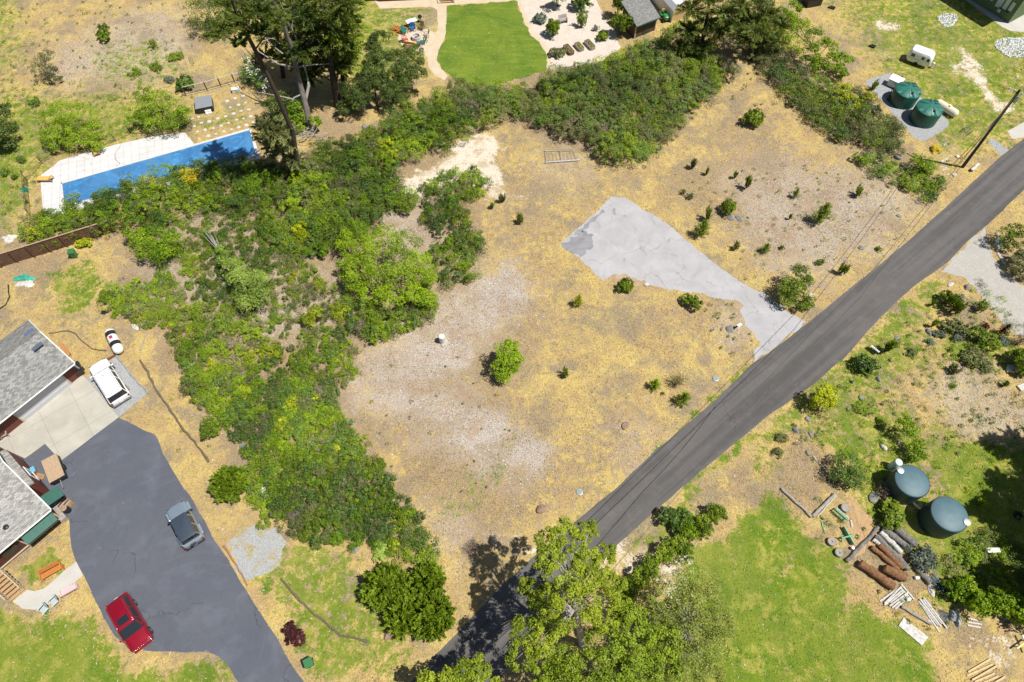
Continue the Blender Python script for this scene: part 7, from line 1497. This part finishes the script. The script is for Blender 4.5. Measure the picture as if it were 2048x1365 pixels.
# plank piles
def planks(label, a_, b_, k, wid, seed, m=wood_w):
    A1, B1 = G(a_), G(b_); t = thing("plank_pile", label, "planks", (A1.x, A1.y, 0)); d = B1 - A1; u = d.normalized(); w_ = Vector((-u.y, u.x, 0)); rg = random.Random(seed); ang = math.atan2(d.y, d.x)
    for i in range(k):
        L_ = d.length * rg.uniform(.65, 1); off = (i / (k - 1) - .5) * wid; MB().box(d * .5 + u * rg.uniform(-.15, .15) + w_ * off + Vector((0, 0, .05 + .05 * (i % 3))), (L_, .13, .045), ang + rg.uniform(-.07, .07)).build("plank", m, t)
planks("fan of short pale planks right of the thick brown log", (1772, 1214), (1812, 1180), 7, 1.0, 1); planks("long narrow pile of white planks pointing to the lawn corner", (1838, 1196), (1884, 1258), 6, .6, 2); planks("single pair of pale planks linking the two plank piles", (1796, 1168), (1828, 1202), 2, .2, 3); planks("stack of fresh yellow lumber at the bottom right edge", (1946, 1372), (2000, 1345), 8, 2.0, 4, mat("fresh_lumber", (.62, .45, .24), .7, noise=.2)); planks("loose boards in the shade at the lower right", (1930, 1243), (1960, 1250), 3, .5, 5); planks("black scrap metal sheets leaning beside the driftwood log", (1858, 1150), (1890, 1188), 5, .6, 6, tank_b)
planks("broken timber scraps under the right edge bushes", (1992, 1256), (2030, 1252), 3, .4, 7, wood_t)
a_ = [G(q) for q in ((1806, 1236), (1856, 1275), (1843, 1292), (1796, 1252))]; mb = MB(); mb.prism([(q.x, q.y) for q in a_][::-1], .0, .10); tag(mb.build("concrete_slab", stone_w, bevel=.02), "pale rough rectangular slab lying on the green lawn", "slab")
for px, lb in (((1832, 1157), "white bucket on the grass between logs and scrap"), ((1814, 1200), "pale bucket beside the plank fan")):
    p = G(px); tag(MB().tube([p + Vector((-.16, 0, .15)), p + Vector((.16, .03, .15))], .15, 12).build("bucket", white_p, smooth=True), lb, "bucket")
p = G((1982, 1103)); o = MB().box((0, 0, .4), (1.1, .4, .05)).box((-.4, 0, .2), (.06, .3, .4)).box((.4, 0, .2), (.06, .3, .4)).build("white_bench", white_p); o.location = (p.x, p.y, 0); tag(o, "white low bench in the shade right of the dark tanks", "bench")
p = G((2035, 1032)); tag(MB().lathe([(.36, 0), (.38, .2), (.25, .22), (.24, .08)], (p.x, p.y, 0), 18).build("tyre", rubber, smooth=True), "dark round tub near the right edge in the shade", "tub"); p = G((2043, 776)); tag(MB().box((p.x, p.y, .1), (.8, .6, .2), R(20)).build("concrete_block", stone_w, bevel=.02), "pale concrete box at the right edge of the stony ground", "block")
p = G((2038, 1290)); t = thing("sawhorse", "yellow and white wooden cross frame at the right edge", "frame", (p.x, p.y, 0)); MB().box((0, 0, .5), (1.4, .12, .08), .5).build("bar", mat("yellow_board", (.72, .58, .22), .6), t); MB().box((.25, 0, .55), (.12, 1.3, .08), .1).build("bar", white_p, t); MB().box((-.3, -.15, .25), (.08, .08, .5)).build("leg", wood_t, t); MB().box((.5, .3, .25), (.08, .08, .5)).build("leg", wood_t, t)
# fallen trunk of the leaning tree
t = [o for o in sc.objects if o.get("label", "").startswith("pale lime green tree leaning")][0]; b = t.location; rg = random.Random(4); mb = MB()
for i in range(7):
    o_ = (rg.uniform(-6, 6), rg.uniform(-4, 4)); mb.tube([P(455 + o_[0], 525 + o_[1], 1.0) - b, P(435 + o_[0], 495 + o_[1], 1.0) - b, P(418 + o_[0] * 3, 470 + o_[1] * 3, .6) - b], [.05, .04, .015], 5)
mb.build("split_limb", bark_pale, t)
# ------------------------------------------------------------------ loose ground cover: grass blades, chips, weeds
HB = blur(HARD.astype(float), 3) > .58
def scatter(N, seed):
    rg = np.random.default_rng(seed); Y = 2 + (rg.random(N)) * 92; X = (rg.random(N) * 2 - 1) * (38 + Y * .42); return X[~sample(HB, X, Y)], Y[~sample(HB, X, Y)], rg
def blades(nm, label, m, N, seed, L, W, flat, wfun, cat, tint=None):
    X, Y, rg = scatter(N, seed); w_ = wfun(X, Y); k = rg.random(len(X)) < w_; X, Y = X[k], Y[k]; n_ = len(X)
    c_ = np.stack([X, Y, np.full(n_, .0)], 1); a_ = rg.uniform(0, 2 * np.pi, n_); ax_ = np.stack([np.cos(a_), np.sin(a_), rg.uniform(*flat, n_)], 1); ax_ = nrm(ax_); ll = L * rg.uniform(.5, 1.4, n_)
    c_[:, 2] = .02 + np.abs(ax_[:, 2]) * ll / 2; ax_[:, 2] = np.abs(ax_[:, 2]); nn = nrm(rg.normal(size=(n_, 3)) * .5 + [0, 0, .6]); V, Fc = leafquads(c_, nn, ll, ll * W, rg, ax_)
    tv = np.clip(.5 + (noise2(X, Y, 3.0, seed) - .5) * .7 + rg.normal(size=n_) * .2, 0, 1); tag(np_obj(nm, V, Fc, m, None, tv), label, cat, None, "stuff")
gch = lambda i: (lambda X, Y: sample(CHN[i], X, Y))
straw_l = leafmat("straw_blade", (.31, .205, .07), (.70, .56, .24), 0, .15, .2); chip_l = leafmat("wood_chip", (.16, .11, .085), (.74, .68, .62), 0, 0, .2); grass_l = leafmat("grass_blade", (.08, .17, .008), (.32, .40, .03), 0, .3, .3); dark_l = leafmat("dead_stalk", (.06, .045, .03), (.20, .15, .10), 0, 0, .2)
nzf = lambda X, Y, s, sd: noise2(X, Y, s, sd)
blades("dry_grass", "straw coloured dry grass lying over the field", straw_l, 230000, 21, .22, .16, (0, .7), lambda X, Y: np.clip(1 - gch(1)(X, Y) * 1.0 - gch(0)(X, Y) * .8 - gch(2)(X, Y), 0, 1) * (.35 + nzf(X, Y, 1.7, 3)), "dry grass")
blades("wood_chips", "pale grey and brown wood chips scattered on the cleared slope", chip_l, 300000, 22, .17, .28, (0, .25), lambda X, Y: np.clip(gch(1)(X, Y) * 1.3, 0, 1) * (.3 + nzf(X, Y, 1.2, 5)) + .03, "wood chips")
white_l = leafmat("bleached_chip", (.45, .40, .35), (.86, .83, .79), 0, 0, .2)
blades("bleached_chips", "bleached whitish chips and stalks in pale drifts across the cleared lot", white_l, 260000, 25, .2, .16, (0, .3), lambda X, Y: np.clip((gch(1)(X, Y) - .45) * 1.1, 0, .8) * np.clip(nzf(X, Y, 1.5, 15) * 2.6 - 1.0, 0, 1), "wood chips")
blades("green_grass", "short green grass of the yards and meadows", grass_l, 260000, 23, .14, .22, (.2, 1.6), lambda X, Y: np.clip(gch(0)(X, Y) * 1.2 * (.25 + nzf(X, Y, 1.4, 7) * 1.2), 0, 1), "grass")
blades("dead_stalks", "dark dead stalks and twigs strewn over the dry ground", dark_l, 150000, 24, .2, .12, (0, .5), lambda X, Y: np.clip(nzf(X, Y, 2.6, 9) * 1.6 - .55 + gch(1)(X, Y) * .25 - gch(0)(X, Y) * .5, 0, 1) * .8, "twigs")
# low weeds that dot the fields
def weeds(nm, label, leaf, poly, spacing, seed, rr=(.12, .35), per=34, dens=.6, tb=.5): thicket(nm, label, leaf, poly, spacing, rr, (.15, .45), per, .12, .45, seed, dens=dens, tb=tb, sub=5, cat="weeds")
weeds("weeds", "leafy green weeds dotting the upper left field", 'green', [(0, 0), (370, 0), (440, 150), (300, 200), (0, 230)], 1.5, 31, dens=.55)
weeds("weeds", "weeds and grass tufts around the trees behind the pool", 'green', [(-60, 190), (240, 170), (430, 190), (300, 260), (100, 310), (60, 480), (-60, 480)], 1.5, 41, dens=.5)
weeds("weeds", "small weeds at the top of the upper right dry field", 'olive', [(1420, 150), (1500, 140), (1560, 200), (1540, 230), (1440, 190)], 1.2, 32)
weeds("weeds", "scattered low weeds over the wood chips right of the thicket", 'olive', [(720, 740), (860, 660), (1000, 760), (1060, 900), (980, 1000), (800, 960), (740, 860)], 1.5, 33, (.08, .22), 18, .35, .8)
weeds("weeds", "grey stalky weeds around the small firs of the upper field", 'olive', [(1380, 360), (1560, 320), (1800, 380), (1800, 480), (1620, 560), (1480, 560), (1440, 470)], 1.3, 34, (.12, .35), 26, .5, .6)
weeds("weeds", "knee high tufts and low shrubs of the rockery meadow at right", 'deep', [(1840, 640), (1960, 560), (2100, 700), (2100, 900), (1960, 860), (1860, 760)], 1.7, 45, (.3, .7), 90, .6)
weeds("weeds", "meadow weeds and tufts on the right below the road", 'green', [(1560, 880), (1800, 640), (1950, 560), (2100, 700), (2100, 1000), (1900, 1000), (1700, 1000)], 1.1, 35, (.18, .5), 44, .62)
weeds("weeds", "dark brush around the pad neck by the road", 'olive', [(1400, 600), (1470, 610), (1510, 670), (1490, 720), (1430, 700)], .9, 36, (.12, .3), 30, .6)
weeds("weeds", "rough weeds over the upper right yard around the trailer", 'olive', [(1680, 20), (1900, 10), (2060, 120), (2040, 260), (1900, 330), (1760, 160)], 1.8, 37, (.12, .35), 26, .5, .8)
weeds("weeds", "sparse weeds in the dry grass left of the thicket", 'green', [(90, 560), (240, 520), (290, 620), (250, 720), (400, 830), (430, 900), (380, 940), (230, 690), (110, 640)], 1.8, 38, (.12, .3), 22, .3, .7)
weeds("weeds", "rough weeds and debris in the lower right log yard", 'green', [(1620, 1000), (1760, 980), (1900, 1180), (1960, 1260), (1880, 1290), (1780, 1230), (1640, 1100)], 1.2, 39, (.15, .4), 36, .55)
weeds("weeds", "lush weeds in the shade right of the dark tanks", 'green', [(1880, 880), (2090, 860), (2090, 1200), (1960, 1200), (1940, 1000)], 1.0, 42, (.2, .55), 44, .7)
weeds("weeds", "weeds along the driveway edge and among the shrubs near the garage slope", 'olive', [(600, 560), (760, 560), (720, 740), (560, 780)], 1.3, 43, (.12, .3), 24, .4)
weeds("weeds", "clumps of grass around the pines and oleander", 'olive', [(420, 170), (560, 160), (600, 250), (520, 250), (500, 200)], 1.5, 40, (.15, .3), 26, .4)
